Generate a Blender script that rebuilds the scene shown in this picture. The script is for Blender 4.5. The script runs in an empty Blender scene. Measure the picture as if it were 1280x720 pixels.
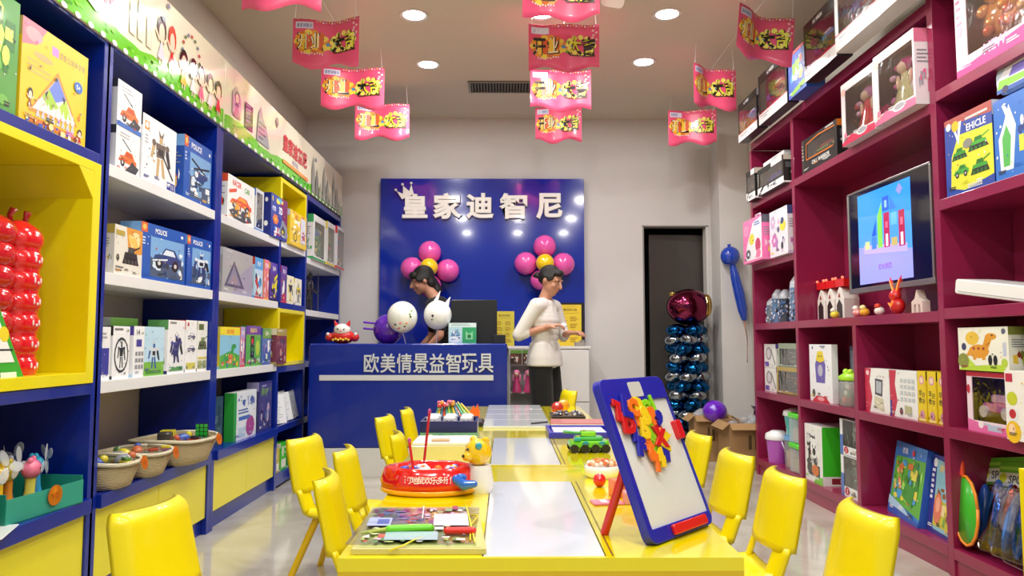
import bpy, math, random
from mathutils import Vector, Matrix, Euler
R = math.radians
SC = bpy.context.scene
COL = SC.collection

# ------------------------------------------------------------------ camera
cam_d = bpy.data.cameras.new('camera')
cam_d.sensor_width = 36.0
cam_d.lens = 930.0 / 1280.0 * 36.0
cam_d.clip_start = 0.05
cam = bpy.data.objects.new('camera', cam_d)
COL.objects.link(cam)
cam.location = (0, 0, 1.05)
cam.rotation_euler = (R(90 + 4.1), 0, -math.atan(8 / 930.0))
SC.camera = cam

# ------------------------------------------------------------------ world (daylight of the mall in front of the shop)
w = bpy.data.worlds.new('world'); SC.world = w
w.use_nodes = True
w.node_tree.nodes['Background'].inputs[0].default_value = (0.90, 0.94, 1.0, 1)
w.node_tree.nodes['Background'].inputs[1].default_value = 0.30

# ------------------------------------------------------------------ exposure
SC.view_settings.view_transform = 'Standard'
SC.view_settings.look = 'None'
SC.view_settings.gamma = 1.0
SC.view_settings.use_curve_mapping = False
SC.view_settings.exposure = 0.0
SC.cycles.max_bounces = 7
SC.cycles.diffuse_bounces = 4
SC.cycles.glossy_bounces = 3
SC.cycles.transparent_max_bounces = 10
SC.cycles.sample_clamp_indirect = 4.0
SC.cycles.caustics_reflective = False
SC.cycles.caustics_refractive = False
LAMP_W = 19.5            # power of one ceiling downlight

# ------------------------------------------------------------------ colour
def srgb(c):
    if isinstance(c, str):
        c = c.lstrip('#'); c = ''.join(q + q for q in c) if len(c) == 3 else c; c = tuple(int(c[i:i + 2], 16) for i in (0, 2, 4))
    return tuple(((v / 255.0) / 12.92 if v <= 10 else (((v / 255.0) + 0.055) / 1.055) ** 2.4) for v in c)

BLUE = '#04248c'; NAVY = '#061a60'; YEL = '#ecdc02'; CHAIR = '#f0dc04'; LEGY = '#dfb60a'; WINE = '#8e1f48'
WHITE = '#e9e9e9'; BLACK = '#111114'; GREY = '#8c8c8c'; RED = '#d8141c'; GREEN = '#4cc21c'; ORANGE = '#f08a1c'
PINK = '#f06aa8'; PURPLE = '#6a2cb0'; TEAL = '#1c9a90'; LBLUE = '#4aa0e0'; CREAM = '#efe6c4'; SKIN = '#c08a70'

# ------------------------------------------------------------------ materials (colour comes from the piece, finish from the nodes)
MATS = {}
def mat(name, rough=.5, metal=0., coat=0., spec=.5, noise=0., bump=0., bscale=60., alpha=None, emit=0., trans=0., wave=None, sheen=0.):
    m = bpy.data.materials.new(name); m.use_nodes = True
    nt = m.node_tree; N = nt.nodes; Lk = nt.links
    b = N['Principled BSDF']
    at = N.new('ShaderNodeVertexColor'); at.layer_name = 'Col'
    src = at.outputs['Color']
    if noise:
        tx = N.new('ShaderNodeTexNoise'); tx.inputs['Scale'].default_value = 9.0; tx.inputs['Detail'].default_value = 5
        tc = N.new('ShaderNodeTexCoord'); Lk.new(tc.outputs['Object'], tx.inputs['Vector'])
        mr = N.new('ShaderNodeMapRange'); mr.inputs[3].default_value = 1 - noise; mr.inputs[4].default_value = 1 + noise * .4
        Lk.new(tx.outputs['Fac'], mr.inputs[0])
        mx = N.new('ShaderNodeMix'); mx.data_type = 'RGBA'; mx.blend_type = 'MULTIPLY'; mx.inputs[0].default_value = 1
        Lk.new(src, mx.inputs[6]); Lk.new(mr.outputs[0], mx.inputs[7]); src = mx.outputs[2]
    Lk.new(src, b.inputs['Base Color'])
    if bump:
        tc = N.new('ShaderNodeTexCoord')
        if wave:
            bt = N.new('ShaderNodeTexWave'); bt.inputs['Scale'].default_value = bscale; bt.inputs['Distortion'].default_value = 2.5
            bt.bands_direction = wave; bt.inputs['Detail Scale'].default_value = 3
        else:
            bt = N.new('ShaderNodeTexNoise'); bt.inputs['Scale'].default_value = bscale; bt.inputs['Detail'].default_value = 3
        Lk.new(tc.outputs['Object'], bt.inputs['Vector'])
        bp = N.new('ShaderNodeBump'); bp.inputs['Strength'].default_value = bump; bp.inputs['Distance'].default_value = .004
        Lk.new(bt.outputs['Fac'], bp.inputs['Height']); Lk.new(bp.outputs[0], b.inputs['Normal'])
    b.inputs['Roughness'].default_value = rough
    b.inputs['Metallic'].default_value = metal
    b.inputs['Coat Weight'].default_value = coat
    b.inputs['Coat Roughness'].default_value = .06
    b.inputs['Specular IOR Level'].default_value = spec
    b.inputs['Sheen Weight'].default_value = sheen
    if trans: b.inputs['Transmission Weight'].default_value = trans
    if emit:
        Lk.new(at.outputs['Color'], b.inputs['Emission Color']); b.inputs['Emission Strength'].default_value = emit
    if alpha is not None:
        tr = N.new('ShaderNodeBsdfTransparent'); ms = N.new('ShaderNodeMixShader'); ms.inputs[0].default_value = alpha
        Lk.new(tr.outputs[0], ms.inputs[1]); Lk.new(b.outputs[0], ms.inputs[2]); Lk.new(ms.outputs[0], N['Material Output'].inputs['Surface'])
    MATS[name] = m
mat('plastic', rough=.32, coat=.25, noise=.03)
mat('gloss', rough=.12, coat=.8, noise=.02)
mat('laminate', rough=.28, coat=.35, noise=.05, bump=.03, bscale=40)
mat('matte', rough=.85, noise=.06, bump=.05, bscale=80)
mat('card', rough=.38, coat=.25, noise=.04)
mat('cardboard', rough=.85, noise=.14, bump=.15, bscale=120)
mat('paint', rough=.8, noise=.03, bump=.04, bscale=150)
mat('metal', rough=.3, metal=.9, noise=.05)
mat('foil', rough=.1, metal=1., bump=.5, bscale=18)
mat('cloth', rough=.9, noise=.1, bump=.25, bscale=220, sheen=.1)
mat('skin', rough=.5, noise=.05, bump=.05, bscale=90)
mat('hair', rough=.45, noise=.1, bump=.5, bscale=60, wave='Z')
mat('wicker', rough=.7, noise=.2, bump=1.0, bscale=45, wave='Z')
mat('latex', rough=.16, coat=.5, spec=.6)
def clear_mat():
    mat('clear', rough=.06)
    nt = MATS['clear'].node_tree; N = nt.nodes; Lk = nt.links
    tr = N.new('ShaderNodeBsdfTransparent'); gl = N.new('ShaderNodeBsdfGlossy'); gl.inputs['Roughness'].default_value = .07
    lw0 = N.new('ShaderNodeLayerWeight'); lw0.inputs[0].default_value = .35; lw = N.new('ShaderNodeMapRange'); lw.inputs[3].default_value = .05; lw.inputs[4].default_value = .55; Lk.new(lw0.outputs['Facing'], lw.inputs[0]); ns = N.new('ShaderNodeTexNoise'); ns.inputs['Scale'].default_value = 14
    tc = N.new('ShaderNodeTexCoord'); Lk.new(tc.outputs['Object'], ns.inputs['Vector']); bp = N.new('ShaderNodeBump'); bp.inputs['Strength'].default_value = .22; bp.inputs['Distance'].default_value = .01
    Lk.new(ns.outputs['Fac'], bp.inputs['Height']); Lk.new(bp.outputs[0], gl.inputs['Normal'])
    ms = N.new('ShaderNodeMixShader'); Lk.new(lw.outputs[0], ms.inputs[0]); Lk.new(tr.outputs[0], ms.inputs[1]); Lk.new(gl.outputs[0], ms.inputs[2]); Lk.new(ms.outputs[0], N['Material Output'].inputs['Surface'])
clear_mat()
mat('film', rough=.12, coat=.6, alpha=.38)
mat('lamp', emit=14.)
mat('screen', rough=.1, emit=.75)
mat('glow', rough=.3, emit=1.6)
mat('whiteboard', rough=.12, coat=.5, noise=.02)

def floor_mat():
    mat('floor', rough=.09, coat=.6)
    nt = MATS['floor'].node_tree; N = nt.nodes; Lk = nt.links; b = N['Principled BSDF']
    tc = N.new('ShaderNodeTexCoord')
    n = N.new('ShaderNodeTexNoise'); n.inputs['Scale'].default_value = 1.6; n.inputs['Detail'].default_value = 8; n.inputs['Distortion'].default_value = 1.5
    Lk.new(tc.outputs['Object'], n.inputs['Vector'])
    cr = N.new('ShaderNodeValToRGB')
    cr.color_ramp.elements[0].color = (*srgb('#b5afa0'), 1); cr.color_ramp.elements[1].color = (*srgb('#cfcabd'), 1)
    cr.color_ramp.elements[0].position = .35; cr.color_ramp.elements[1].position = .65
    Lk.new(n.outputs['Fac'], cr.inputs[0]); Lk.new(cr.outputs[0], b.inputs['Base Color'])
    mr = N.new('ShaderNodeMapRange'); mr.inputs[3].default_value = .07; mr.inputs[4].default_value = .2
    Lk.new(n.outputs['Fac'], mr.inputs[0]); Lk.new(mr.outputs[0], b.inputs['Roughness'])
floor_mat()

# ------------------------------------------------------------------ glyphs
_GL = {}
def glyphs(s, off=0.0):
    k = (s, off)
    if k in _GL: return _GL[k]
    cu = bpy.data.curves.new('glyphs', 'FONT'); cu.body = s; cu.size = 1; cu.resolution_u = 2; cu.offset = off
    o = bpy.data.objects.new('glyphs', cu); COL.objects.link(o)
    bpy.context.view_layer.update()
    me = bpy.data.meshes.new_from_object(o.evaluated_get(bpy.context.evaluated_depsgraph_get()))
    vs = [(v.co.x, v.co.y) for v in me.vertices]; fs = [tuple(p.vertices) for p in me.polygons]
    bpy.data.objects.remove(o); bpy.data.curves.remove(cu); bpy.data.meshes.remove(me)
    if not vs: vs = [(0, 0), (.1, 0), (0, .1)]; fs = [(0, 1, 2)]
    x0 = min(v[0] for v in vs); x1 = max(v[0] for v in vs); y0 = min(v[1] for v in vs); y1 = max(v[1] for v in vs)
    vs = [((x - x0) / (y1 - y0), (y - y0) / (y1 - y0)) for x, y in vs]
    _GL[k] = (vs, fs, (x1 - x0) / (y1 - y0))
    return _GL[k]

# ------------------------------------------------------------------ mesh builder
class MB:
    def __init__(s): s.v = []; s.f = []; s.c = []; s.s = []
    def add(s, vs, fs, c, smooth=False, M=None):
        n = len(s.v); c = srgb(c)
        if M is not None: vs = [tuple(M @ Vector(v)) for v in vs]
        s.v += [tuple(v) for v in vs]
        for f in fs: s.f.append(tuple(i + n for i in f)); s.c.append(c); s.s.append(smooth)
        return s
    def box(s, x0, x1, y0, y1, z0, z1, c, M=None):
        v = [(x, y, z) for z in (z0, z1) for y in (y0, y1) for x in (x0, x1)]
        return s.add(v, [(0, 2, 3, 1), (4, 5, 7, 6), (0, 1, 5, 4), (2, 6, 7, 3), (0, 4, 6, 2), (1, 3, 7, 5)], c, M=M)
    def rbox(s, x0, x1, y0, y1, z0, z1, c, r=.01, M=None, n=3, axis='z'):
        """box with corners rounded about one axis, edges chamfered"""
        A = dict(z=(x0, x1, y0, y1, z0, z1), y=(x0, x1, z0, z1, y0, y1), x=(y0, y1, z0, z1, x0, x1))[axis]
        a0, a1, b0, b1, h0, h1 = A
        r = min(r, (a1 - a0) / 2.01, (b1 - b0) / 2.01)
        def ring(ins, h):
            out = []
            for cx, cy, st in ((a1 - r, b1 - r, 0), (a0 + r, b1 - r, 90), (a0 + r, b0 + r, 180), (a1 - r, b0 + r, 270)):
                for k in range(n + 1):
                    t = R(st + 90 * k / n); out.append((cx + (r - ins) * math.cos(t), cy + (r - ins) * math.sin(t), h))
            return out
        e = min(r * .35, (h1 - h0) * .3)
        rs = [ring(e, h0), ring(0, h0 + e), ring(0, h1 - e), ring(e, h1)]
        m = len(rs[0]); vs = [p for q in rs for p in q]
        fs = [(j * m + i, j * m + (i + 1) % m, (j + 1) * m + (i + 1) % m, (j + 1) * m + i) for j in range(3) for i in range(m)]
        fs += [tuple(range(m))[::-1], tuple(range(3 * m, 4 * m))]
        if axis == 'y': vs = [(x, z, y) for x, y, z in vs]; fs = [f[::-1] for f in fs]
        if axis == 'x': vs = [(z, x, y) for x, y, z in vs]
        return s.add(vs, fs, c, M=M)
    def lathe(s, prof, c, n=16, M=None, caps=True, sx=1, sy=1):
        vs = []; fs = []
        for r, z in prof:
            for k in range(n):
                t = 2 * math.pi * k / n; vs.append((r * sx * math.cos(t), r * sy * math.sin(t), z))
        for j in range(len(prof) - 1):
            for k in range(n): fs.append((j * n + k, j * n + (k + 1) % n, (j + 1) * n + (k + 1) % n, (j + 1) * n + k))
        s.add(vs, fs, c, True, M)
        if caps:
            for j, rev in ((0, 1), (len(prof) - 1, 0)):
                if prof[j][0] > 1e-4:
                    ring = vs[j * n:(j + 1) * n]; f = tuple(range(n)); s.add(ring, [f[::-1] if rev else f], c, False, M)
        return s
    def cyl(s, p0, p1, r0, c, r1=None, n=12):
        p0 = Vector(p0); p1 = Vector(p1); d = p1 - p0; r1 = r0 if r1 is None else r1
        M = Matrix.Translation(p0) @ d.to_track_quat('Z', 'Y').to_matrix().to_4x4()
        return s.lathe([(r0, 0), (r1, d.length)], c, n, M)
    def ell(s, p, r, c, M=None, nu=14, nv=9):
        if not isinstance(r, (tuple, list)): r = (r, r, r)
        vs = []; fs = []
        for j in range(nv + 1):
            a = math.pi * j / nv
            for k in range(nu):
                t = 2 * math.pi * k / nu
                vs.append((p[0] + r[0] * math.sin(a) * math.cos(t), p[1] + r[1] * math.sin(a) * math.sin(t), p[2] - r[2] * math.cos(a)))
        for j in range(nv):
            for k in range(nu): fs.append((j * nu + k, j * nu + (k + 1) % nu, (j + 1) * nu + (k + 1) % nu, (j + 1) * nu + k))
        return s.add(vs, fs, c, True, M)
    def tube(s, pts, r, c, n=8):
        rs = r if isinstance(r, (list, tuple)) else [r] * len(pts)
        P = [Vector(p) for p in pts]; vs = []; fs = []
        for i, p in enumerate(P):
            d = (P[min(i + 1, len(P) - 1)] - P[max(i - 1, 0)]).normalized(); q = d.to_track_quat('Z', 'Y')
            for k in range(n):
                t = 2 * math.pi * k / n; vs.append(tuple(p + q @ Vector((rs[i] * math.cos(t), rs[i] * math.sin(t), 0))))
        for j in range(len(P) - 1):
            for k in range(n): fs.append((j * n + k, j * n + (k + 1) % n, (j + 1) * n + (k + 1) % n, (j + 1) * n + k))
        fs += [tuple(range(n))[::-1], tuple(range((len(P) - 1) * n, len(P) * n))]
        return s.add(vs, fs, c, True)
    def limb(s, pts, rs, c, n=14):
        for i, (p, r) in enumerate(zip(pts, rs)):
            s.ell(p, r, c, nu=n, nv=8)
            if i: s.cyl(pts[i - 1], p, rs[i - 1], c, r, n)
        return s
    def prism(s, pts, y0, y1, c, M=None):
        """outline in x,z extruded along y"""
        n = len(pts); vs = [(x, y0, z) for x, z in pts] + [(x, y1, z) for x, z in pts]
        fs = [tuple(range(n)), tuple(range(n, 2 * n))[::-1]] + [(i, i + n, (i + 1) % n + n, (i + 1) % n) for i in range(n)]
        return s.add(vs, fs, c, M=M)
    def slab(s, fn, nu, nv, th, c, dirn=None):
        """thick curved sheet: fn(u,v)->point"""
        P = [[Vector(fn(i / nu, j / nv)) for i in range(nu + 1)] for j in range(nv + 1)]
        def nrm(j, i):
            if dirn: return Vector(dirn)
            a = P[j][min(i + 1, nu)] - P[j][max(i - 1, 0)]; b = P[min(j + 1, nv)][i] - P[max(j - 1, 0)][i]
            return a.cross(b).normalized()
        F = [tuple(P[j][i]) for j in range(nv + 1) for i in range(nu + 1)]
        B = [tuple(P[j][i] - nrm(j, i) * th) for j in range(nv + 1) for i in range(nu + 1)]
        m = nu + 1; o = len(F); fs = []
        for j in range(nv):
            for i in range(nu):
                a = j * m + i; fs.append((a, a + 1, a + m + 1, a + m)); fs.append((o + a, o + a + m, o + a + m + 1, o + a + 1))
        for i in range(nu):
            fs.append((i, o + i, o + i + 1, i + 1)); a = nv * m + i; fs.append((a, a + 1, o + a + 1, o + a))
        for j in range(nv):
            a = j * m; fs.append((a, a + m, o + a + m, o + a)); a = j * m + nu; fs.append((a, o + a, o + a + m, a + m))
        return s.add(F + B, fs, c, True)
    def text(s, t, cx, cz, h, c, y=0, wmax=None, off=.01, sx=1.0, M=None):
        vs, fs, wd = glyphs(t, off); kx = h * sx
        if wmax and wd * kx > wmax: kx = wmax / wd
        return s.add([(cx + (x - wd / 2) * kx, y, cz + (z - .5) * h) for x, z in vs], fs, c, M=M)
    def warp(s, fn): s.v = [tuple(fn(Vector(v))) for v in s.v]; return s
    def build(s, name, finish='plastic', parent=None, loc=None, rot=None, bevel=0, subsurf=0, remesh=0, smooth=0):
        me = bpy.data.meshes.new(name); me.from_pydata(s.v, [], s.f); me.materials.append(MATS[finish])
        ca = me.color_attributes.new('Col', 'FLOAT_COLOR', 'CORNER')
        buf = []
        for p, c in zip(me.polygons, s.c): buf += [c[0], c[1], c[2], 1.0] * p.loop_total
        ca.data.foreach_set('color', buf)
        me.polygons.foreach_set('use_smooth', s.s)
        o = bpy.data.objects.new(name, me); COL.objects.link(o)
        if remesh:
            md = o.modifiers.new('remesh', 'REMESH'); md.mode = 'VOXEL'; md.voxel_size = remesh; md.use_smooth_shade = True
            if smooth: sm = o.modifiers.new('smooth', 'SMOOTH'); sm.factor = .5; sm.iterations = smooth
            bpy.context.view_layer.update()
            m2 = bpy.data.meshes.new_from_object(o.evaluated_get(bpy.context.evaluated_depsgraph_get()))
            o.modifiers.clear(); o.data = m2; m2.name = name; bpy.data.meshes.remove(me)
            m2.materials.clear(); m2.materials.append(MATS[finish])
            while m2.color_attributes: m2.color_attributes.remove(m2.color_attributes[0])
            ca = m2.color_attributes.new('Col', 'FLOAT_COLOR', 'POINT')
            c = s.c[0]; ca.data.foreach_set('color', [c[0], c[1], c[2], 1.0] * len(m2.vertices))
            m2.polygons.foreach_set('use_smooth', [True] * len(m2.polygons))
        if bevel:
            b = o.modifiers.new('bevel', 'BEVEL'); b.width = bevel; b.segments = 2; b.limit_method = 'ANGLE'; b.angle_limit = R(50)
        if subsurf: q = o.modifiers.new('subsurf', 'SUBSURF'); q.levels = subsurf; q.render_levels = subsurf
        if parent is not None: o.parent = parent
        if loc is not None: o.location = loc
        if rot is not None: o.rotation_euler = rot
        return o

def tag(o, label=None, cat=None, group=None, kind=None):
    if label: o['label'] = label
    if cat: o['category'] = cat
    if group: o['group'] = group
    if kind: o['kind'] = kind
    return o
def empty(name, loc=(0, 0, 0), rz=0, label=None, cat=None, group=None, kind=None, rot=None):
    o = bpy.data.objects.new(name, None); o.empty_display_size = .05; COL.objects.link(o)
    o.location = loc; o.rotation_euler = rot if rot else (0, 0, R(rz))
    return tag(o, label, cat, group, kind)
def copy_tree(o, parent=None):
    c = o.copy(); COL.objects.link(c); c.parent = parent
    for ch in list(o.children): copy_tree(ch, c)
    return c
def T(x, y, z, rx=0, ry=0, rz=0, s=1): return Matrix.Translation((x, y, z)) @ Euler((R(rx), R(ry), R(rz))).to_matrix().to_4x4() @ Matrix.Scale(s, 4)

# ------------------------------------------------------------------ room
def struct(name, mb, finish, bevel=0): return tag(mb.build(name, finish, bevel=bevel), kind='structure')
XL, XR, YB, ZC, YF = -2.02, 2.35, 7.40, 3.30, -1.6
struct('floor', MB().box(XL - .1, XR + .1, YF, 9.2, -.1, 0, '#c4beb0'), 'floor')
ceil_mb = MB(); ceil_mb.box(XL - .1, XR + .1, YF, YB + .1, ZC, ZC + .1, '#d0c6b6')
struct('ceiling', ceil_mb, 'paint')
struct('wall_left', MB().box(XL - .1, XL, YF, YB + .1, 0, ZC, '#cfc8bb'), 'paint')
struct('wall_right', MB().box(XR, XR + .1, YF, YB + .1, 0, ZC, '#cfc8bb'), 'paint')
DX0, DX1, DZ = 1.374, 2.03, 2.21
bw = MB()
bw.box(XL, DX0, YB, YB + .12, 0, ZC, '#cfcdcb'); bw.box(DX0, DX1, YB, YB + .12, DZ, ZC, '#cfcdcb'); bw.box(DX1, XR, YB, YB + .12, 0, ZC, '#cfcdcb')
struct('wall_back', bw, 'paint')
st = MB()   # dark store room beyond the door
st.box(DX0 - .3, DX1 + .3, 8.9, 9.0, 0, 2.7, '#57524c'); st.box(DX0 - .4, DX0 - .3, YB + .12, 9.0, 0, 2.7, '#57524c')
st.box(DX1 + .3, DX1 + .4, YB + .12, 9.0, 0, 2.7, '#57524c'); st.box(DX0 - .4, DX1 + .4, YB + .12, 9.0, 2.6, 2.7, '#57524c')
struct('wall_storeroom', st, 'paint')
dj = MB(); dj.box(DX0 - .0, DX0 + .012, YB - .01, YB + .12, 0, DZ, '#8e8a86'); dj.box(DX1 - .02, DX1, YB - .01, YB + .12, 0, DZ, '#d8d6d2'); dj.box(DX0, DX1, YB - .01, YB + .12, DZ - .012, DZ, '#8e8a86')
struct('trim_1', dj, 'paint')
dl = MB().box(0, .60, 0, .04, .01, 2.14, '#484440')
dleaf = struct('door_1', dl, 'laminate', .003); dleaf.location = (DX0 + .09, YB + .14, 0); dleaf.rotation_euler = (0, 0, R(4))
MB().cyl((.53, -.01, 1.02), (.53, -.05, 1.02), .012, GREY).cyl((.54, -.05, 1.02), (.43, -.05, 1.02), .009, GREY).build('door_handle', 'metal', dleaf)
struct('wall_pillar', MB().box(2.06, XR, 7.08, YB, 0, ZC, '#cfcdcb'), 'paint', .004)
bs = MB(); bs.box(.8, DX0, YB - .012, YB, 0, .09, '#b9b6b0')
struct('baseboard_back', bs, 'laminate', .003)

# ceiling lights
def light_proto():
    root = empty('ceiling_light')
    MB().lathe([(.078, -.004), (.098, -.008), (.102, 0), (.078, 0)], '#e6e4e0', 28, caps=False).build('trim_ring', 'plastic', root)
    MB().lathe([(.0, -.003), (.077, -.003)], '#fffaf2', 28, caps=False).build('diffuser', 'lamp', root)
    ld = bpy.data.lights.new('downlight', 'AREA'); ld.shape = 'DISK'; ld.size = .15; ld.energy = LAMP_W; ld.color = (1.0, .985, .955)
    lo = bpy.data.objects.new('downlight', ld); COL.objects.link(lo); lo.parent = root; lo.location = (0, 0, -.012)
    return root
lp = light_proto(); first = True
LIGHTS = [(-.633, 5.0, 'above the gap between the left and middle pennant rows, nearer'), (-.633, 5.92, 'between the two left pennant rows, farther from the viewer'), (.246, 4.97, 'directly above the nearest low middle pennant'),
          (1.112, 4.97, 'right of the middle pennants, the nearer one'), (1.113, 5.85, 'right of the middle pennants, the farther one')]
for i, (x, y, t) in enumerate(LIGHTS):
    o = lp if first else copy_tree(lp); first = False
    o.location = (x, y, ZC); tag(o, 'round white recessed ceiling downlight ' + t, 'ceiling light', 'recessed ceiling downlights')
for y in (3.0, 1.2, -.6):
    for x in (-.8, .25, 1.2):
        o = copy_tree(lp); o.location = (x, y, ZC); tag(o, 'round white recessed ceiling downlight overhead near the shop entrance', 'ceiling light', 'ceiling downlights above the entrance half')

# air vent
vt = empty('ceiling_vent', (-.02, 6.44, ZC), label='long dark slatted air vent in the ceiling before the blue sign wall', cat='air vent')
MB().box(-.29, .29, -.12, .12, -.004, -.0005, '#2a2824').build('duct_opening', 'matte', vt)
fm = MB()
for a in ((-.31, .31, -.14, -.12), (-.31, .31, .12, .14), (-.31, -.29, -.12, .12), (.29, .31, -.12, .12)): fm.box(*a, -.014, 0, '#8f897c')
fm.build('vent_frame', 'metal', vt)
sl = None
for k in range(22):
    x = -.275 + k * .0262
    if sl is None: sl = MB().box(-.0035, .0035, -.12, .12, -.013, -.003, '#7d776b').build('slat', 'metal', vt); sl.location.x = x
    else: q = sl.copy(); COL.objects.link(q); q.parent = vt; q.location.x = x

# ------------------------------------------------------------------ printed art
class Art:
    """flat print laid on a front: u,v in 0..1 over W x H metres, every shape a little proud of the last"""
    def __init__(s, W, H, seed=0): s.m = MB(); s.W = W; s.H = H; s.y = -.0006; s.r = random.Random(seed); s.n = 0
    def _p(s, pts, c):
        s.y -= .00005
        s.m.add([((u - .5) * s.W, s.y, v * s.H) for u, v in pts], [tuple(range(len(pts)))], c); s.n += 1
    def rect(s, x, y, w, h, c): s._p([(x, y), (x + w, y), (x + w, y + h), (x, y + h)], c)
    def poly(s, pts, c): s._p(pts, c)
    def ell(s, x, y, rx, ry, c, n=12): s._p([(x + rx * math.cos(2 * math.pi * k / n), y + ry * math.sin(2 * math.pi * k / n)) for k in range(n)], c)
    def line(s, x0, y0, x1, y1, w, c):
        dx = (x1 - x0) * s.W; dy = (y1 - y0) * s.H; L = math.hypot(dx, dy) or 1; nx = -dy / L * w / 2; ny = dx / L * w / 2
        nx /= s.W; ny /= s.H; s._p([(x0 + nx, y0 + ny), (x1 + nx, y1 + ny), (x1 - nx, y1 - ny), (x0 - nx, y0 - ny)], c)
    def text(s, t, x, y, h, c, wmax=None, off=.012):
        s.y -= .00005
        s.m.text(t, (x - .5) * s.W, y * s.H, h * s.H, c, s.y, wmax * s.W if wmax else None, off)
    def bars(s, x, y, w, n, c, h=.02, gap=.035):
        for k in range(n): s.rect(x, y - k * gap, w * s.r.uniform(.6, 1), h, c)
    def busy(s, x, y, w, h, n, cols, k=.12):
        for _ in range(n):
            c = s.r.choice(cols); a = s.r.uniform(.3, 1) * k; b = s.r.uniform(.3, 1) * k
            u = x + s.r.uniform(a / 2, max(a / 2, w - a / 2)); v = y + s.r.uniform(b / 2, max(b / 2, h - b / 2))
            if s.r.random() < .45: s.ell(u, v, a / 2, b / 2, c, 8)
            elif s.r.random() < .5: s.rect(u - a / 2, v - b / 2, a, b, c)
            else:
                t = s.r.uniform(0, 6); s._p([(u + a * .6 * math.cos(t + q), v + b * .6 * math.sin(t + q)) for q in (0, 1.7, 2.6, 4.2)], c)
    def motif(s, k, x, y, w, h, c1, c2, c3='#222226'):
        X = lambda u: x + u * w
        Y = lambda v: y + v * h
        P = lambda pts, c: s.poly([(X(a), Y(b)) for a, b in pts], c)
        E = lambda a, b, ra, rb, c: s.ell(X(a), Y(b), ra * w, rb * h, c)
        Q = lambda a, b, ww, hh, c: s.rect(X(a), Y(b), ww * w, hh * h, c)
        if k == 'robot':
            P([(.30, 0), (.42, 0), (.47, .38), (.34, .40)], c1); P([(.60, .02), (.74, .0), (.62, .42), (.50, .38)], c1)
            P([(.30, .40), (.66, .42), (.74, .72), (.26, .70)], c2); Q(.38, .46, .24, .14, c3)
            P([(.26, .70), (.12, .66), (.02, .36), (.12, .34), (.22, .55)], c1); P([(.74, .72), (.88, .62), (1.0, .30), (.9, .26), (.74, .52)], c3)
            E(.17, .68, .09, .07, c2); E(.82, .68, .09, .07, c2); Q(.42, .72, .16, .13, c1); P([(.42, .85), (.36, 1.0), (.5, .88), (.64, 1.0), (.58, .85)], c2)
        elif k == 'car':
            P([(0, .25), (.08, .50), (.3, .55), (.42, .80), (.75, .78), (.88, .52), (1, .45), (1, .22)], c1)
            P([(.34, .55), (.44, .75), (.70, .73), (.78, .54)], c2); E(.22, .22, .12, .2, c3); E(.78, .20, .12, .2, c3); E(.22, .22, .05, .08, '#cccccc'); E(.78, .20, .05, .08, '#cccccc')
            P([(.0, .32), (.5, .42), (.5, .36), (.0, .26)], c2)
        elif k == 'tank':
            P([(0, .1), (.1, .38), (.9, .38), (1, .1)], c3); P([(.08, .38), (.15, .58), (.85, .58), (.92, .38)], c1); P([(.3, .58), (.36, .8), (.66, .8), (.72, .58)], c2)
            P([(.66, .74), (1.05, .92), (1.05, .86), (.66, .66)], c1)
            for q in range(4): E(.18 + .21 * q, .2, .07, .1, c2)
        elif k == 'heli':
            P([(.2, .35), (.55, .28), (.95, .5), (.95, .58), (.5, .58), (.3, .62)], c1); E(.35, .47, .2, .18, c1); E(.28, .5, .1, .1, c2)
            P([(0, .9), (.02, .95), (.8, .62), (.78, .57)], c3); P([(.15, .62), (.13, .67), (1, .86), (1, .8)], c3); P([(.9, .5), (1, .8), (.93, .52)], c2); Q(.2, .2, .4, .04, c3)
        elif k == 'tri':
            P([(.5, 1), (0, 0), (1, 0)], c1); P([(.5, .86), (.12, .06), (.88, .06)], c2); n = 8
            cs = ['#e8e8f0', '#c8c8d8', '#9ccf38', '#5a78e0', '#d0a0e8', '#ffffff']
            for j in range(n):
                for i in range(n - j):
                    E(.22 + .075 * i + .0375 * j, .13 + .085 * j, .032, .034, cs[min(5, (j * 2 + i) % 3 + (3 if j > 3 else (2 if j == 3 else 0)))])
        elif k == 'doll':
            P([(.5, .62), (.1, .0), (.9, .0)], c1); E(.5, .74, .28, .24, c2); E(.5, .70, .18, .17, '#f6d4b8'); Q(.30, .40, .4, .1, c2); E(.43, .7, .02, .03, c3); E(.57, .7, .02, .03, c3)
        elif k == 'dino':
            E(.4, .3, .32, .25, c1); P([(.5, .4), (.62, .85), (.85, .9), (.8, .7), (.66, .3)], c1); E(.78, .82, .17, .12, c1); P([(.1, .35), (-.02, .1), (.3, .2)], c1)
            for q in range(3): E(.25 + .15 * q, .4, .04, .05, c2)
            Q(.22, 0, .1, .16, c1); Q(.5, 0, .1, .16, c1); E(.82, .86, .03, .03, c3)
        elif k == 'train':
            Q(.05, .2, .9, .35, c1); Q(.1, .5, .3, .3, c2); Q(.6, .5, .12, .25, c3); E(.2, .16, .1, .13, c3); E(.5, .16, .1, .13, c3); E(.8, .16, .1, .13, c3); E(.82, .38, .1, .12, c2)
        elif k == 'bear':
            E(.22, .85, .15, .13, c1); E(.78, .85, .15, .13, c1); E(.5, .55, .42, .4, c1); E(.5, .42, .18, .15, c2); E(.34, .62, .05, .06, c3); E(.66, .62, .05, .06, c3); E(.5, .48, .06, .04, c3)
        elif k == 'phone':
            P([(.15, .05), (.08, .6), (.25, .8), (.75, .8), (.92, .6), (.85, .05)], c1); P([(.15, .72), (.3, 1.0), (.7, 1.0), (.85, .72), (.5, .66)], c2)
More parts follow.
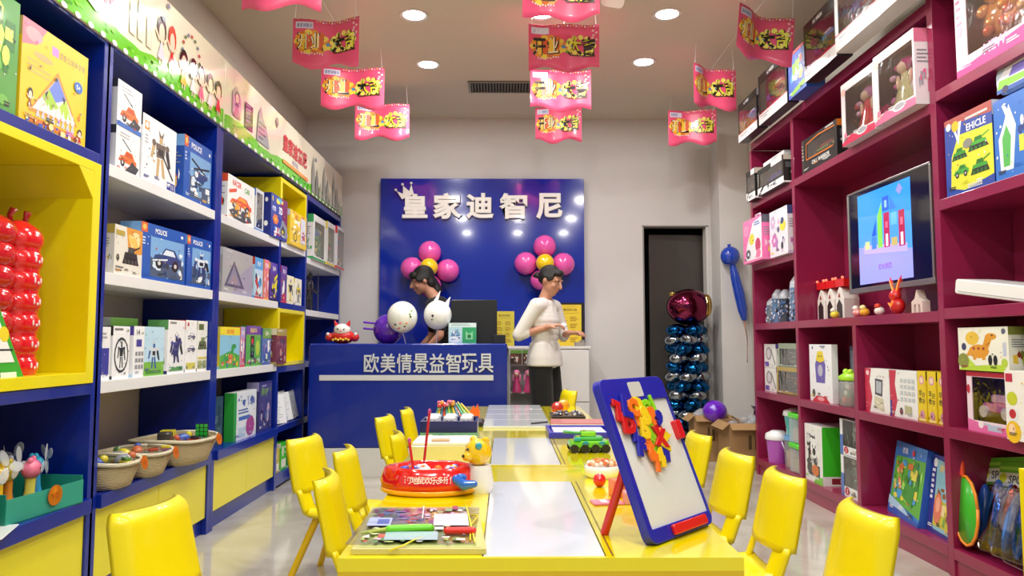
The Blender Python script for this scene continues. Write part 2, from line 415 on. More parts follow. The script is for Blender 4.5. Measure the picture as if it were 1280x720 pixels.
            E(.5, .42, .2, .18, '#b8b8c8'); E(.4, .85, .04, .03, c3); E(.6, .85, .04, .03, c3)
        elif k == 'blocks':
            for i in range(4):
                for j in range(4):
                    if i + j < 5: Q(.25 * i + .01, .25 * j, .22, .22, [c1, c2, c3, '#e8e040'][(i * 3 + j * 2) % 4])
        elif k == 'flower':
            for q in range(6): E(.5 + .3 * math.cos(q * 1.047), .5 + .3 * math.sin(q * 1.047), .2, .2, c1)
            E(.5, .5, .17, .17, c2)
        elif k == 'kid':
            P([(.5, .55), (.2, .12), (.8, .12)], c1); E(.5, .74, .36, .27, c3); E(.5, .66, .23, .2, '#f8d8c0'); Q(.36, 0, .08, .14, '#f8d8c0'); Q(.56, 0, .08, .14, '#f8d8c0'); P([(.3, .45), (.0, .62), (.04, .68), (.36, .52)], '#f8d8c0')
            P([(.7, .45), (1, .62), (.96, .68), (.64, .52)], '#f8d8c0')
    def run(s, cmds):
        for c in cmds:
            f = {'r': s.rect, 'e': s.ell, 'p': s.poly, 't': s.text, 'b': s.bars, 'z': s.busy, 'm': s.motif, 'l': s.line}[c[0]]
            f(*c[1:])

# ------------------------------------------------------------------ toy cartons
def carton(side, name, label, cat, a, b, z, h, X, d, base, art, group=None, yaw=0, seed=0, window=None, lean=0, sidec=None, sideart=None, finish='card'):
    """side L: stands on the blue shelves facing +x, side R: on the wine shelves facing -x; a..b is its run along y"""
    W = abs(b - a)
    root = empty(name, (X, (a + b) / 2, z), 0, label, cat, group, rot=(R(-lean), 0, R((90 if side == 'L' else -90) + yaw)))
    if window is None:
        mb = MB().box(-W / 2, W / 2, 0, d, 0, h, base)
        mb.build('carton', finish, root, bevel=.0015)
    else:
        wx, wy, ww, wh, back, toy = window
        x0 = (wx - .5) * W; x1 = x0 + ww * W; z0 = wy * h; z1 = z0 + wh * h; t = .004
        mb = MB()
        mb.box(-W / 2, x0, 0, t, 0, h, base); mb.box(x1, W / 2, 0, t, 0, h, base); mb.box(x0, x1, 0, t, 0, z0, base); mb.box(x0, x1, 0, t, z1, h, base)
        mb.box(-W / 2, -W / 2 + t, t, d, 0, h, sidec or base); mb.box(W / 2 - t, W / 2, t, d, 0, h, sidec or base)
        mb.box(-W / 2 + t, W / 2 - t, t, d, h - t, h, base); mb.box(-W / 2 + t, W / 2 - t, t, d, 0, t, base); mb.box(-W / 2 + t, W / 2 - t, d - t, d, t, h - t, back)
        mb.build('carton', finish, root)
        ln = MB(); ln.box(-W / 2 + t, -W / 2 + t + .001, t, d - t, t, h - t, back); ln.box(W / 2 - t - .001, W / 2 - t, t, d - t, t, h - t, back); ln.box(-W / 2 + t + .001, W / 2 - t - .001, t, d - t, t, t + .001, back)
        ln.build('inner_tray', 'card', root)
        MB().box(x0, x1, .001, .002, z0, z1, '#ffffff').build('clear_window', 'clear', root)
        tm = MB(); cx = (x0 + x1) / 2; cw = x1 - x0; ch = z1 - z0; cy = min(d * .5, .05); rr = random.Random(seed + 5)
        toy_shape(tm, toy, cx, cy, z0, cw, ch, rr)
        tm.build('toy', 'gloss', root)
    if window is not None: art = art or [('r', 0, 0, 1, .05, toy[1])]
    if art:
        A = Art(W, h, seed); A.run(art)
        cs = [c for q in art for c in q if isinstance(c, str) and c.startswith('#') and len(c) == 7][:8] + ['#f4f4f4', '#2c2c34']
        if window is None: A.busy(.03, .03, .94, .94, 20, cs, .035)
        for q in range(3): A.bars(.06 + .3 * q, .10 + .04 * (q % 2), .16, 2, A.r.choice(cs), .012, .024)
        A.m.build('printed_front', 'card', root)
    if not sideart and d > .05:
        r0 = random.Random(seed); cs = [c for q in (art or []) for c in q if isinstance(c, str) and c.startswith('#') and len(c) == 7][:6] or [base]
        sideart = [('r', 0, .82, 1, .18, cs[-1]), ('r', 0, 0, 1, .06, cs[0]), ('b', .12, .70, .7, 4, '#8a8c94', .02, .05), ('z', .12, .14, .76, .34, 9, cs + ['#e8e8e8'], .2)]
    if sideart:
        A = Art(d, h, seed + 1); A.run(sideart)
        s_ = -1 if side == 'L' else 1      # the side turned to the shop entrance
        o = A.m.build('printed_side', 'card', root)
        o.rotation_euler = (0, 0, R(90 * s_)); o.location = (s_ * W / 2, d / 2, 0)
    return root

def toy_shape(m, k, cx, cy, z0, w, h, rr):
    k, c1, c2, c3 = k
    if k == 'car':
        m.rbox(cx - w * .4, cx + w * .4, cy - .03, cy + .03, z0 + h * .2, z0 + h * .42, c1, .02); m.rbox(cx - w * .2, cx + w * .22, cy - .025, cy + .025, z0 + h * .42, z0 + h * .62, c2, .02)
        for q in (-.28, .28): m.cyl((cx + q * w, cy - .04, z0 + h * .22), (cx + q * w, cy + .03, z0 + h * .22), h * .14, c3)
    elif k == 'doll':
        m.lathe([(w * .36, 0), (w * .2, h * .3), (w * .09, h * .52), (w * .1, h * .6)], c1, 12, T(cx, cy, z0 + .004), sy=.4 * .05 / (w * .36) * 2)
        m.ell((cx, cy, z0 + h * .72), (w * .13, .035, h * .12), '#f4cfb0'); m.ell((cx, cy + .012, z0 + h * .76), (w * .22, .035, h * .16), c2)
        m.ell((cx - w * .18, cy, z0 + h * .5), (w * .04, .012, h * .14), '#f4cfb0'); m.ell((cx + w * .18, cy, z0 + h * .5), (w * .04, .012, h * .14), '#f4cfb0')
        m.ell((cx + w * .3, cy, z0 + h * .28), (w * .1, .02, h * .12), c3)
        for q in range(10): m.ell((cx + rr.choice((-1, 1)) * rr.uniform(.24, .42) * w, cy + .01, z0 + h * rr.uniform(.1, .9)), (w * .08, .018, h * .06), rr.choice(['#e070b0', '#c8388c', '#f0b8d8', c1]))
    elif k == 'plush':
        m.ell((cx, cy, z0 + h * .38), (w * .4, .04, h * .33), c1); m.ell((cx - w * .15, cy, z0 + h * .74), (w * .22, .035, h * .17), c1)
        for q in range(12): m.ell((cx + rr.uniform(-.35, .35) * w, cy - .03, z0 + h * rr.uniform(.15, .7)), (w * .09, .02, h * .09), rr.choice([c1, c2]))
        m.ell((cx - w * .2, cy - .035, z0 + h * .76), .008, c3); m.ell((cx - w * .1, cy - .035, z0 + h * .76), .008, c3)
    elif k == 'track':
        m.tube([(cx + w * .4 * math.cos(t * .4), cy, z0 + h * .25 + h * .14 * math.sin(t * .8)) for t in range(17)], .006, c3)
        m.rbox(cx - w * .1, cx + w * .32, cy - .02, cy + .02, z0 + h * .5, z0 + h * .62, c1, .015); m.rbox(cx, cx + w * .2, cy - .018, cy + .018, z0 + h * .62, z0 + h * .7, c2, .01)
        m.rbox(cx - w * .36, cx - w * .26, cy - .02, cy + .02, z0 + h * .3, z0 + h * .5, '#3a4ca0', .01)
    elif k == 'set':
        for q in range(16): m.ell((cx + rr.uniform(-.38, .38) * w, cy, z0 + h * rr.uniform(.12, .85)), (w * .11, .025, h * .10), rr.choice([c1, c2, c3]))
    else:
        m.ell((cx, cy, z0 + h * .4), (w * .35, .04, h * .3), c1)

# ------------------------------------------------------------------ left blue shelving
LB = MB
XF, XBK = -1.63, -2.015
def shelf_unit(name, y0, y1, label, parts):
    r = empty(name, (XF, (y0 + y1) / 2, 0), label=label, cat='shelf', group='blue wall shelving along the left wall')
    for nm, mb, fin in parts:
        mb.v = [(x - XF, y - (y0 + y1) / 2, z) for x, y, z in mb.v]
        mb.build(nm, fin, r, bevel=.002)
    return r
def side(y, z0=0, z1=2.3, t=.022, c=BLUE, x0=XBK): return MB().box(x0, XF, y - t, y + t, z0, z1, c)
def board(y0, y1, z, c=WHITE, t=.045, xf=XF): return MB().box(XBK, xf, y0, y1, z - t, z, c)
def doors(y0, y1, n, z0, z1):
    out = []; w_ = (y1 - y0) / n
    for k in range(n): out.append(('door', MB().box(XF - .03, XF - .008, y0 + k * w_ + .002, y0 + (k + 1) * w_ - .002, z0, z1, '#e6da10'), 'laminate'))
    return out
t_ = .022
# bay nearest the viewer
P = [('side_panel', side(1.86), 'laminate'), ('side_panel', side(3.03 - t_ * 2 - .001), 'laminate')]
a, b = 1.882, 2.963
P += [('shelf_board', board(a, b, 1.80, BLUE, .042), 'laminate'), ('shelf_board', board(a, b, .885, BLUE, .042), 'laminate'), ('shelf_board', board(a, b, .44, BLUE, .055, XF + .02), 'laminate'),
      ('top_board', board(a, b, 2.3, BLUE, .04), 'laminate'), ('plinth', MB().box(XF - .05, XF - .03, a, b, 0, .09, NAVY), 'laminate')]
yb = MB(); yb.box(XBK, XF + .006, b - .052, b, .887, 1.757, YEL); yb.box(XBK, XF + .006, a, b - .053, 1.72, 1.757, YEL); yb.box(XBK, XF + .006, a, b - .053, .887, .93, YEL)
g_ = [(b - .0525, 1.7195), (b - .0525, 1.61), (b - .155, 1.7195)]; yb.add([(x_, y_, z_) for x_ in (XBK, XF + .006) for y_, z_ in g_], [(0, 2, 1), (3, 4, 5), (0, 1, 4, 3), (1, 2, 5, 4), (2, 0, 3, 5)], YEL)
P += [('yellow_cubby', yb, 'laminate')] + doors(a, b, 2, .09, .382)
shelf_unit('shelf_unit', 1.86, 3.0, 'blue shelving bay nearest the viewer with a deep yellow cubby', P)
# second bay
P = [('side_panel', side(3.03 - t_ + .001), 'laminate'), ('side_panel', side(4.17), 'laminate')]
a, b = 3.032, 4.147
for z in (1.78, 1.333, .89): P.append(('shelf_board', board(a, b, z, WHITE, .05), 'laminate'))
P += [('shelf_board', board(a, b, .44, BLUE, .055, XF + .02), 'laminate'), ('top_board', board(a, b, 2.3, BLUE, .04), 'laminate'), ('plinth', MB().box(XF - .05, XF - .03, a, b, 0, .09, BLUE), 'laminate')] + doors(a, b, 2, .09, .382)
shelf_unit('shelf_unit', 3.0, 4.19, 'blue shelving bay with three white shelves above the straw baskets', P)
# third bay
P = [('side_panel', side(4.17 + 2 * t_ + .001, 0, 2.3), 'laminate')]
a, b = 4.237, 5.338
P += [('side_panel', MB().box(XBK, XF, 5.338, 5.382, 0, .87, BLUE), 'laminate'), ('side_panel', MB().box(XBK, XF, 5.338, 5.382, 1.335, 1.78, BLUE), 'laminate')]
P += [('yellow_panel', MB().box(XBK, XF + .003, 5.338, 5.382, .872, 1.29, YEL), 'laminate'), ('yellow_panel', MB().box(XBK, XF + .003, 5.338, 5.382, 1.782, 2.24, YEL), 'laminate')]
for z in (1.78, 1.333, .89): P.append(('shelf_board', board(a, b, z, WHITE, .05), 'laminate'))
P += [('shelf_board', board(a, b, .44, BLUE, .055, XF + .02), 'laminate'), ('top_board', board(a, b, 2.3, BLUE, .04), 'laminate'), ('plinth', MB().box(XF - .05, XF - .03, a, b, 0, .10, BLUE), 'laminate')] + doors(a, b, 2, .10, .382)
shelf_unit('shelf_unit', 4.2, 5.38, 'blue shelving bay holding tower block boxes and books, third from the entrance', P)
# narrow bay
P = [('side_panel', side(6.06), 'laminate')]
a, b = 5.384, 6.037
for z, c in ((1.78, WHITE), (1.333, BLUE), (.87, BLUE), (.44, BLUE), (.10, BLUE)): P.append(('shelf_board', board(a, b, z, c, .045 if z > .2 else .08), 'laminate'))
for u0, u1, w0 in ((1.782, 2.24, 2.21), (.872, 1.288, 1.26)):
    yb = MB(); yb.box(XBK, XF + .003, a, b - .03, w0, u1, YEL); yb.box(XBK, XF + .003, b - .03, b, u0, u1, YEL); yb.box(XBK + .002, XBK + .01, a, b - .03, u0, w0, YEL)
    if u0 < 1: yb.box(XBK + .01, XF + .003, a, b - .03, .872, .90, YEL)
    P.append(('yellow_cubby', yb, 'laminate'))
P += [('top_board', board(a, b, 2.3, BLUE, .04), 'laminate')]
shelf_unit('shelf_unit', 5.38, 6.08, 'narrow blue shelving bay with two bright yellow cubbies', P)
# far bay
P = [('side_panel', side(7.30), 'laminate')]
a, b = 6.083, 7.277
for z, c in ((1.74, WHITE), (1.31, WHITE), (.89, BLUE), (.44, BLUE), (.10, BLUE)): P.append(('shelf_board', board(a, b, z, c, .05), 'laminate'))
P += [('top_board', board(a, b, 2.26, BLUE, .04), 'laminate')]
shelf_unit('shelf_unit', 6.08, 7.32, 'far blue shelving bay beside the counter and the sign wall', P)

# printed header boards above the left shelving
def header(y0, y1, label, cmds, seed):
    L_ = y1 - y0; H_ = .40
    r = empty('header_board', (XF + .012, (y0 + y1) / 2, 2.275), 90, label, 'banner', 'cream printed header boards above the blue shelving')
    MB().box(-L_ / 2 + .002, L_ / 2 - .002, 0, .03, 0, H_, '#efe8cf').build('panel', 'gloss', r, bevel=.001)
    A = Art(L_ - .006, H_, seed); n = 40
    top = [(i / n, .20 + .05 * math.sin(i * .5) + .012 * math.sin(i * 2.1)) for i in range(n + 1)]
    for i in range(n): A._p([(top[i][0], 0), (top[i + 1][0], 0), top[i + 1], top[i]], '#6ccb22'); A.y += .00005
    for i in range(60):
        u = A.r.random(); A.ell(u, .04 + A.r.random() * .1, .006, .018, A.r.choice(['#58b81c', '#8adf3c', '#49a818']), 6)
    for i in range(26):
        u = (i + .5) / 26; A.ell(u, .01, .009, .03, '#f2f4ee', 8)
    A.run(cmds)
    A.m.build('print', 'gloss', r)
    return r
c1 = []
for i, u in enumerate((.417,)): c1 += [('e', u, .60, .062, .42, '#f6f2f0'), ('t', 'MECHINI', u, .42, .17, '#c4205c', .105), ('p', [(u + .0, .66), (u + .03, .80), (u + .045, .76), (u + .02, .60)], '#d02040')]
for i, u in enumerate((.53, .56, .595)): c1.append(('r', u, .25, .022, .35 + .1 * (i % 2), '#dcdcc8'))
c1 += [('m', 'kid', .63, .16, .055, .58, '#dcdcea', '#fff', '#1a1416'), ('m', 'kid', .68, .14, .05, .6, '#e03020', '#fff', '#d83828')]
for i in range(16):
    t = i * math.pi / 8; c1.append(('e', .80 + .045 * math.cos(t), .58 + .26 * math.sin(t), .006, .02, ['#5a7a5a', '#c04848', '#7a86a8'][i % 3]))
for i, u in enumerate((.735, .785, .83, .88, .93)): c1.append(('m', 'kid', u, .08, .055, .50, ['#e8c020', '#f0f0f0', '#e86a90', '#f2e8e0', '#d82820'][i], '#fff', '#1c1412'))
for u, v in ((.52, .88), (.66, .72), (.68, .93)): c1.append(('e', u, v, .008, .03, '#8a93a8'))
header(1.9, 4.2, 'cream header board with ferris wheel, running cartoon children and green grass, nearest the entrance', c1, 5)
c2 = [('p', [(.035, .3), (.035, .62), (.055, .75), (.08, .62), (.085, .3)], '#c9a7b9'), ('m', 'doll', .035, .28, .05, .42, '#b04a7a', '#5a4a80'), ('r', .105, .25, .045, .40, '#3a3450'), ('b', .112, .6, .03, 5, '#8a80a8', .03, .06),
      ('p', [(.175, .2), (.185, .66), (.20, .8), (.215, .62), (.24, .5), (.26, .2)], '#a9aab2'), ('b', .185, .5, .05, 4, '#6c6f7c', .03, .08),
      ('p', [(.30, .80), (.312, .90), (.324, .80), (.312, .68)], '#6a6488'),
      ('t', '皇家迪智尼', .465, .56, .33, '#d21c34', .225, .03), ('t', 'ROYAL', .465, .32, .09, '#7a62a8', .20), ('r', .36, .17, .22, .07, '#ef9a38')]
for i in range(9): c2.append(('p', [(.62 + i * .04, .05), (.62 + i * .04, .35 + .2 * math.sin(i * 2.1 + 1)), (.635 + i * .04, .62 + .25 * math.sin(i * 2.1 + 1)), (.65 + i * .04, .33 + .2 * math.sin(i * 2.1 + 1)), (.656 + i * .04, .05)], ['#9a9c96', '#7f827d', '#b4b3a6'][i % 3]))
c2 += [('e', .66, .78, .012, .04, '#8a93a8')]
header(4.206, 7.30, 'cream header board with red shop name and grey castle above the far bays', c2, 9)

# ------------------------------------------------------------------ goods on the left shelves
def LBX(*a, **k): return carton('L', *a, **k)
GL = 'toy boxes on the upper left shelves'
LBX('toy_box', 'big square yellow game box with a pyramid of coloured balls in the top blue bay', 'toy box', 2.50, 2.90, 1.80, .37, -1.66, .07, '#f0c81c', [
    ('r', 0, 0, 1, 1, '#f2c816'), ('p', [(0, 1), (.34, 1), (.20, .80), (0, .74)], '#e8788a'), ('e', .16, .88, .12, .07, '#f0a0a8'), ('r', .42, .80, .10, .09, '#e48ad8'), ('t', '益智立体金字塔', .74, .84, .07, '#9a8c60', .42),
    ('e', .30, .71, .14, .035, '#c9b06a'), ('b', .08, .62, .35, 3, '#ddb850', .025, .05), ('p', [(.12, .14), (.52, .66), (.86, .20)], '#d8942c'), ('p', [(.17, .18), (.52, .60), (.82, .22)], '#e8e2d8'),
    ('p', [(.38, .42), (.52, .60), (.66, .42), (.5, .34)], '#6c84dc'), ('p', [(.30, .34), (.40, .44), (.55, .30), (.42, .24)], '#a6d040'), ('p', [(.56, .32), (.66, .42), (.75, .24), (.62, .22)], '#b4d840'), ('p', [(.34, .38), (.39, .43), (.36, .34)], '#2c2a30'), ('p', [(.60, .44), (.65, .42), (.63, .36)], '#2c2a30')]
    + [('p', [(.22 + i * .075, .19), (.25 + i * .075, .30), (.28 + i * .075, .19)], '#f4f2f4') for i in range(8)] + [('p', [(.22 + i * .075, .12), (.25 + i * .075, .22), (.28 + i * .075, .12)], '#cfcdd6') for i in range(8)]
    + [('p', [(.1, .1), (.88, .1), (.8, .05), (.14, .04)], '#e07818'), ('z', .05, .02, .9, .09, 26, ['#c83818', '#f0f0e0', '#3060c0', '#8a2a10', '#fff0a0'], .07), ('e', .84, .62, .07, .06, '#2c6cc4'), ('t', '5+', .84, .62, .05, '#ffffff'), ('t', '0', .87, .30, .06, '#d03020'),
       ('m', 'kid', .08, .16, .1, .2, '#9a5a20', '#fff'), ('m', 'kid', .84, .03, .1, .16, '#c02818', '#fff')], seed=1)
LBX('toy_box', 'tall green box edge beside the big yellow game box', 'toy box', 2.30, 2.485, 1.80, .40, -1.66, .07, '#4a9a34', [('z', .05, .05, .9, .9, 16, ['#6cb840', '#2c7a24', '#d8e060'], .3)], seed=2)
carc = [('r', 0, 0, 1, 1, '#ececee'), ('b', .15, .86, .6, 2, '#b6b8bc', .04, .07), ('l', .25, .75, .62, .55, .006, '#2a2a2c'), ('m', 'car', .12, .12, .75, .5, '#e0702a', '#c84c1c'), ('p', [(.3, .0), (.8, .0), (.98, .22), (.7, .3)], '#3a3c44')]
LBX('toy_box', 'white box with an orange toy car, lying on its twin at the top shelf corner', 'toy box', 3.13, 3.34, 1.975, .20, -1.66, .2, '#e6e6e8', carc + [('r', 0, 0, 1, .10, '#3a6cc0')], GL, seed=3)
LBX('toy_box', 'white box with an orange toy car, underneath its twin', 'toy box', 3.13, 3.335, 1.78, .193, -1.66, .2, '#e6e6e8', carc, GL, seed=4)
LBX('toy_box', 'large white box showing an articulated robot figure', 'toy box', 3.345, 3.69, 1.78, .315, -1.655, .08, '#f0f0f2', [
    ('r', 0, 0, 1, 1, '#f0f0f2'), ('r', .06, .78, .12, .13, '#e09028'), ('e', .12, .85, .04, .045, '#fff'), ('b', .07, .68, .1, 3, '#b8b8bc', .03, .05), ('m', 'robot', .22, .16, .62, .72, '#c8a878', '#6a5a50', '#2a2628'), ('l', .6, .5, .92, .2, .012, '#1c1c20'),
    ('r', .74, .03, .24, .12, '#2a3490'), ('t', '11', .9, .09, .08, '#fff'), ('b', .76, .1, .08, 1, '#fff', .03)], GL, seed=5)
LBX('toy_box', 'violet and green box standing behind the white robot box', 'toy box', 3.60, 3.80, 1.78, .32, -1.75, .08, '#3a34a0', [('r', .1, .55, .8, .25, '#8ab85a'), ('b', .15, .75, .6, 3, '#d8e8b0', .03, .06)], GL, seed=6)
def police(title, mot, n, sd):
    return [('r', 0, 0, 1, 1, '#1c56b4'), ('r', .0, .83, .13, .17, '#d8602c'), ('e', .065, .92, .04, .05, '#f4c060'), ('b', .03, .72, .07, 3, '#cfdcf0', .025, .05), ('t', 'POLICE', .42, .89, .09, '#ffffff', .42, .02), ('r', .88, .87, .05, .05, '#fff'),
            ('r', .2, .08, .76, .70, '#7aaade'), ('p', [(.2, .08), (.96, .08), (.96, .35), (.6, .3), (.2, .42)], '#4a5a78'), ('z', .2, .08, .76, .5, 24, ['#d8e8f8', '#24406c', '#8ab0d8', '#f0f4fa', '#303848'], .16), ('m', mot, .24, .22, .66, .5, '#27407c', '#e0e8f4', '#16181c'), ('t', n, .9, .15, .12, '#fff')]
LBX('toy_box', 'blue police box with a helicopter and the word POLICE on the top shelf', 'toy box', 3.775, 4.13, 1.78, .335, -1.65, .08, '#1a4ca8', police('', 'heli', '8', 1), GL, seed=7)
LBX('toy_box', 'narrow cream box half hidden behind the black truck box', 'toy box', 3.06, 3.16, 1.333, .23, -1.72, .1, '#d8cfae', [('z', .1, .5, .8, .45, 12, ['#4a5a30', '#e8d8a0', '#7a6a40'], .4)], GL, seed=8)
LBX('toy_box', 'white and amber box with a black armoured toy truck', 'toy box', 3.14, 3.38, 1.333, .215, -1.655, .07, '#e2ddd0', [
    ('r', 0, 0, 1, 1, '#e4e0d4'), ('p', [(.4, 1), (1, 1), (1, .5), (.5, .45)], '#e09a38'), ('z', .45, .55, .5, .4, 14, ['#f4c860', '#c86a20', '#f8e0a0'], .25), ('m', 'tank', .28, .2, .6, .5, '#2a2e2c', '#4a4e48', '#141414'), ('r', .04, .8, .3, .1, '#b8a040'), ('b', .05, .15, .3, 2, '#777', .03, .06), ('e', .12, .35, .05, .07, '#444')], GL, seed=9)
LBX('toy_box', 'blue POLICE box with a speed boat, wider than its neighbour, on the second white shelf', 'toy box', 3.375, 3.78, 1.333, .265, -1.645, .1, '#1a4ca8', police('', 'car', '3', 2), GL, seed=10, yaw=-4)
LBX('toy_box', 'blue POLICE box with a dark robot, beside the post on the second white shelf', 'toy box', 3.85, 4.13, 1.333, .27, -1.645, .1, '#1a4ca8', police('', 'robot', '6', 3), GL, seed=11, yaw=-3)
G3 = 'white building kit boxes on the third white shelf'
LBX('toy_box', 'slim white box with a violet block, first of the white kit boxes', 'toy box', 3.05, 3.15, .89, .22, -1.66, .12, '#f0f0f2', [('r', .1, .1, .8, .5, '#3c3c9c'), ('b', .1, .85, .7, 2, '#a8a8b0', .04, .07)], G3, seed=12)
LBX('toy_box', 'white kit box showing a black bicycle wheel robot', 'toy box', 3.16, 3.30, .89, .225, -1.655, .1, '#f2f2f4', [('b', .08, .92, .7, 1, '#777', .04), ('e', .5, .45, .42, .34, '#3a3a40', 18), ('e', .5, .45, .36, .29, '#eceef0', 18), ('m', 'robot', .25, .2, .5, .55, '#38383e', '#1c1c20'), ('t', '14', .85, .92, .07, '#555')], G3, seed=13)
LBX('toy_box', 'white and sky blue 14 in 1 solar kit box with green grass', 'toy box', 3.335, 3.63, .89, .228, -1.655, .1, '#f2f2f4', [
    ('r', .33, 0, .67, 1, '#bfe0f4'), ('r', .33, 0, .67, .28, '#7ab83c'), ('t', '14', .13, .88, .11, '#333'), ('t', 'in1', .27, .87, .06, '#5a9a3c'), ('m', 'robot', .45, .14, .4, .6, '#3a5a9c', '#d8dce4'), ('r', .08, .6, .16, .14, '#4a3c9c')] +
    [('r', .06 + .09 * i, .42 - .13 * j, .06, .08, '#90949c') for i in range(3) for j in range(3)] + [('r', .4, .04, .5, .07, '#4a8a2c')], G3, seed=14)
LBX('toy_box', 'grey and green box top peeking above the 14 in 1 box', 'toy box', 3.3, 3.66, .89, .27, -1.80, .1, '#8a8f8c', [('r', .3, .7, .7, .3, '#7ab84a')], G3, seed=15)
LBX('toy_box', 'white kit box with a violet insect robot', 'toy box', 3.66, 3.85, .89, .265, -1.65, .1, '#f0f0f2', [('b', .1, .93, .5, 1, '#888', .04), ('m', 'robot', .1, .2, .8, .55, '#2a2a60', '#4a4a90'), ('m', 'dino', .2, .3, .6, .4, '#34346c', '#7a7ab0'), ('r', .1, .05, .8, .08, '#5a9a5a')], G3, seed=16)
LBX('toy_box', 'white kit box with three small wheeled rovers', 'toy box', 3.86, 4.00, .89, .27, -1.65, .1, '#f2f2f4', [('m', 'car', .15, .62, .7, .16, '#6a6a90', '#fff'), ('m', 'car', .15, .38, .7, .16, '#50507c', '#fff'), ('r', .1, .06, .8, .12, '#d8d058'), ('e', .2, .92, .08, .04, '#c04040')], G3, seed=17)
LBX('toy_box', 'white kit box with an olive green toy tank', 'toy box', 4.01, 4.14, .89, .27, -1.65, .1, '#f0f0ec', [('r', .1, .82, .5, .12, '#5a6a2c'), ('m', 'tank', .05, .40, .9, .34, '#5a6a3c', '#7a8a50', '#2c3020'), ('r', .06, .05, .4, .16, '#a8b070'), ('r', .52, .05, .4, .16, '#98a078'), ('r', .04, .24, .9, .04, '#d8c848')], G3, seed=18)
# third bay
G4 = 'boxed toys and blister packs on the middle left shelves'
LBX('toy_box', 'white box with an orange racing car and red and green lettering', 'toy box', 4.38, 4.85, 1.78, .27, -1.65, .10, '#f0f0ee', [
    ('t', 'RACER', .32, .86, .13, '#e03828', .42, .02), ('t', 'CAR', .70, .82, .13, '#3ca040', .3, .02), ('p', [(.05, .2), (.3, .32), (.8, .3), (.9, .12), (.6, .04), (.2, .06)], '#4a4a4c'), ('m', 'car', .08, .28, .8, .42, '#e4582c', '#f0a030'), ('l', .05, .62, .3, .72, .02, '#e4582c'),
    ('z', .1, .1, .75, .35, 14, ['#f0b030', '#c84020', '#e8e8e8'], .12)], G4, seed=21)
LBX('toy_box', 'clear fronted box with blue and green parts next to the racing car box', 'toy box', 4.86, 5.02, 1.78, .28, -1.645, .1, '#d8dce0', None, G4, seed=22, window=(.12, .08, .76, .84, '#46504c', ('set', '#3a7ac8', '#4ab06c', '#c8d0d8')))
LBX('toy_box', 'dark blue box with large 3D lettering and a puzzle globe', 'toy box', 5.10, 5.48, 1.78, .30, -1.62, .16, '#1a2a88', [
    ('r', 0, 0, 1, 1, '#24389c'), ('p', [(.5, 1), (1, 1), (1, .3), (.7, .5)], '#7a1c58'), ('t', '3D', .58, .68, .17, '#fff', .5, .03), ('t', 'rm', .18, .66, .11, '#e8f0ff', .25), ('m', 'flower', .1, .3, .35, .25, '#e07a30', '#f0c060'), ('p', [(.45, .1), (.7, .5), (1, .34), (.95, .06)], '#8a909c'), ('p', [(.58, .15), (.7, .36), (.86, .26), (.84, .12)], '#2c2c34'), ('e', .72, .2, .06, .05, '#e0d030'),
    ('z', .02, .8, .7, .18, 12, ['#4ac0e8', '#f0e040', '#e04848'], .14), ('z', .05, .02, .5, .26, 14, ['#4a90e8', '#e8e8f0', '#e04040'], .14)], G4, seed=23, sideart=[('z', .05, .05, .9, .9, 18, ['#fff', '#2c3c80', '#e04040'], .2)])
LBX('toy_box', 'yellow box with cartoon figures at the mouth of the upper yellow cubby', 'toy box', 5.52, 5.98, 1.78, .26, -1.61, .1, '#ecc818', [('r', 0, 0, 1, 1, '#ecc91c'), ('z', .02, .3, .96, .68, 26, ['#f8e880', '#e08820', '#ffffff', '#c8a010', '#fff4b0'], .2), ('e', .3, .25, .1, .14, '#222'), ('e', .3, .25, .07, .1, '#ecc91c'), ('r', .62, .15, .3, .75, '#d8dce8'), ('z', .64, .2, .26, .6, 10, ['#4a60b8', '#e8e8f0', '#c04840'], .14)], G4, seed=24)
LBX('toy_box', 'white blister box of green and blue toys, on the far top shelf', 'toy box', 6.20, 6.62, 1.74, .38, -1.61, .09, '#e6e6e4', None, G4, seed=25, window=(.1, .08, .8, .78, '#9ab090', ('set', '#3ca05a', '#3a80d0', '#e8d840')))
LBX('toy_box', 'white blister box of yellow and black toys on the far top shelf', 'toy box', 6.64, 6.95, 1.74, .39, -1.60, .09, '#dcdcd8', None, G4, seed=26, window=(.1, .08, .8, .8, '#a8ac9c', ('set', '#e0c828', '#2c2c30', '#d04040')))
LBX('toy_box', 'clear blister box with a red toy at the end of the far top shelf', 'toy box', 6.97, 7.28, 1.74, .40, -1.585, .09, '#d0d2d6', None, G4, seed=27, window=(.06, .06, .88, .86, '#b4b8b8', ('set', '#c83038', '#4a6ab8', '#d8c840')))
LBX('toy_box', 'grey box with a violet triangle puzzle on the second white shelf', 'toy box', 4.33, 4.84, 1.333, .27, -1.65, .07, '#a8a8aa', [('r', 0, 0, 1, 1, '#a9a9ac'), ('p', [(.3, 0), (1, 0), (1, .8), (.6, .5)], '#a29cb4'), ('p', [(.06, .16), (.36, .76), (.72, .16)], '#5c5874'), ('p', [(.15, .22), (.36, .64), (.6, .22)], '#8c88a0'), ('p', [(.24, .24), (.36, .5), (.5, .24)], '#a08c98'), ('b', .1, .93, .3, 1, '#c8c8cc', .03)], G4, seed=28)
pk = lambda a_, b_, c_: [('r', 0, .72, 1, .28, a_), ('z', .05, .05, .9, .62, 18, [b_, c_, '#f0f0f0', a_], .35), ('t', '积木', .5, .85, .12, '#ffffff', .7, .02), ('r', 0, 0, 1, .05, b_)]
LBX('toy_box', 'pale blue topped narrow box beside the grey triangle puzzle', 'toy box', 4.86, 5.02, 1.333, .27, -1.64, .08, '#b8d8f0', pk('#4aa0e0', '#c84030', '#2a3a60'), G4, seed=29)
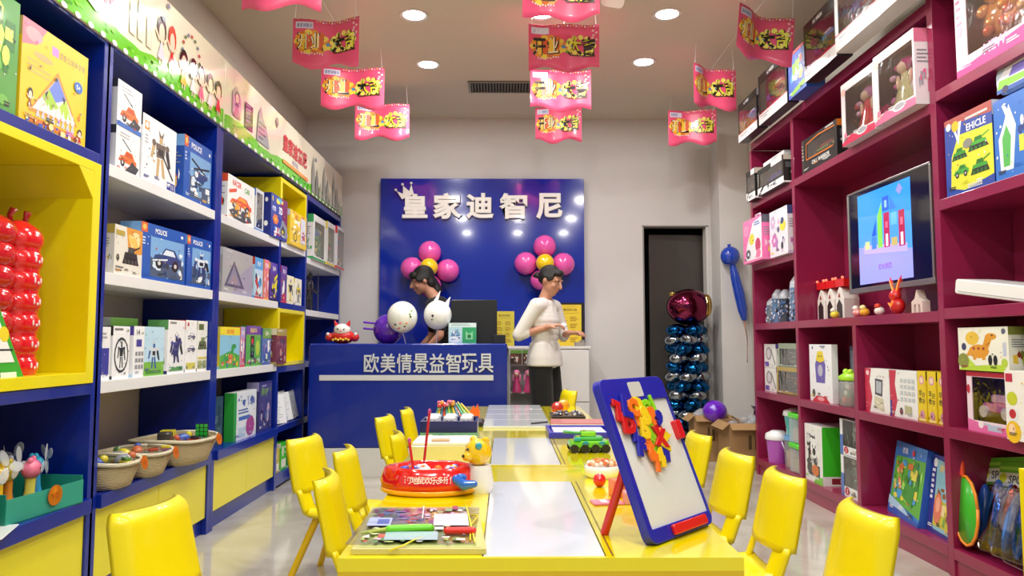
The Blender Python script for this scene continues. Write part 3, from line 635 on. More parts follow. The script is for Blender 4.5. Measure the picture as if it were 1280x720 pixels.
LBX('toy_box', 'thin pink and orange box in the row of narrow boxes', 'toy box', 5.05, 5.15, 1.333, .275, -1.64, .08, '#e89080', pk('#e07a90', '#e0a040', '#d04858'), G4, seed=30)
LBX('toy_box', 'violet box with a yellow striped robot in the row of narrow boxes', 'toy box', 5.18, 5.35, 1.333, .27, -1.64, .08, '#5a3c90', pk('#5a48a8', '#1c1c20', '#e8d830') + [('p', [(.5, .45), (.95, .6), (.95, .5), (.5, .35)], '#e8d830'), ('p', [(.5, .6), (.95, .75), (.95, .66), (.5, .5)], '#e8d830')], G4, seed=31)
LBX('toy_box', 'violet box with red wheels before the blue divider', 'toy box', 5.40, 5.54, 1.333, .27, -1.63, .08, '#6a4a98', pk('#6a4aa0', '#d04050', '#4a4a88') + [('e', .5, .15, .3, .1, '#c83040')], G4, seed=32)
LBX('toy_box', 'small white and yellow robot box, nearer of the pair in the narrow bay', 'toy box', 5.58, 5.76, 1.333, .215, -1.64, .08, '#f0ecd0', [('m', 'robot', .15, .1, .7, .8, '#e0d030', '#2c2c30')], G4, seed=33)
LBX('toy_box', 'small white and black robot box, farther of the pair in the narrow bay', 'toy box', 5.79, 5.98, 1.333, .21, -1.64, .08, '#f0eee0', [('m', 'robot', .15, .1, .7, .8, '#2c2c34', '#e8d838')], G4, seed=34)
LBX('toy_box', 'yellow and green box with a cartoon dinosaur on the third shelf', 'toy box', 4.31, 4.63, .89, .245, -1.645, .09, '#e8d040', [('r', 0, 0, 1, 1, '#8cc8e8'), ('r', 0, .8, 1, .2, '#f0dc20'), ('t', '恐龙乐园', .5, .89, .11, '#d84828', .8, .02), ('p', [(0, 0), (1, 0), (1, .3), (.5, .42), (0, .3)], '#5ab03c'), ('m', 'dino', .15, .12, .7, .5, '#3ca048', '#e8e060'), ('m', 'bear', .4, .05, .25, .3, '#e07838', '#f4d0a0'), ('z', .02, .02, .96, .25, 10, ['#e04040', '#f0c030', '#3870c0'], .12)], G4, seed=35)
LBX('toy_box', 'thin pink and blue box next to the dinosaur box', 'toy box', 4.645, 4.72, .89, .25, -1.645, .09, '#d890b0', pk('#b8a0d8', '#d04848', '#3a60b8'), G4, seed=36)
LBX('toy_box', 'violet train box with a green traffic light picture', 'toy box', 4.74, 5.02, .89, .26, -1.645, .09, '#6a3c98', [('r', 0, 0, 1, 1, '#5cb04c'), ('r', 0, .78, 1, .22, '#6a3ca0'), ('t', '轨道火车', .5, .89, .12, '#f0d850', .85, .02), ('r', .3, .2, .26, .55, '#26282a'), ('e', .43, .62, .07, .07, '#d84030'), ('e', .43, .42, .07, .07, '#3a8a3c'), ('e', .8, .45, .14, .2, '#b8d040'), ('z', .02, .02, .96, .2, 16, ['#a02c50', '#d8c0d8', '#4a2c70'], .12)], G4, seed=37)
LBX('toy_box', 'green topped blue box with a mosaic picture on the third shelf', 'toy box', 5.05, 5.23, .89, .25, -1.64, .09, '#5a78b8', pk('#6aa04a', '#4a60b0', '#8a78b0'), G4, seed=38)
LBX('toy_box', 'maroon windowed box closest to the lower yellow cubby', 'toy box', 5.26, 5.50, .89, .25, -1.61, .09, '#7a3848', [('r', 0, .8, 1, .2, '#a89848'), ('z', .05, .05, .9, .7, 20, ['#4a2c34', '#8a5060', '#c89088', '#32406c'], .25), ('b', .1, .92, .7, 1, '#e8e0c0', .04)], G4, seed=39)
G5 = 'books and sets on the lowest left shelf'
LBX('toy_box', 'dark teal storage case standing on the blue counter board', 'toy box', 4.27, 4.48, .44, .285, -1.68, .12, '#2c4a58', [('z', .1, .1, .8, .8, 10, ['#3a5c68', '#20343c', '#4a6870'], .3)], G5, seed=40)
LBX('toy_box', 'white picture set with a thick green edge and violet blot', 'toy box', 4.58, 4.98, .44, .295, -1.65, .06, '#e8ecf0', [('r', 0, 0, .1, 1, '#2ca03c'), ('r', .1, .0, .9, 1, '#dfe6ee'), ('z', .15, .65, .8, .3, 12, ['#4a60a8', '#9aa0c8', '#7080b0'], .15), ('b', .18, .6, .6, 2, '#5a70b0', .03, .06), ('e', .72, .24, .2, .22, '#a8488c'), ('r', .2, .05, .3, .2, '#b8d0e8'), ('r', .2, .4, .5, .08, '#4a70c0')], G5, seed=41, sidec=GREEN, sideart=[('r', 0, 0, 1, 1, '#2ca03c')])
LBX('toy_box', 'dark violet framed set with toy figures behind glossy film', 'toy box', 5.03, 5.31, .44, .335, -1.65, .08, '#3c3a70', [('r', .05, .05, .9, .9, '#474680'), ('z', .1, .1, .8, .5, 14, ['#7a5a90', '#c0a8c0', '#5a6aa0', '#2c2a50'], .22), ('z', .1, .7, .8, .2, 8, ['#6a8a60', '#a8b890'], .2), ('b', .2, .9, .5, 1, '#9a98c8', .03)], G5, seed=42, finish='gloss')
# fanned white magazines in the narrow bay
for k in range(7):
    o = MB().rbox(-.10, .10, 0, .008, 0, .215, '#e9ecee' if k % 2 else '#dfe3e6', .004, axis='y').build('magazine', 'card', None, (-1.66 - .03 * (k % 3), 5.50 + k * .075, .449), (R(-12), R(6 * math.sin(k * 2)), R(90 - 24 + 4 * k)))
    A = Art(.19, .2, 60 + k); A.m.v = []; A.run([('b', .1, .85, .8, 8, '#a8aeb4', .02, .09), ('r', .1, .05, .5, .12, '#c0c6cc')]); A.m.build('cover_print', 'card', o)
    tag(o, 'thin white magazine in the fanned pile in the narrow bay beside the violet framed set', 'magazine', 'fanned white magazines in the narrow bay')
LBX('toy_box', 'dark patterned box behind the fanned white magazines', 'toy box', 5.60, 5.98, .44, .35, -1.85, .1, '#3c424c', [('z', .05, .5, .9, .45, 14, ['#5a6478', '#20242c', '#788494'], .2)], G5, seed=43)
for k, (y, c_, h_, t_l) in enumerate(((5.45, '#c9b23c', .17, 'pale yellow'), (5.62, '#3cc02c', .20, 'bright green'), (5.80, '#2a8a34', .18, 'dark green'))):
    LBX('toy_box', t_l + ' box in the lowest open bay under the magazines', 'toy box', y - .07, y + .07, .10, h_, -1.65, .2, c_, [('r', .1, .1, .8, .3, '#e8e8d8'), ('z', .1, .5, .8, .4, 6, [c_, '#f0f0e0'], .3)], G5, seed=44 + k)
# dark action figure on far shelf
fr = empty('action_figure', (-1.78, 6.75, 1.31), 80, 'black spiky toy figure standing alone on the far second shelf', 'toy figure')
m = MB(); m.limb([(-.04, 0, .02), (-.035, 0, .12), (0, 0, .2)], [.014, .018, .03], '#202228', 8).limb([(.05, 0, .02), (.035, 0, .12), (0, 0, .2)], [.014, .018, .03], '#202228', 8)
m.ell((0, 0, .25), (.045, .03, .055), '#2a2d34').limb([(-.04, 0, .28), (-.1, 0, .24), (-.13, -.02, .3)], [.016, .013, .009], '#23262c', 8).limb([(.04, 0, .28), (.09, 0, .21), (.14, -.02, .18)], [.016, .013, .009], '#23262c', 8)
m.build('body', 'gloss', fr); MB().ell((0, -.005, .335), (.022, .024, .028), '#34383f').cyl((-.012, 0, .355), (-.03, 0, .39), .006, '#5a606a', .001, 6).cyl((.012, 0, .355), (.03, 0, .39), .006, '#5a606a', .001, 6).build('head', 'gloss', fr)
MB().cyl((.14, -.02, .02), (.14, -.02, .36), .006, '#6a707a', .004, 6).build('staff', 'metal', fr)
# yellow ball lamp below
tag(MB().ell((0, 0, .075), (.085, .085, .075), '#d8c038').lathe([(.06, 0), (.07, .015), (.03, .03)], '#8a7a2a', 16).build('toy_ball', 'latex', None, (-1.77, 6.22, .89)), 'dull yellow round toy ball on the dark shelf beside the counter', 'ball')

# yellow cubby: red inflatable caterpillar and green drawing easel
cp = empty('inflatable_caterpillar', (-1.77, 2.69, .89), 0, 'tall red shiny inflatable caterpillar standing in the yellow cubby', 'inflatable toy')
m = MB()
for k in range(7): m.ell((0, 0, .07 + k * .076), (.086, .086, .068), '#d8141e', nu=20, nv=12)
m.cyl((0, 0, .05), (0, 0, .5), .076, '#d8141e', n=20); m.ell((0, 0, .54), (.07, .07, .06), '#d8141e'); m.build('body', 'latex', cp)
m = MB()
for k in range(7): m.ell((-.03, -.13, .07 + k * .078), (.10, .11, .07), '#c4101a', nu=20, nv=12)
m.build('folded_tail', 'latex', cp)
for s_ in (-1, 1): MB().tube([(0, s_ * .035, .57), (.0, s_ * .045, .61), (.01, s_ * .04, .635)], [.012, .010, .014], '#a80c16').build('antenna', 'latex', cp)
m = MB()
for k in range(6):
    for s_ in (-1, 0, 1): m.ell((.0835 if s_ else .0855, s_ * .016, .066 + k * .076 + .008 * abs(s_)), (.003, .0045, .011 if s_ else .006), '#f0d8d8', nu=8, nv=6)
m.build('printed_faces', 'latex', cp)
es = empty('drawing_easel', (-1.655, 2.36, .89), 90, 'green framed white drawing easel leaning before the red caterpillar', 'easel', rot=(R(-6), 0, R(90)))
m = MB(); m.prism([(-.30, 0), (.25, 0), (.06, .44), (-.30, .44)], 0, .02, '#3aa62c'); m.build('green_frame', 'plastic', es, bevel=.004)
m = MB(); m.prism([(-.28, .09), (.185, .09), (.035, .42), (-.28, .42)], -.002, 0, '#f1f1ec'); m.build('white_board', 'whiteboard', es)
A = Art(.5, .44, 3); A.y = -.0025; A.run([('e', .78, .42, .05, .06, '#e8d020'), ('l', .6, .3, .86, .3, .006, '#222'), ('l', .72, .3, .72, .42, .006, '#222'), ('r', .50, .09, .2, .03, '#e0d820'), ('r', .72, .07, .16, .06, '#e8f0e0'), ('l', .5, .6, .62, .66, .006, '#222')]); A.m.build('drawing', 'card', es)

# teal tray of hand fan toys
tr = empty('display_tray', (-1.625, 2.70, .44), 90, 'teal cardboard display tray of small hand fans under the yellow cubby', 'tray', rot=(0, 0, R(84)))
m = MB(); W_, D_, H_ = .19, .24, .115
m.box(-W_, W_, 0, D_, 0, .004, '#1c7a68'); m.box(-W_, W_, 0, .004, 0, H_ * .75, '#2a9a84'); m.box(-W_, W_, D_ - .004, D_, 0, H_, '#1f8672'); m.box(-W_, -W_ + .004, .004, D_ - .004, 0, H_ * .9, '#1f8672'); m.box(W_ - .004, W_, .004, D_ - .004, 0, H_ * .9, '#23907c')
m.build('tray_box', 'card', tr)
tg = MB(); tg.lathe([(.0, 0), (.036, 0)], '#f7931e', 20, M=T(.03, -.008, .06, 90)); tg.lathe([(.036, -.001), (.033, -.002)], '#f7a83e', 20, M=T(.03, -.008, .06, 90), caps=False); tg.text('10', .03, .06, .022, '#c85a10', -.0095); tg.build('price_tag', 'card', tr)
def hand_fan(x, y, c1_, c2_, label, k):
    r_ = empty('hand_fan', (x, y, .448), 70 + 20 * k, label, 'toy fan', 'hand fans in the teal tray', rot=(R(-8 + 5 * (k % 3)), R(6 - 4 * (k % 4)), R(80 + 15 * k)))
    MB().lathe([(.022, 0), (.024, .02), (.016, .07), (.018, .12)], c1_, 12).build('handle', 'plastic', r_)
    MB().ell((0, 0, .145), (.038, .034, .036), c2_).ell((-.02, 0, .178), (.012, .01, .012), c2_, nu=8, nv=6).ell((.02, 0, .178), (.012, .01, .012), c2_, nu=8, nv=6).ell((-.012, -.032, .15), .004, '#222', nu=6, nv=5).ell((.012, -.032, .15), .004, '#222', nu=6, nv=5).build('animal_head', 'gloss', r_)
    b_ = MB()
    for q in range(3):
        b_.ell((.034, 0, 0), (.032, .002, .018), '#e8f0f4', M=T(0, -.042, .17, 0, q * 120 + 20 * k, 0), nu=10, nv=6)
    b_.build('fan_blade', 'film', r_)
for k, a_ in enumerate([(-1.72, 2.58, '#f0c020', '#f4c81c', 'yellow giraffe headed hand fan at the near corner of the tray'), (-1.74, 2.66, '#e89030', '#e8d038', 'orange handled hand fan with a yellow head'), (-1.71, 2.73, '#e8dc60', '#f07898', 'pink headed hand fan in the middle of the tray'),
                        (-1.80, 2.70, '#f4f4f0', '#f4b8c8', 'pale pink hand fan at the back of the tray'), (-1.73, 2.81, '#3aa0d8', '#38b8e0', 'sky blue hand fan at the far end of the tray'), (-1.82, 2.60, '#e03048', '#e85a6a', 'red hand fan tucked behind the yellow ones'), (-1.83, 2.80, '#4ac0e8', '#e8e8f0', 'white headed hand fan at the back far corner of the tray')]):
    hand_fan(a_[0], a_[1], a_[2], a_[3], a_[4], k)
t2 = empty('display_tray', (-1.64, 2.30, .44), 90, 'olive green display tray at the frame edge beside the teal one', 'tray')
MB().box(-.16, .16, 0, .2, 0, .10, '#5a9a2c').box(-.13, .13, .02, .18, .10, .12, '#8ab8d8').build('tray_box', 'card', t2)
MB().ell((-.05, .08, .15), (.04, .03, .04), '#8ab8e0').ell((.07, .08, .16), (.045, .03, .05), '#a8c8e0').build('toy_heads', 'gloss', t2)
tag(MB().rbox(-.14, .08, -.1, .1, 0, .004, '#e8e8e8', .004).build('leaflet', 'card', None, (-1.66, 2.42, .44), (0, 0, R(20))), 'white leaflet lying on the counter board before the trays', 'leaflet')

# straw baskets
def basket(x, y, rz, a_, b_, h_, label):
    r_ = empty('straw_basket', (x, y, .442), rz, label, 'basket', 'shallow straw baskets with orange price tags')
    def shp(r, z, n=28):
        out = []
        for k in range(n):
            t = 2 * math.pi * k / n; ct, s_t = math.cos(t), math.sin(t); e = .72
            out.append((a_ * r * math.copysign(abs(ct) ** e, ct), b_ * r * math.copysign(abs(s_t) ** e, s_t), z + .012 * abs(ct) ** 3 * (r > .9)))
        return out
    def skin(levels, c):
        m_ = MB(); n = 28; vs = []
        for r, z in levels: vs += shp(r, z)
        fs = [(j * n + k, j * n + (k + 1) % n, (j + 1) * n + (k + 1) % n, (j + 1) * n + k) for j in range(len(levels) - 1) for k in range(n)]
        fs.append(tuple(range(n))[::-1]); fs.append(tuple(range((len(levels) - 1) * n, len(levels) * n)))
        return m_.add(vs, fs, c, True)
    skin([(.74, 0), (.80, h_ * .3), (.87, h_ * .62), (.95, h_), (.90, h_), (.80, h_ * .6), (.70, .012)], '#d6c296').build('basket_body', 'wicker', r_)
    m_ = MB(); pts = shp(.955, h_) ; pts.append(pts[0]); m_.tube(pts, .009, '#ece2c4', 6); m_.build('rim', 'wicker', r_)
    m_ = MB(); m_.lathe([(0, 0), (.03, 0)], '#f58a1c', 18, M=T(a_ * .35, -b_ - .006, h_ - .008, 80)); m_.text('15', a_ * .35, h_ - .008, .018, '#c8540c', -b_ - .008); m_.build('price_tag', 'card', r_)
    return r_
basket(-1.72, 3.19, 90, .15, .17, .10, 'straw basket half hidden by the blue post, first of the three')
basket(-1.71, 3.47, 90, .155, .17, .10, 'middle straw basket filled with small toys')
basket(-1.68, 3.84, 84, .22, .19, .115, 'widest straw basket overhanging the counter board, with a green cube tower')
rr = random.Random(4)
def small_toy(k, x, y, z, c, c2_, label, grp):
    r_ = empty('small_toy', (x, y, z), rr.uniform(0, 180), label, 'small toy', grp)
    if k == 0:
        MB().rbox(-.04, .04, -.018, .018, .008, .028, c, .01).rbox(-.02, .022, -.015, .015, .028, .042, c2_, .008).build('car_body', 'gloss', r_)
        MB().cyl((-.025, -.02, .01), (-.025, .02, .01), .01, '#18181a').cyl((.025, -.02, .01), (.025, .02, .01), .01, '#18181a').build('wheels', 'plastic', r_)
    elif k == 1:
        MB().ell((0, 0, .025), (.04, .025, .025), c).ell((.03, 0, .04), (.018, .016, .018), c2_).build('body', 'gloss', r_)
    else:
        MB().rbox(-.05, .05, -.035, .035, 0, .03, c, .008).build('bag', 'film', r_); MB().ell((0, 0, .015), (.035, .022, .012), c2_).build('contents', 'gloss', r_)
def fill(cx, cy, z, n, cols, where, grp, sx=.10, sy=.11):
    nm = {0: 'toy car', 1: 'rubber animal', 2: 'bagged trinket'}
    for i in range(n):
        k = i % 3; c_, cn = cols[i % len(cols)]; c2_, _ = cols[(i + 2) % len(cols)]
        small_toy(k, cx + rr.uniform(-sx, sx), cy - sy + 2 * sy * (i + .5) / n, z, c_, c2_, 'small %s %s in the %s' % (cn, nm[k], where), grp)
CO = [('#b84a2c', 'rust'), ('#3a5ab0', 'blue'), ('#2c2c30', 'black'), ('#d8c838', 'yellow'), ('#8a8f98', 'grey'), ('#5a8a50', 'green'), ('#c86a40', 'orange')]
fill(-1.68, 3.19, .52, 6, CO, 'basket half hidden by the post', 'toys in the first straw basket', .09, .10)
fill(-1.67, 3.47, .52, 7, CO[2:] + CO[:2], 'middle straw basket', 'toys in the middle straw basket', .09, .11)
fill(-1.66, 3.80, .53, 6, CO[4:] + CO[:4], 'widest straw basket', 'toys in the widest straw basket', .10, .14)
cb = empty('cube_stack', (-1.58, 3.93, .54), 10, 'green and black three by three block puzzle standing in the widest basket', 'puzzle toy')
m = MB().box(-.042, .042, -.012, .012, 0, .115, '#141614'); m.build('core', 'plastic', cb)
for i in range(3):
    for j in range(4): MB().rbox(-.040 + i * .028, -.016 + i * .028, -.018, .018, .004 + j * .028, .028 + j * .028, '#1fae3c', .004, axis='y').build('cube', 'gloss', cb)
cb.scale = (.72, .72, .72)
tv_ = empty('toy_gun', (-1.66, 3.70, .54), 100, 'dark grey toy with yellow stripes lying in the widest basket', 'small toy')
MB().rbox(-.07, .07, -.03, .03, 0, .07, '#3a3634', .02).build('body', 'plastic', tv_); MB().box(.0, .02, -.031, .031, .045, .073, '#e0d030').box(.035, .05, -.031, .031, .045, .073, '#e0d030').build('stripe', 'plastic', tv_)

# ------------------------------------------------------------------ wine red shelving on the right
XG = 2.0; XGB = 2.345
def rparts(y0, y1):
    return empty('display_shelf', (XG, (y0 + y1) / 2, 0), cat='shelf', group='wine red wall shelving on the right wall')
def rs(name, y0, y1, label, parts):
    r_ = rparts(y0, y1); r_['label'] = label
    for nm, b in parts:
        m_ = MB().box(b[0] - XG, b[1] - XG, b[2] - (y0 + y1) / 2, b[3] - (y0 + y1) / 2, b[4], b[5], WINE); m_.build(nm, 'laminate', r_, bevel=.0025)
def hb(y0, y1, z, t=.05): return ('shelf_board', (XG, XGB - .012, y0, y1, z - t, z))
def vb(y, z0, z1, t=.022): return ('side_panel', (XG, XGB - .012, y - t, y + t, z0, z1))
P = [vb(5.978, 0, 2.60), hb(5.122, 5.956, 2.66 - .0, .06), hb(5.122, 5.956, 2.17), hb(5.122, 5.956, 1.665), hb(5.122, 5.956, 1.19), hb(5.122, 5.956, .66), hb(5.122, 5.956, .13, .05), ('back_panel', (XGB - .012, XGB - .001, 5.122, 6.0, 0, 2.66)), ('plinth', (XG + .01, XG + .03, 5.122, 5.956, 0, .08))]
rs('x', 5.1, 6.0, 'wine red shelving column at the far end with canisters and toy buckets', P)
P = [vb(5.10, 0, 2.66), hb(3.422, 5.078, 2.66, .06), hb(3.422, 5.078, 2.17), hb(3.422, 5.078, 1.19), ('side_panel', (XG, XGB - .012, 4.24, 4.284, .13, 1.14)), hb(4.284, 5.078, .66), hb(3.422, 4.24, .66), hb(3.422, 5.078, .13, .05),
     ('back_panel', (XGB - .012, XGB - .001, 3.40, 5.122, 0, 2.66)), ('plinth', (XG + .01, XG + .03, 3.422, 5.078, 0, .08))]
rs('x', 3.4, 5.1, 'wide wine red shelving column holding the television', P)
P = [vb(3.40, 0, 2.72), hb(1.70, 3.378, 2.21), hb(1.70, 3.378, 1.70), hb(1.70, 3.378, 1.20), hb(1.70, 3.378, .665), hb(1.70, 3.378, .13), vb(1.68, 0, 2.72), hb(1.70, 3.378, 2.72, .06), ('back_panel', (XGB - .012, XGB - .001, 1.66, 3.399, 0, 2.72)), ('plinth', (XG + .01, XG + .03, 1.70, 3.378, 0, .08))]
rs('x', 1.7, 3.4, 'wine red shelving column nearest the viewer with vehicle kits', P)

def RBX(*a, **k): return carton('R', *a, **k)
GT = 'race track sets on top of the wine red shelving'
def track(sd, c): return dict(window=(.05, .22, .9, .60, '#5c6064', ('track', c, '#e8e8ee', '#c02830')), seed=sd)
def tart(): return [('r', 0, .83, 1, .17, '#18181a'), ('t', 'A1 HIGH', .45, .915, .07, '#f0f0f0', .6, .02), ('r', 0, 0, 1, .20, '#e6e6e8'), ('r', 0, .2, 1, .02, '#c02830'), ('b', .06, .14, .4, 2, '#9a9aa0', .025, .05)]
RBX('toy_box', 'black and silver race track box at the far end of the shelving top', 'toy box', 5.50, 5.95, 2.66, .31, 1.90, .08, '#1c1c20', tart(), GT, **track(51, '#3a78d0'))
RBX('toy_box', 'black topped race track box standing between the far track box and the blue puzzle box', 'toy box', 4.90, 5.46, 2.66, .37, 1.90, .08, '#1c1c20', tart(), GT, **track(52, '#c83040'))
RBX('toy_box', 'blue and lime boxed toy between the track boxes on the shelving top', 'toy box', 4.58, 4.87, 2.66, .30, 1.90, .12, '#2458c0', [('r', 0, 0, 1, 1, '#2a60c8'), ('z', .1, .25, .85, .6, 22, ['#8ad030', '#f0e040', '#e03838', '#3aa0e8', '#c8e8f8'], .25), ('p', [(.1, .1), (.9, .22), (.95, .1), (.2, .02)], '#88c840'), ('r', 0, .93, 1, .07, '#d83040')], GT, seed=53)
RBX('toy_box', 'upright race track box with a blue car and a black track loop', 'toy box', 4.08, 4.53, 2.66, .36, 1.87, .09, '#1c1c20', tart(), GT, **track(54, '#4a98e8'))
RBX('toy_box', 'widest race track box with a white base, cut off by the top of the view', 'toy box', 3.30, 4.05, 2.66, .42, 1.85, .10, '#dcdcde', tart(), GT, **track(55, '#6a7ab8'))
MINI = [('r', 0, 0, 1, .28, '#f0f0f0'), ('p', [(0, 0), (.2, .3), (1, .3), (1, .24), (.26, .24), (.12, 0)], '#161618'), ('z', .3, .04, .5, .2, 8, ['#9aa0b0', '#40444c'], .12), ('r', .55, .82, .4, .18, '#ececec'), ('r', 0, .28, .08, .72, '#1c1a1a'), ('b', .015, .8, .05, 6, '#d8d0c0', .03, .08)]
RBX('toy_box', 'dark boxed car with a brown window at the far end of the second row', 'toy box', 5.73, 5.94, 2.17, .24, 1.95, .12, '#1c1a1a', MINI, 'dark car boxes on the far upper shelf', seed=56, window=(.1, .3, .84, .5, '#6a5a30', ('car', '#8a7a30', '#4a4030', '#1a1a1a')))
RBX('toy_box', 'dark boxed violet car with a white label on the far upper shelf', 'toy box', 5.16, 5.70, 2.17, .20, 1.96, .12, '#1c1a1a', MINI, 'dark car boxes on the far upper shelf', seed=57, window=(.1, .3, .84, .5, '#9a7c34', ('car', '#4a38b8', '#3a2c98', '#1a1a1a')))
RBX('toy_box', 'white topped narrow box resting on the violet car box', 'toy box', 5.2, 5.62, 2.372, .04, 1.98, .12, '#e8e8ea', [('b', .4, .7, .4, 2, '#88888c', .1, .3)], 'dark car boxes on the far upper shelf', seed=58)
pc = RBX('toy_box', 'pink and white toy case with a round badge overhanging the far shelf edge', 'toy box', 5.52, 5.95, 1.665, .34, 1.92, .10, '#f070b0', [('r', 0, 0, 1, 1, '#f480b8'), ('p', [(.12, .05), (.2, .4), (.55, .9), (1, .96), (1, .05)], '#f6eef4'), ('e', .17, .76, .11, .12, '#f8b8d8'), ('e', .17, .76, .08, .09, '#f490c0'), ('e', .48, .52, .14, .13, '#e8d838'), ('z', .38, .42, .22, .2, 6, ['#3a3420', '#f0e860'], .12), ('e', .28, .2, .13, .11, '#5a5a68'), ('e', .28, .2, .05, .04, '#e8e8f0'), ('e', .80, .35, .14, .16, '#c83868'), ('b', .62, .86, .3, 2, '#5a88c8', .03, .05), ('e', .82, .16, .12, .1, '#e87aa8')], 'pink toy cases on the far shelf', seed=59)
MB().tube([(-.06, .05, .335), (-.05, .05, .375), (.05, .05, .375), (.06, .05, .335)], .006, '#e8e8ee', 8).build('carry_handle', 'plastic', pc)
RBX('toy_box', 'white case with violet flowers and a yellow toy, beside the pink case', 'toy box', 5.14, 5.49, 1.665, .34, 1.97, .10, '#e8e4ee', [('m', 'flower', .05, .6, .3, .3, '#c8b8d8', '#f0f0f0'), ('m', 'flower', .1, .2, .35, .3, '#c878b8', '#f0d0e8'), ('e', .75, .62, .16, .12, '#e8dc30'), ('e', .72, .72, .1, .07, '#3a4a80'), ('z', .1, .1, .8, .8, 14, ['#b078b8', '#d8d8e8', '#5a5a78', '#e8b0d0'], .14), ('e', .7, .2, .06, .08, '#222')], 'pink toy cases on the far shelf', seed=60)
# canisters
for k, (y, h_, t_l) in enumerate(((5.88, .20, 'shortest'), (5.76, .26, 'second tallest'), (5.61, .25, 'dark capped'), (5.36, .34, 'tallest'))):
    r_ = empty('toy_canister', (2.12, y, 1.192), 0, t_l + ' blue grey patterned canister with a domed clear top on the far shelf', 'canister', 'patterned toy canisters')
    w_ = .05 if k < 3 else .062
    MB().lathe([(w_, 0), (w_, h_ * .72)], ['#6a7480', '#5a7aa0', '#3c4450', '#6c84a8'][k], 16).build('can_body', 'gloss', r_)
    MB().lathe([(w_ * .98, h_ * .72), (w_ * .9, h_ * .85), (w_ * .5, h_ * .96), (w_ * .3, h_)], '#b8bec8', 16).build('lid', 'gloss', r_)
    m = MB(); q_ = random.Random(k)
    for i in range(26):
        t = math.pi + q_.uniform(-1.4, 1.4); z = q_.uniform(.03, .68) * h_
        m.ell((w_ * math.cos(t), w_ * math.sin(t), z), (.008, .010, .013), q_.choice(['#2c3440', '#c8d0dc', '#4a6aa0', '#98a4b4']), nu=6, nv=4)
    m.build('printed_spots', 'gloss', r_)
# buckets
def bucket(x, y, z, r, h, c, label):
    r_ = empty('toy_bucket', (x, y, z), 90, label, 'bucket', 'clear tubs and buckets on the lowest far shelf')
    MB().lathe([(r * .82, 0), (r, h * .72)], c, 18).build('tub', 'gloss', r_)
    MB().lathe([(r * 1.06, h * .72), (r * 1.1, h * .76), (r * 1.02, h * .9), (r * .5, h)], '#eeeef0', 18).build('lid', 'plastic', r_)
    MB().tube([(r * 1.05, 0, h * .7), (r * 1.15, -.02, h * .4), (0, -r * 1.1, h * .35), (-r * 1.15, -.02, h * .4), (-r * 1.05, 0, h * .7)], .005, '#e8e8ee', 6).build('handle', 'plastic', r_)
bucket(2.15, 5.50, .36, .10, .20, '#4ab8b8', 'teal bucket with a domed white lid standing on the clear tub')
tub = empty('clear_tub', (2.15, 5.50, .13), 0, 'squat clear plastic tub of tan blocks carrying the teal bucket', 'tub', 'clear tubs and buckets on the lowest far shelf')
MB().lathe([(.10, 0), (.105, .20)], '#c8ccd0', 18).build('tub_body', 'film', tub); MB().lathe([(.108, .20), (.108, .228)], '#7aa8d8', 18).build('lid', 'plastic', tub); MB().lathe([(.085, .004), (.09, .12)], '#c8a070', 12).build('blocks', 'plastic', tub)
bucket(2.08, 5.74, .13, .085, .24, '#b050b8', 'violet bucket with a white lid at the shelf end panel')
for k, (z, c_) in enumerate(((.13, '#a89868'), (.34, '#b8b0a0'))):
    tub = empty('clear_tub', (2.10, 5.27, z), 0, ('clear tub with a lime green lid, lower' if k == 0 else 'clear tub with a lime green lid, upper') + ' of the pair beside the panda box', 'tub', 'clear tubs and buckets on the lowest far shelf')
    MB().rbox(-.08, .08, -.09, .09, 0, .17, '#d8dce0', .02).build('tub_body', 'film', tub); MB().rbox(-.085, .085, -.095, .095, .17, .205, '#5cd838', .02).build('lid', 'plastic', tub); MB().rbox(-.06, .06, -.07, .07, .004, .10, c_, .02).build('blocks', 'plastic', tub)
# white boxes on far fourth shelf
for k in (0, 1):
    RBX('toy_box', ('upper' if k else 'lower') + ' of the stacked white boxes with a grey oval toy, far fourth shelf', 'toy box', 5.68, 5.93, .66 + .185 * k, .183, 2.06, .12, '#ecece8', [('e', .4, .6, .25, .28, '#9a98a0'), ('e', .4, .6, .16, .2, '#d8d8dc'), ('l', .6, .8, .95, .15, .015, '#6a7a60'), ('r', .05, .05, .35, .2, '#6a5ab8')], 'boxes on the far fourth shelf', seed=61 + k)
RBX('toy_box', 'clear fronted box of brown figures, lower one on the far fourth shelf', 'toy box', 5.16, 5.64, .66, .20, 2.05, .12, '#b8a058', None, 'boxes on the far fourth shelf', seed=63, window=(.06, .12, .88, .74, '#5c5040', ('set', '#6a5038', '#a88850', '#3a3430')))
RBX('toy_box', 'clear fronted box with a green top, upper one on the far fourth shelf', 'toy box', 5.16, 5.62, .86, .175, 2.06, .12, '#a8b8a0', None, 'boxes on the far fourth shelf', seed=64, window=(.04, .08, .92, .70, '#8a9088', ('set', '#7a8478', '#5a8a48', '#9aa098')))
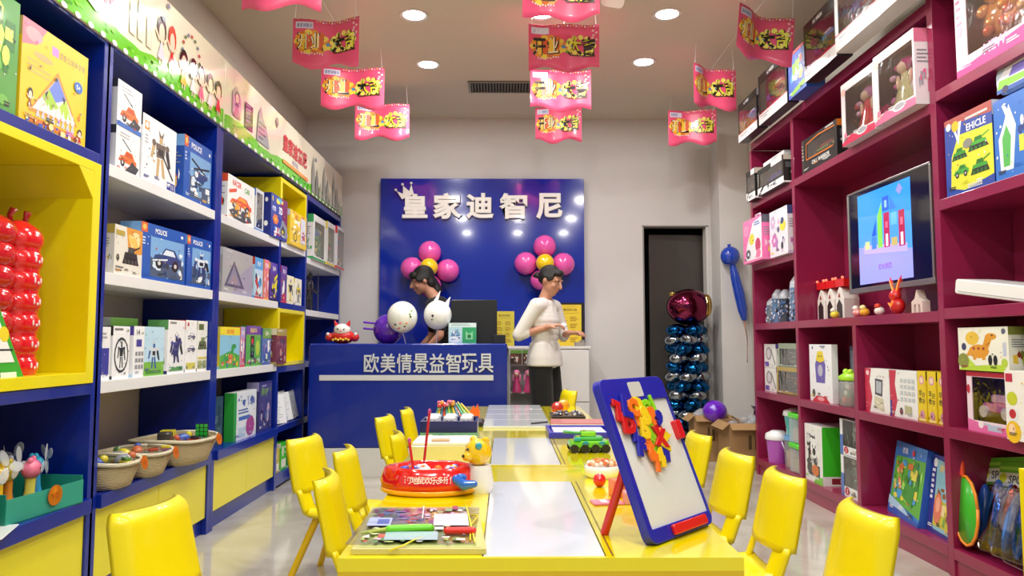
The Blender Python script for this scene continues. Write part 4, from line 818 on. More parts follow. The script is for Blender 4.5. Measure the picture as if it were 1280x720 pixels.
# phone box and neighbours
RBX('toy_box', 'tall white box with a yellow and violet toy phone', 'toy box', 4.66, 5.00, .66, .37, 2.04, .04, '#f0f0f4', [('m', 'phone', .22, .3, .56, .58, '#6a5ab0', '#e8d020'), ('e', .16, .94, .03, .03, '#3a4a9a'), ('b', .5, .95, .3, 1, '#9098a8', .03), ('p', [(.1, 0), (.9, 0), (.7, .1), (.3, .1)], '#c82838'), ('e', .18, .14, .07, .07, '#4a4a50'), ('e', .5, .05, .16, .035, '#f0a0a8')], 'boxes beside the toy phone box', seed=65)
for k in range(3):
    RBX('toy_box', ['nearest', 'middle', 'farthest'][2 - k] + ' slim grey blue case in the row behind the lime lidded jar', 'toy box', 4.58 - k * .105, 4.67 - k * .105, .66, .36, 2.16, .1, '#5c6880', [('r', .08, .5, .84, .42, '#8a98ac'), ('r', .08, .06, .84, .40, '#7c8aa4'), ('r', 0, .46, 1, .04, '#1c2440')], 'slim cases behind the jar', seed=66 + k)
jar = empty('toy_jar', (2.10, 4.48, .662), 0, 'clear jar of coloured toys with a lime green frog lid', 'jar')
MB().lathe([(.085, 0), (.095, .02), (.095, .14), (.08, .155)], '#d0d4d0', 18).build('jar_body', 'film', jar)
m = MB(); q_ = random.Random(8)
for i in range(26): t = q_.uniform(0, 6.28); rr_ = q_.uniform(.02, .07); m.ell((rr_ * math.cos(t), rr_ * math.sin(t), q_.uniform(.02, .13)), .02, q_.choice(['#c83830', '#3a3030', '#d8a030', '#4a8a3c', '#8a3a30', '#e8e0d0']), nu=8, nv=5)
tag(m.build('jar_filling', 'gloss', jar), kind='stuff')
MB().lathe([(.09, .155), (.095, .175), (.06, .20), (.01, .21)], '#a0d828', 18).ell((-.04, -.03, .205), .018, '#b8e838').ell((-.04, .03, .205), .018, '#b8e838').build('lid', 'plastic', jar)
RBX('toy_box', 'small red and green box behind the lime lidded jar', 'toy box', 4.30, 4.42, .66, .30, 2.15, .1, '#b83850', [('r', 0, .7, 1, .2, '#e8e0e0'), ('z', .1, .1, .8, .5, 10, ['#e07888', '#f0e8e8', '#6a9a5a'], .3)], 'slim cases behind the jar', seed=70)
# panda box with green side and clear boxes
RBX('toy_box', 'white and black animal box with a bright green side on the floor shelf', 'toy box', 4.79, 5.065, .13, .37, 2.02, .28, '#ecece8', [('z', .1, .1, .8, .8, 26, ['#1c1c1e', '#f4f4f0', '#4a4c4a', '#d8d8d4'], .3), ('m', 'bear', .3, .35, .5, .45, '#f0f0ee', '#2a2a2a'), ('e', .6, .22, .2, .1, '#d87838'), ('p', [(.5, .0), (1, .0), (1, .14), (.6, .08)], '#7ac840')], seed=71, yaw=0, sideart=[('r', 0, .16, 1, .84, '#3cc024'), ('r', 0, 0, 1, .16, '#ececea'), ('r', .2, .03, .66, .1, '#8a2c38'), ('t', 'FARM', .53, .08, .06, '#f0e8e8', .5)])
for k, (z, h_) in enumerate(((.13, .24), (.375, .21))):
    RBX('toy_box', ('lower' if k == 0 else 'upper') + ' white edged clear box with a dark green back beside the panda box', 'toy box', 4.31, 4.55, z, h_, 2.03, .12, '#e8eaec', [('r', 0, 0, .16, .55, '#5a78c0'), ('e', .32, .14, .12, .1, '#c02838'), ('t', '2', .32, .14, .1, '#fff'), ('z', .5, .02, .45, .18, 6, ['#d8d0c0', '#8a8a80'], .15)], 'clear animal boxes on the floor shelf', seed=72 + k, window=(.14, .24, .84, .74, '#1c4c2c', ('set', '#2c5c38', '#e0d8c8', '#3a6a44')))
# white and yellow flash card boxes
RBX('toy_box', 'white box with a toy tablet and a red left edge', 'toy box', 3.95, 4.21, .66, .24, 2.03, .07, '#f0f0ee', [('p', [(0, 0), (.18, 0), (.3, .35), (.2, .7), (.28, 1), (0, 1)], '#c8304c'), ('e', .12, .9, .07, .06, '#f0d0d8'), ('p', [(.42, .42), (.72, .38), (.76, .76), (.44, .78)], '#4a4c58'), ('p', [(.47, .47), (.68, .44), (.71, .71), (.48, .73)], '#b0b8c0'), ('p', [(.38, .12), (.8, .06), (.76, .34), (.4, .38)], '#d0ccb0'), ('z', .42, .1, .34, .22, 10, ['#e8e4d0', '#8a8878'], .08)], 'learning toy boxes with red left edges', seed=74)
RBX('toy_box', 'white box with a keypad picture and a red left edge, touching the yellow boxes', 'toy box', 3.68, 3.94, .66, .24, 2.03, .07, '#f0f0ee', [('p', [(0, 0), (.14, 0), (.28, .35), (.2, .7), (.26, 1), (0, 1)], '#c8304c'), ('r', 0, 0, .07, .35, '#4a3a90')] + [('r', .4 + .14 * i, .36 + .13 * j, .1, .08, '#c4ccd0') for i in range(4) for j in range(4)] + [('e', .42, .14, .06, .08, '#4a4c50'), ('p', [(.55, .1), (.8, .08), (.8, .26), (.55, .28)], '#b8b890')], 'learning toy boxes with red left edges', seed=75)
for k in range(3):
    RBX('toy_box', ['far', 'middle', 'near'][k] + ' upright yellow box with black Chinese lettering of the yellow trio', 'toy box', 3.60 - k * .085, 3.675 - k * .085, .66, .245, 2.03, .12, '#e4c41c', [('r', .04, .02, .92, .96, '#e8ca1e'), ('e', .5, .82, .3, .09, '#d890a8'), ('e', .5, .82, .2, .06, '#f0d8c0'), ('t', '早', .32, .56, .12, '#1c1a10', .35), ('t', '教', .32, .42, .12, '#1c1a10', .35), ('t', '识', .68, .53, .11, '#1c1a10', .35), ('t', '字', .68, .40, .11, '#1c1a10', .35), ('e', .5, .14, .28, .09, '#d090a0'), ('r', .1, .02, .8, .04, '#f4e890')], 'upright yellow card boxes', seed=76 + k)
# floor shelf games
RBX('game_box', 'green farm board game box leaning on the floor shelf', 'game box', 3.72, 4.12, .13, .385, 2.06, .05, '#2c5cc0', [
    ('r', 0, 0, 1, 1, '#2f78c8'), ('p', [(.02, .2), (.06, .8), (1, .84), (1, .1)], '#5cb03c'), ('z', .05, .2, .9, .6, 60, ['#8ad048', '#3a8a30', '#e8d850', '#4aa0d8', '#d87838', '#a8e070', '#2c6a2c'], .16), ('z', .1, .3, .25, .45, 10, ['#e08a50', '#f0c080'], .12), ('t', '农场', .35, .90, .09, '#e8e8f8', .5, .02), ('e', .62, .9, .04, .04, '#e03848'), ('p', [(0, .0), (0, .24), (.5, .16), (1, 0)], '#a8cce8'), ('p', [(.0, 0), (1, 0), (1, .05), (0, .12)], '#2c58b8'), ('p', [(.4, .3), (.75, .2), (.8, .45), (.5, .5)], '#3c9030')], seed=80, lean=9, yaw=-8)
RBX('game_box', 'violet animal board game box with yellow lettering on the floor shelf', 'game box', 3.43, 3.71, .13, .37, 2.05, .06, '#2c2c80', [
    ('r', 0, 0, 1, 1, '#34348c'), ('p', [(.22, .06), (.16, .95), (.95, .9), (1, .04)], '#8cc4d8'), ('t', '动物', .42, .84, .11, '#f0c020', .5, .03), ('t', '乐园', .75, .74, .12, '#f09820', .4, .03), ('p', [(.2, .1), (.98, .1), (.98, .5), (.6, .42), (.2, .5)], '#c8c038'), ('z', .25, .1, .7, .55, 22, ['#e8a040', '#f0d8a0', '#8a5a30', '#6aa848', '#f0e060'], .16), ('e', .34, .33, .14, .2, '#e07858'), ('e', .34, .38, .08, .1, '#f0a888'), ('e', .12, .9, .07, .06, '#f0f0f8'), ('b', .03, .78, .12, 6, '#e8e8f8', .04, .07), ('e', .86, .12, .06, .05, '#34348c')], seed=81, lean=8, yaw=-6)
# second row middle: warrior and doll boxes
RBX('toy_box', 'black boxed toy car with CALL WARRIOR lettering and an orange framed window', 'toy box', 4.40, 4.93, 2.17, .225, 2.0, .16, '#1a1a1c', [('r', 0, 0, .08, 1, '#3a3430'), ('b', .01, .8, .05, 5, '#c8c0b0', .04, .1), ('t', 'CALL WARRIOR', .55, .20, .12, '#f0f0f0', .8, .02), ('b', .6, .10, .25, 1, '#c0c0c0', .03), ('b', .7, .93, .25, 1, '#d0d0d0', .04),
    ('l', .14, .36, .14, .82, .008, '#d87828'), ('l', .14, .82, .5, .90, .008, '#d87828'), ('l', .5, .90, .95, .86, .008, '#d87828'), ('l', .14, .36, .9, .34, .008, '#d87828')], None, seed=82, window=(.17, .36, .76, .46, '#4a4430', ('car', '#8a9a30', '#b02830', '#1a1a1a')))
frm = lambda c_: [('p', [(0, 1), (1, 1), (1, .93), (0, .90)], '#e8e4e6'), ('p', [(0, 0), (1, 0), (1, .10), (.7, .12), (.55, .06), (.3, .14), (0, .05)], c_), ('e', .62, .10, .16, .06, '#e8e8ec'), ('e', .62, .10, .12, .04, '#a8a8b4'), ('e', .08, .86, .07, .06, '#e8b0a0'), ('e', .12, .15, .05, .05, '#e07898')]
RBX('doll_box', 'smaller pink doll box with a red dress, overlapping its larger neighbour', 'doll box', 3.84, 4.22, 2.17, .36, 1.95, .1, '#eadfe4', frm('#d82858'), 'windowed doll boxes on the upper shelf', seed=83, window=(.12, .13, .84, .74, '#3c2030', ('doll', '#d8202c', '#c870b0', '#6a6a7c')))
RBX('doll_box', 'larger doll box with a pale yellow gown behind clear film', 'doll box', 3.43, 3.82, 2.17, .37, 1.94, .1, '#eadfe4', frm('#e86a98'), 'windowed doll boxes on the upper shelf', seed=84, window=(.12, .13, .84, .74, '#3c2434', ('doll', '#d8cc98', '#b83078', '#e8e8ec')))
# near column
RBX('doll_box', 'large magenta plush dog box with NEW lettering, topmost on the near column', 'doll box', 2.72, 3.22, 2.21, .42, 2.01, .12, '#f0d4e0', [('p', [(0, 0), (1, 0), (1, .18), (0, .08)], '#e8148c'), ('t', 'NEW', .52, .15, .11, '#f8b0e0', .4, .03), ('e', .06, .5, .04, .08, '#c8a8c0'), ('b', .02, .8, .08, 4, '#d888a8', .03, .08), ('r', 0, .94, 1, .06, '#e8486a')], None, seed=85, window=(.16, .19, .82, .74, '#5a3040', ('plush', '#d88a40', '#c05028', '#181818')))
RBX('toy_box', 'vehicle construction kit box with lime green parts and white VEHICLE lettering', 'toy box', 3.00, 3.33, 1.70, .35, 2.01, .10, '#2848a8', [
    ('r', 0, 0, 1, 1, '#2b4aa8'), ('p', [(0, 1), (1, 1), (1, .86), (0, .93)], '#b05048'), ('p', [(.1, .1), (.14, .5), (.3, .75), (1, .72), (1, .12), (.4, .03)], '#e0e038'), ('p', [(.16, .92), (.30, .62), (.38, .92), (.32, .92), (.28, .74), (.22, .92)], '#f4f4f4'), ('e', .24, .88, .08, .07, '#e8c020'), ('t', 'EHICLE', .68, .80, .09, '#f6f6f6', .6, .02), ('b', .46, .9, .5, 1, '#d0d0d0', .03),
    ('m', 'tank', .14, .42, .34, .2, '#3a9a30', '#2c7a28'), ('m', 'tank', .5, .46, .42, .22, '#4ab038', '#2c7a28'), ('m', 'car', .18, .2, .32, .2, '#48a83a', '#2c7828'), ('m', 'tank', .54, .16, .38, .24, '#3fa034', '#2a7024'), ('e', .5, .6, .1, .06, '#8a8a80'), ('t', '0000000', .62, .06, .06, '#e8e8e8', .6), ('e', .1, .9, .06, .05, '#e8e8f0')], 'vehicle kits on the near column', seed=86)
RBX('toy_box', 'blue vehicle kit box showing a blue and lime spanner, cut by the view edge', 'toy box', 2.68, 2.99, 1.70, .33, 2.01, .10, '#2860c0', [('r', 0, 0, 1, 1, '#3074d0'), ('p', [(.1, .1), (.08, .5), (.2, .7), (.3, .9), (.42, .62), (.34, .1)], '#e8eef4'), ('p', [(.16, .15), (.15, .5), (.24, .66), (.32, .5), (.28, .15)], '#58b858'), ('z', .45, .1, .5, .8, 18, ['#e8e8f0', '#50c0e8', '#e0e040', '#1c3c88'], .2), ('l', .2, .92, .3, .72, .02, '#fff')], 'vehicle kits on the near column', seed=87)
tin = empty('vehicle_case', (2.03, 2.86, 2.055), -90, 'car shaped lime and violet case lying on the vehicle kits', 'toy case')
MB().rbox(-.15, .15, 0, .1, 0, .13, '#b8d8e8', .05, axis='y').build('case_body', 'gloss', tin); A = Art(.28, .12, 88); A.y = -.002
A.run([('p', [(.04, .1), (.06, .5), (.25, .85), (.9, .9), (.95, .1)], '#e8e8ee'), ('p', [(.3, .5), (.4, .8), (.8, .8), (.85, .5)], '#6a5ac0'), ('p', [(.05, .2), (.1, .5), (.95, .4), (.95, .25)], '#8cd040'), ('r', .04, .06, .92, .14, '#3060b8'), ('e', .22, .14, .07, .13, '#1c2c60'), ('e', .78, .14, .07, .13, '#1c2c60')]); A.m.build('printed_front', 'card', tin)
rt = empty('router', (2.02, 2.98, 1.215), -90, 'white slab shaped electronic box tilted on the near column shelf', 'electronics', rot=(0, R(9), R(-84)))
MB().rbox(-.30, .12, 0, .2, 0, .065, '#ececec', .012, axis='y').build('case', 'plastic', rt); MB().box(-.28, .10, -.001, 0, .01, .014, '#b8b8b8').build('seam', 'plastic', rt)
RBX('toy_box', 'colourful box with a yellow giraffe pull toy on top of the pink toy box', 'toy box', 2.98, 3.31, .925, .185, 2.02, .10, '#f0eeda', [('r', 0, 0, 1, 1, '#f0efe0'), ('m', 'dino', .16, .25, .66, .65, '#e09a28', '#a03828'), ('e', .3, .75, .14, .16, '#e8c040'), ('p', [(0, 0), (.2, .3), (.35, .12), (.9, .16), (.95, 0)], '#b8d83c'), ('e', .1, .22, .12, .18, '#8a9040'), ('e', .12, .55, .05, .09, '#3a3a68'), ('e', .92, .2, .06, .1, '#b8d040'), ('e', .92, .9, .04, .06, '#60607a'), ('e', .65, .25, .04, .12, '#222'), ('e', .75, .25, .04, .12, '#222'), ('r', .9, .35, .06, .3, '#c0c8e0')], 'toddler toy boxes on the near column', seed=89)
RBX('toy_box', 'pink windowed tea set box beneath the giraffe box', 'toy box', 2.985, 3.28, .665, .255, 2.03, .12, '#f0d8e4', [('r', 0, .92, 1, .08, '#c02c40'), ('p', [(0, 0), (1, 0), (1, .14), (.5, .1), (0, .2)], '#e870b0'), ('e', .04, .7, .04, .08, '#c02840'), ('e', .3, .12, .06, .06, '#f8e8f0'), ('r', .45, .04, .3, .1, '#b8c8e0')], 'toddler toy boxes on the near column', seed=90, window=(.12, .18, .84, .73, '#30202c', ('car', '#e070b8', '#f0b8d8', '#e8e0f0')))
RBX('toy_box', 'white wavy edged box with round red and yellow emblems at the view edge', 'toy box', 2.62, 2.955, .665, .27, 1.98, .1, '#f2eee8', [('e', .12, .6, .09, .1, '#c8d030'), ('e', .12, .38, .1, .11, '#e8e8e8'), ('e', .12, .38, .06, .07, '#c02838'), ('e', .12, .12, .13, .16, '#f0c020'), ('e', .1, .16, .06, .08, '#f8d8b0'), ('r', .02, .84, .12, .12, '#c02c48'), ('z', .3, .05, .65, .9, 20, ['#e8c840', '#d86a90', '#6aa8d8', '#f0f0f0'], .2)], 'toddler toy boxes on the near column', seed=91)
RBX('toy_box', 'deep teal box in the dark corner behind the giraffe box', 'toy box', 2.60, 2.94, .945, .18, 2.06, .12, '#1c4a60', [('z', .1, .2, .8, .6, 10, ['#3a6a78', '#8a5a30', '#4a8a98'], .3)], 'toddler toy boxes on the near column', seed=92)

# hanging card packs of bats and balls on the near floor shelf
def blister(x, y, z, rz, ty, c1_, c2_, label, k):
    r_ = empty('toy_pack', (x, y, z), 0, label, 'toy pack', 'header card packs on the near floor shelf', rot=(R(-14 - 3 * (k % 3)), R(ty), R(-90 + rz)))
    MB().rbox(-.14, .14, 0, .004, .30, .42, '#6ab82c', .008, axis='y').build('header_card', 'card', r_)
    A_ = Art(.28, .12, 100 + k); A_.y = -.002; A_.run([('r', .02, .1, .96, .5, '#e4ece4'), ('e', .12, .4, .08, .2, '#c8d830'), ('t', 'SPORT', .5, .36, .3, '#4a5a78', .5, .02), ('z', .75, .15, .2, .4, 5, ['#8098b8', '#a8c040'], .15), ('r', .02, .7, .96, .12, '#9ada50')]); A_.m.v = [(a1, b1, c1x + .30) for a1, b1, c1x in A_.m.v]; A_.m.build('card_print', 'card', r_)
    m_ = MB()
    for q in range(3): m_.ell((-.08 + .08 * q, -.02, .17 + .02 * (q % 2)), (.034, .03, .13), [c1_, c2_, c1_][q], nu=12, nv=9)
    m_.build('capsule', 'foil' if k % 2 else 'latex', r_)
    MB().rbox(-.13, .13, -.055, -.045, .02, .30, '#dfe8f0', .03, axis='y').build('clear_bag', 'clear', r_)
PB = [(2.10, 3.22, 'green header pack of blue bats at the post', '#2c6ce0', '#3480e8'), (2.07, 3.12, 'pack with a red topped blue capsule', '#2c70e0', '#e83c24'), (2.05, 3.02, 'pack with silver blue capsules in the middle of the pile', '#4a90f0', '#98c0f0'), (2.03, 2.92, 'frontmost pack of crinkled blue foil capsules', '#2c78e8', '#5aa8f8'), (2.12, 2.82, 'pack with red capsules at the back of the pile', '#d83028', '#2c60d0'), (2.04, 2.72, 'pack of blue and red capsules at the view edge', '#3478e0', '#d83830')]
for k, (x, y, l_, a_, b_) in enumerate(PB): blister(x, y, .14, 5 - 3 * k, -10 + 3 * k, a_, b_, l_, k)
rk = empty('toy_racket', (2.02, 3.30, .15), -90, 'green toy racket with an orange rim leaning against the post', 'toy racket', rot=(R(-6), R(-14), R(-90)))
MB().tube([(.09 * math.cos(t * .4189), 0, .16 + .15 * math.sin(t * .4189)) for t in range(16)], .007, '#f08c20', 8).build('rim', 'plastic', rk)
MB().lathe([(0, -.004), (.086, -.003), (.086, .003), (0, .004)], '#3cb42c', 20, M=T(0, 0, .16, 90) @ Matrix.Diagonal((1, 1.65, 1, 1))).build('face', 'plastic', rk)
MB().cyl((0, 0, .31), (0, 0, .40), .012, '#e04420').build('grip', 'plastic', rk)

# ------------------------------------------------------------------ television
tv = empty('television', (2.07, 4.005, 1.25), -90, 'wall television with a silver frame showing a blue block castle picture', 'television', rot=(0, 0, R(-90 + 1)))
TW, TH = .83, .56; z0 = .11
fm = MB(); fm.box(-TW / 2 - .02, TW / 2 + .02, 0, .045, z0 - .03, z0, '#b8b6b2'); fm.box(-TW / 2 - .012, TW / 2 + .012, 0, .045, z0 + TH, z0 + TH + .012, '#b8b6b2')
fm.box(-TW / 2 - .016, -TW / 2, 0, .045, z0, z0 + TH, '#b8b6b2'); fm.box(TW / 2, TW / 2 + .016, 0, .045, z0, z0 + TH, '#b8b6b2')
fm.build('frame', 'metal', tv, bevel=.003)
MB().box(-TW / 2, TW / 2, .006, .06, z0, z0 + TH, '#08090c').box(-.2, .2, .06, .16, z0 + .1, z0 + .4, '#101114').build('panel', 'gloss', tv)
A = Art(TW, TH, 1); A.y = .0052
A.run([('r', .13, .03, .665, .93, '#4a90e8'), ('p', [(.13, .03), (.795, .03), (.795, .3), (.13, .42)], '#8a90e8'), ('p', [(.13, .96), (.795, .96), (.795, .65), (.13, .74)], '#3088e8'),
       ('p', [(.2, .34), (.74, .28), (.74, .36), (.2, .43)], '#a89cf0'), ('r', .22, .38, .06, .08, '#b8c888'), ('r', .31, .37, .06, .12, '#3078e0'), ('p', [(.31, .5), (.37, .5), (.37, .66)], '#2858c8'), ('r', .39, .37, .06, .32, '#78c850'), ('p', [(.39, .69), (.45, .69), (.45, .82)], '#78c850'),
       ('r', .47, .36, .07, .34, '#a82850'), ('r', .49, .37, .03, .12, '#c8d0f0'), ('r', .49, .55, .03, .06, '#e86080'), ('r', .46, .72, .08, .14, '#2c58d0'), ('r', .485, .75, .03, .07, '#80b0f0'), ('p', [(.55, .72), (.63, .71), (.56, .84)], '#3870d8'), ('r', .56, .36, .07, .08, '#b0a060'), ('r', .56, .56, .07, .12, '#60a8f0'),
       ('r', .65, .34, .07, .34, '#a02848'), ('r', .67, .35, .03, .12, '#c8d0f0'), ('r', .67, .54, .03, .07, '#e86080'), ('p', [(.63, .88), (.67, .94), (.71, .88), (.67, .83)], '#8888d8'), ('t', '积木拼图', .47, .18, .06, '#8a60e0', .3, .02)])
A.m.v = [(q0, q1, q2 + z0) for q0, q1, q2 in A.m.v]
A.m.build('screen_picture', 'screen', tv)
MB().box(-.16, .16, .16, .255, z0 + .18, z0 + .36, '#2a2a2c').build('wall_bracket', 'metal', tv)

# toys under the television
for k in range(3):
    y = 5.00 - k * .14
    r_ = empty('toy_castle', (2.13, y, 1.192), -90, ['farthest white toy castle tower glowing red on top under the television', 'middle white toy castle tower with an arched door', 'nearest white toy castle tower with small triangular windows'][k], 'toy', 'white and red toy castle towers under the television')
    m = MB(); m.prism([(-.06, 0), (-.06, .13), (-.02, .19), (.0, .205), (.02, .19), (.06, .13), (.06, 0)], 0, .1, '#e6e2dc'); m.build('tower_wall', 'plastic', r_, bevel=.003)
    MB().prism([(-.035, 0), (-.035, .09), (0, .125), (.035, .09), (.035, 0)], -.004, -.0005, '#2c2826').prism([(-.012, .14), (0, .165), (.012, .14)], -.004, -.0005, '#9a2028').build('door_arch', 'plastic', r_)
    MB().box(-.065, .065, 0, .1, .207, .255, '#d81c1c').build('red_cap', 'plastic', r_); MB().ell((-.05, 0, .262), .009, '#ff6a50').ell((.05, 0, .262), .009, '#ff6a50').build('light_bulb', 'glow', r_)
GF = 'tiny figures in front of the television'
for k, (y, c_, c2_, l_) in enumerate(((4.66, '#e8d840', '#f0f0e0', 'tiny yellow figure beside the castle towers'), (4.36, '#f09898', '#fff0e8', 'tiny pink egg shaped figure under the television'), (4.27, '#f0b030', '#ffe8a0', 'tiny amber egg shaped figure under the television'), (4.10, '#f0e8e0', '#e04030', 'tiny white cone figure beside the glowing red rabbit'))):
    r_ = empty('toy_figure', (2.07, y, 1.192), 0, l_, 'toy figure', GF)
    MB().ell((0, 0, .025), (.028, .03, .025), c_, nu=10, nv=7).build('body', 'gloss', r_); MB().ell((-.01, 0, .052), (.018, .018, .016), c2_, nu=10, nv=7).build('head', 'gloss', r_)
rb = empty('toy_rabbit', (2.08, 3.93, 1.192), -90, 'glowing red toy rabbit with two long ears below the television', 'toy figure')
MB().ell((0, 0, .045), (.05, .035, .045), '#c81c18').ell((0, -.01, .10), (.035, .03, .03), '#d8201c').build('body', 'latex', rb)
for s_ in (-1, 1): e_ = MB().limb([(s_ * .015, 0, .12), (s_ * .04, 0, .17), (s_ * .055, .0, .20)], [.011, .013, .006], '#d82420', 8).build('ear', 'latex', rb); MB().limb([(s_ * .016, -.012, .125), (s_ * .046, -.012, .18)], [.004, .003], '#ff8030', 6).build('light_strip', 'glow', e_)
MB().limb([(-.02, -.035, .06), (.0, -.036, .045), (.02, -.035, .07)], [.004] * 3, '#ff7028', 6).build('light_strip', 'glow', rb)
cs = empty('toy_castle', (2.09, 3.76, 1.192), -90, 'small white toy arch with a pointed spire near the television corner', 'toy')
MB().prism([(-.05, 0), (-.05, .06), (-.02, .075), (0, .12), (.02, .075), (.05, .06), (.05, 0), (.03, 0), (.03, .04), (.01, .05), (.01, 0), (-.01, 0), (-.01, .05), (-.03, .04), (-.03, 0)], 0, .04, '#e8d8cc').build('arch_wall', 'plastic', cs)
ad = empty('power_adapter', (2.16, 3.56, 1.192), -90, 'white power adapter with a red cord at the corner of the television shelf', 'adapter')
MB().rbox(-.10, .10, 0, .06, 0, .10, '#dcd6d2', .01, axis='y').build('case', 'plastic', ad); MB().box(-.02, .05, -.002, 0, .05, .09, '#1a1a1c').build('label_plate', 'plastic', ad)
MB().tube([(-.1, -.02, .01), (0, -.06, .012), (.08, -.05, .02), (.1, .02, .03)], .005, '#c82020', 6).build('cord', 'plastic', ad)

# ------------------------------------------------------------------ sign wall
SX0, SX1, SZ0, SZ1, SY = -1.248, .782, .985, 2.672, 7.34
sg = empty('sign_board', ((SX0 + SX1) / 2, SY, SZ0), 0, 'large glossy royal blue sign board with white raised Chinese letters and a crown', 'sign')
sw = SX1 - SX0; sh = SZ1 - SZ0
MB().box(-sw / 2, sw / 2, 0, .055, 0, sh, '#06259a').build('sign_panel', 'gloss', sg, bevel=.003)
def raised(parent, ch, x, z, h, w_, c, fin, depth, off, bev):
    cu = bpy.data.curves.new('letter', 'FONT'); cu.body = ch; cu.size = 1; cu.resolution_u = 3; cu.offset = off; cu.extrude = depth; cu.bevel_depth = bev; cu.bevel_resolution = 1
    o = bpy.data.objects.new('letter_curve', cu); COL.objects.link(o); bpy.context.view_layer.update()
    me = bpy.data.meshes.new_from_object(o.evaluated_get(bpy.context.evaluated_depsgraph_get()))
    vs = [tuple(v.co) for v in me.vertices]; fs = [tuple(p.vertices) for p in me.polygons]
    bpy.data.objects.remove(o); bpy.data.curves.remove(cu); bpy.data.meshes.remove(me)
    x0 = min(v[0] for v in vs); x1 = max(v[0] for v in vs); y0 = min(v[1] for v in vs); y1 = max(v[1] for v in vs); z0_ = min(v[2] for v in vs)
    m_ = MB(); m_.add([((a - (x0 + x1) / 2) / (x1 - x0) * w_, -(c_ - z0_) * h, (b - (y0 + y1) / 2) / (y1 - y0) * h) for a, b, c_ in vs], fs, c)
    o = m_.build('letter', fin, parent, (x, -.001, z)); return o
xs = [(-.90, .25), (-.578, .29), (-.256, .275), (.075, .28), (.433, .265)]
for ch, (x, w_) in zip('皇家迪智尼', xs): raised(sg, ch, x + .233, 2.388 - SZ0, .262 if ch != '皇' else .245, w_, '#eceae4', 'plastic', .07, .022, .018)
cr = empty('crown', (-.985 + .233, -.03, 2.515 - SZ0)); cr.parent = sg; cr.rotation_euler = (0, R(-24), 0); cr.scale = (.85, .85, .85)
m = MB().prism([(-.075, -.045), (-.095, .075), (-.04, .01), (0, .10), (.04, .01), (.095, .075), (.075, -.045)], -.012, .012, '#e6e4de'); m.build('crown_band', 'plastic', cr, bevel=.003)
MB().ell((-.098, 0, .088), .016, '#f0eee8').ell((0, 0, .115), .016, '#f0eee8').ell((.098, 0, .088), .016, '#f0eee8').build('crown_beads', 'plastic', cr)

# framed yellow notices
for x0, x1, z0, z1, l_, k in ((.50, .745, .985, 1.41, 'yellow framed notice in a black frame to the right of the woman in white', 0), (-.11, .085, .99, 1.345, 'yellow notice sheet between the monitor and the woman in white', 1)):
    r_ = empty('notice_frame', ((x0 + x1) / 2, 7.31, z0), 0, l_, 'notice', 'yellow notices under the sign board'); w_ = x1 - x0; h_ = z1 - z0
    if k == 0: MB().box(-w_ / 2 - .02, w_ / 2 + .03, .005, .028, -.03, h_ + .02, '#16140f').build('frame', 'laminate', r_)
    MB().box(-w_ / 2, w_ / 2, .0, .004, 0, h_, '#e6c832' if k == 0 else '#cfc03c').build('sheet', 'card', r_)
    A = Art(w_, h_, 200 + k); A.run([('t', '优惠活动公告' if k == 0 else '营业时间表', .5, .88, .06, '#6a5010', .7, .01), ('r', .1, .80, .8, .006, '#9a7c18')] + [('b', .12, .70 - .16 * j, .34, 3, '#a8821c', .02, .04) for j in range(4)] + [('b', .54, .70 - .16 * j, .34, 3, '#b08a20', .02, .04) for j in range(4)]); A.m.build('printed_text', 'card', r_)

# balloons
def balloon(name, p, r, c, label, group, sq=1.08, knot=(0, 0, -1), fin='latex', cat='balloon'):
    o = MB(); 
    o.ell((0, 0, 0), (r, r, r * sq), c, nu=22, nv=14); k = Vector(knot).normalized()
    e = k * r * sq * .99; o.cyl(e, e + k * r * .14, r * .05, c, r * .12, 8)
    ob = o.build(name, fin, None, p); tag(ob, label, cat, group); return ob
YBW = 7.22
for (cx, cz, pet, w_) in ((-.735, 1.757, [(-.74, 1.917, 'top'), (-.563, 1.737, 'right hand'), (-.912, 1.757, 'left hand'), (-.735, 1.585, 'bottom')], 'behind the dark haired shop keeper'), (.378, 1.80, [(.382, 1.975, 'top'), (.196, 1.808, 'left hand'), (.562, 1.80, 'right hand'), (.334, 1.645, 'bottom')], 'above the woman in white')):
    for px, pz, pn in pet:
        d_ = (cx - px, 0, cz - pz)
        balloon('balloon', (px, YBW, pz), .112 if pn != 'bottom' or cx < 0 else .095, '#e85ab0', 'pearly pink balloon, %s petal of the flower %s' % (pn, w_), 'pink balloon petals on the sign wall', 1.0, d_)
    balloon('balloon', (cx, YBW - .12, cz), .088, '#f0c818', 'yellow centre balloon of the flower ' + w_, 'yellow flower centre balloons', 1.0, (0, 1, 0))

# ------------------------------------------------------------------ reception counter
CX0, CX1, CY0, CY1, CZ = -1.54, .012, 5.85, 6.42, 1.032
ct = empty('reception_counter', ((CX0 + CX1) / 2, CY0, 0), 0, 'blue reception counter with silver Chinese lettering above a white stripe and a white plinth', 'counter')
hw = (CX1 - CX0) / 2
MB().rbox(-hw, hw, 0, .03, .225, CZ, BLUE, .03, axis='y').build('front_panel', 'laminate', ct)
MB().box(-hw, hw, .002, .05, 0, .223, '#d9d8d4').build('plinth', 'laminate', ct, bevel=.002)
MB().box(-hw, hw, .03, .57, .76, .79, '#dcdcdc').build('work_surface', 'laminate', ct); MB().rbox(-hw, hw, .03, .22, CZ - .03, CZ, BLUE, .01).build('ledge', 'laminate', ct)
MB().box(-hw, -hw + .03, .03, .57, 0, .76, BLUE).build('side_panel', 'laminate', ct); MB().box(hw - .03, hw, .03, .57, 0, CZ - .031, BLUE).build('side_panel', 'laminate', ct)
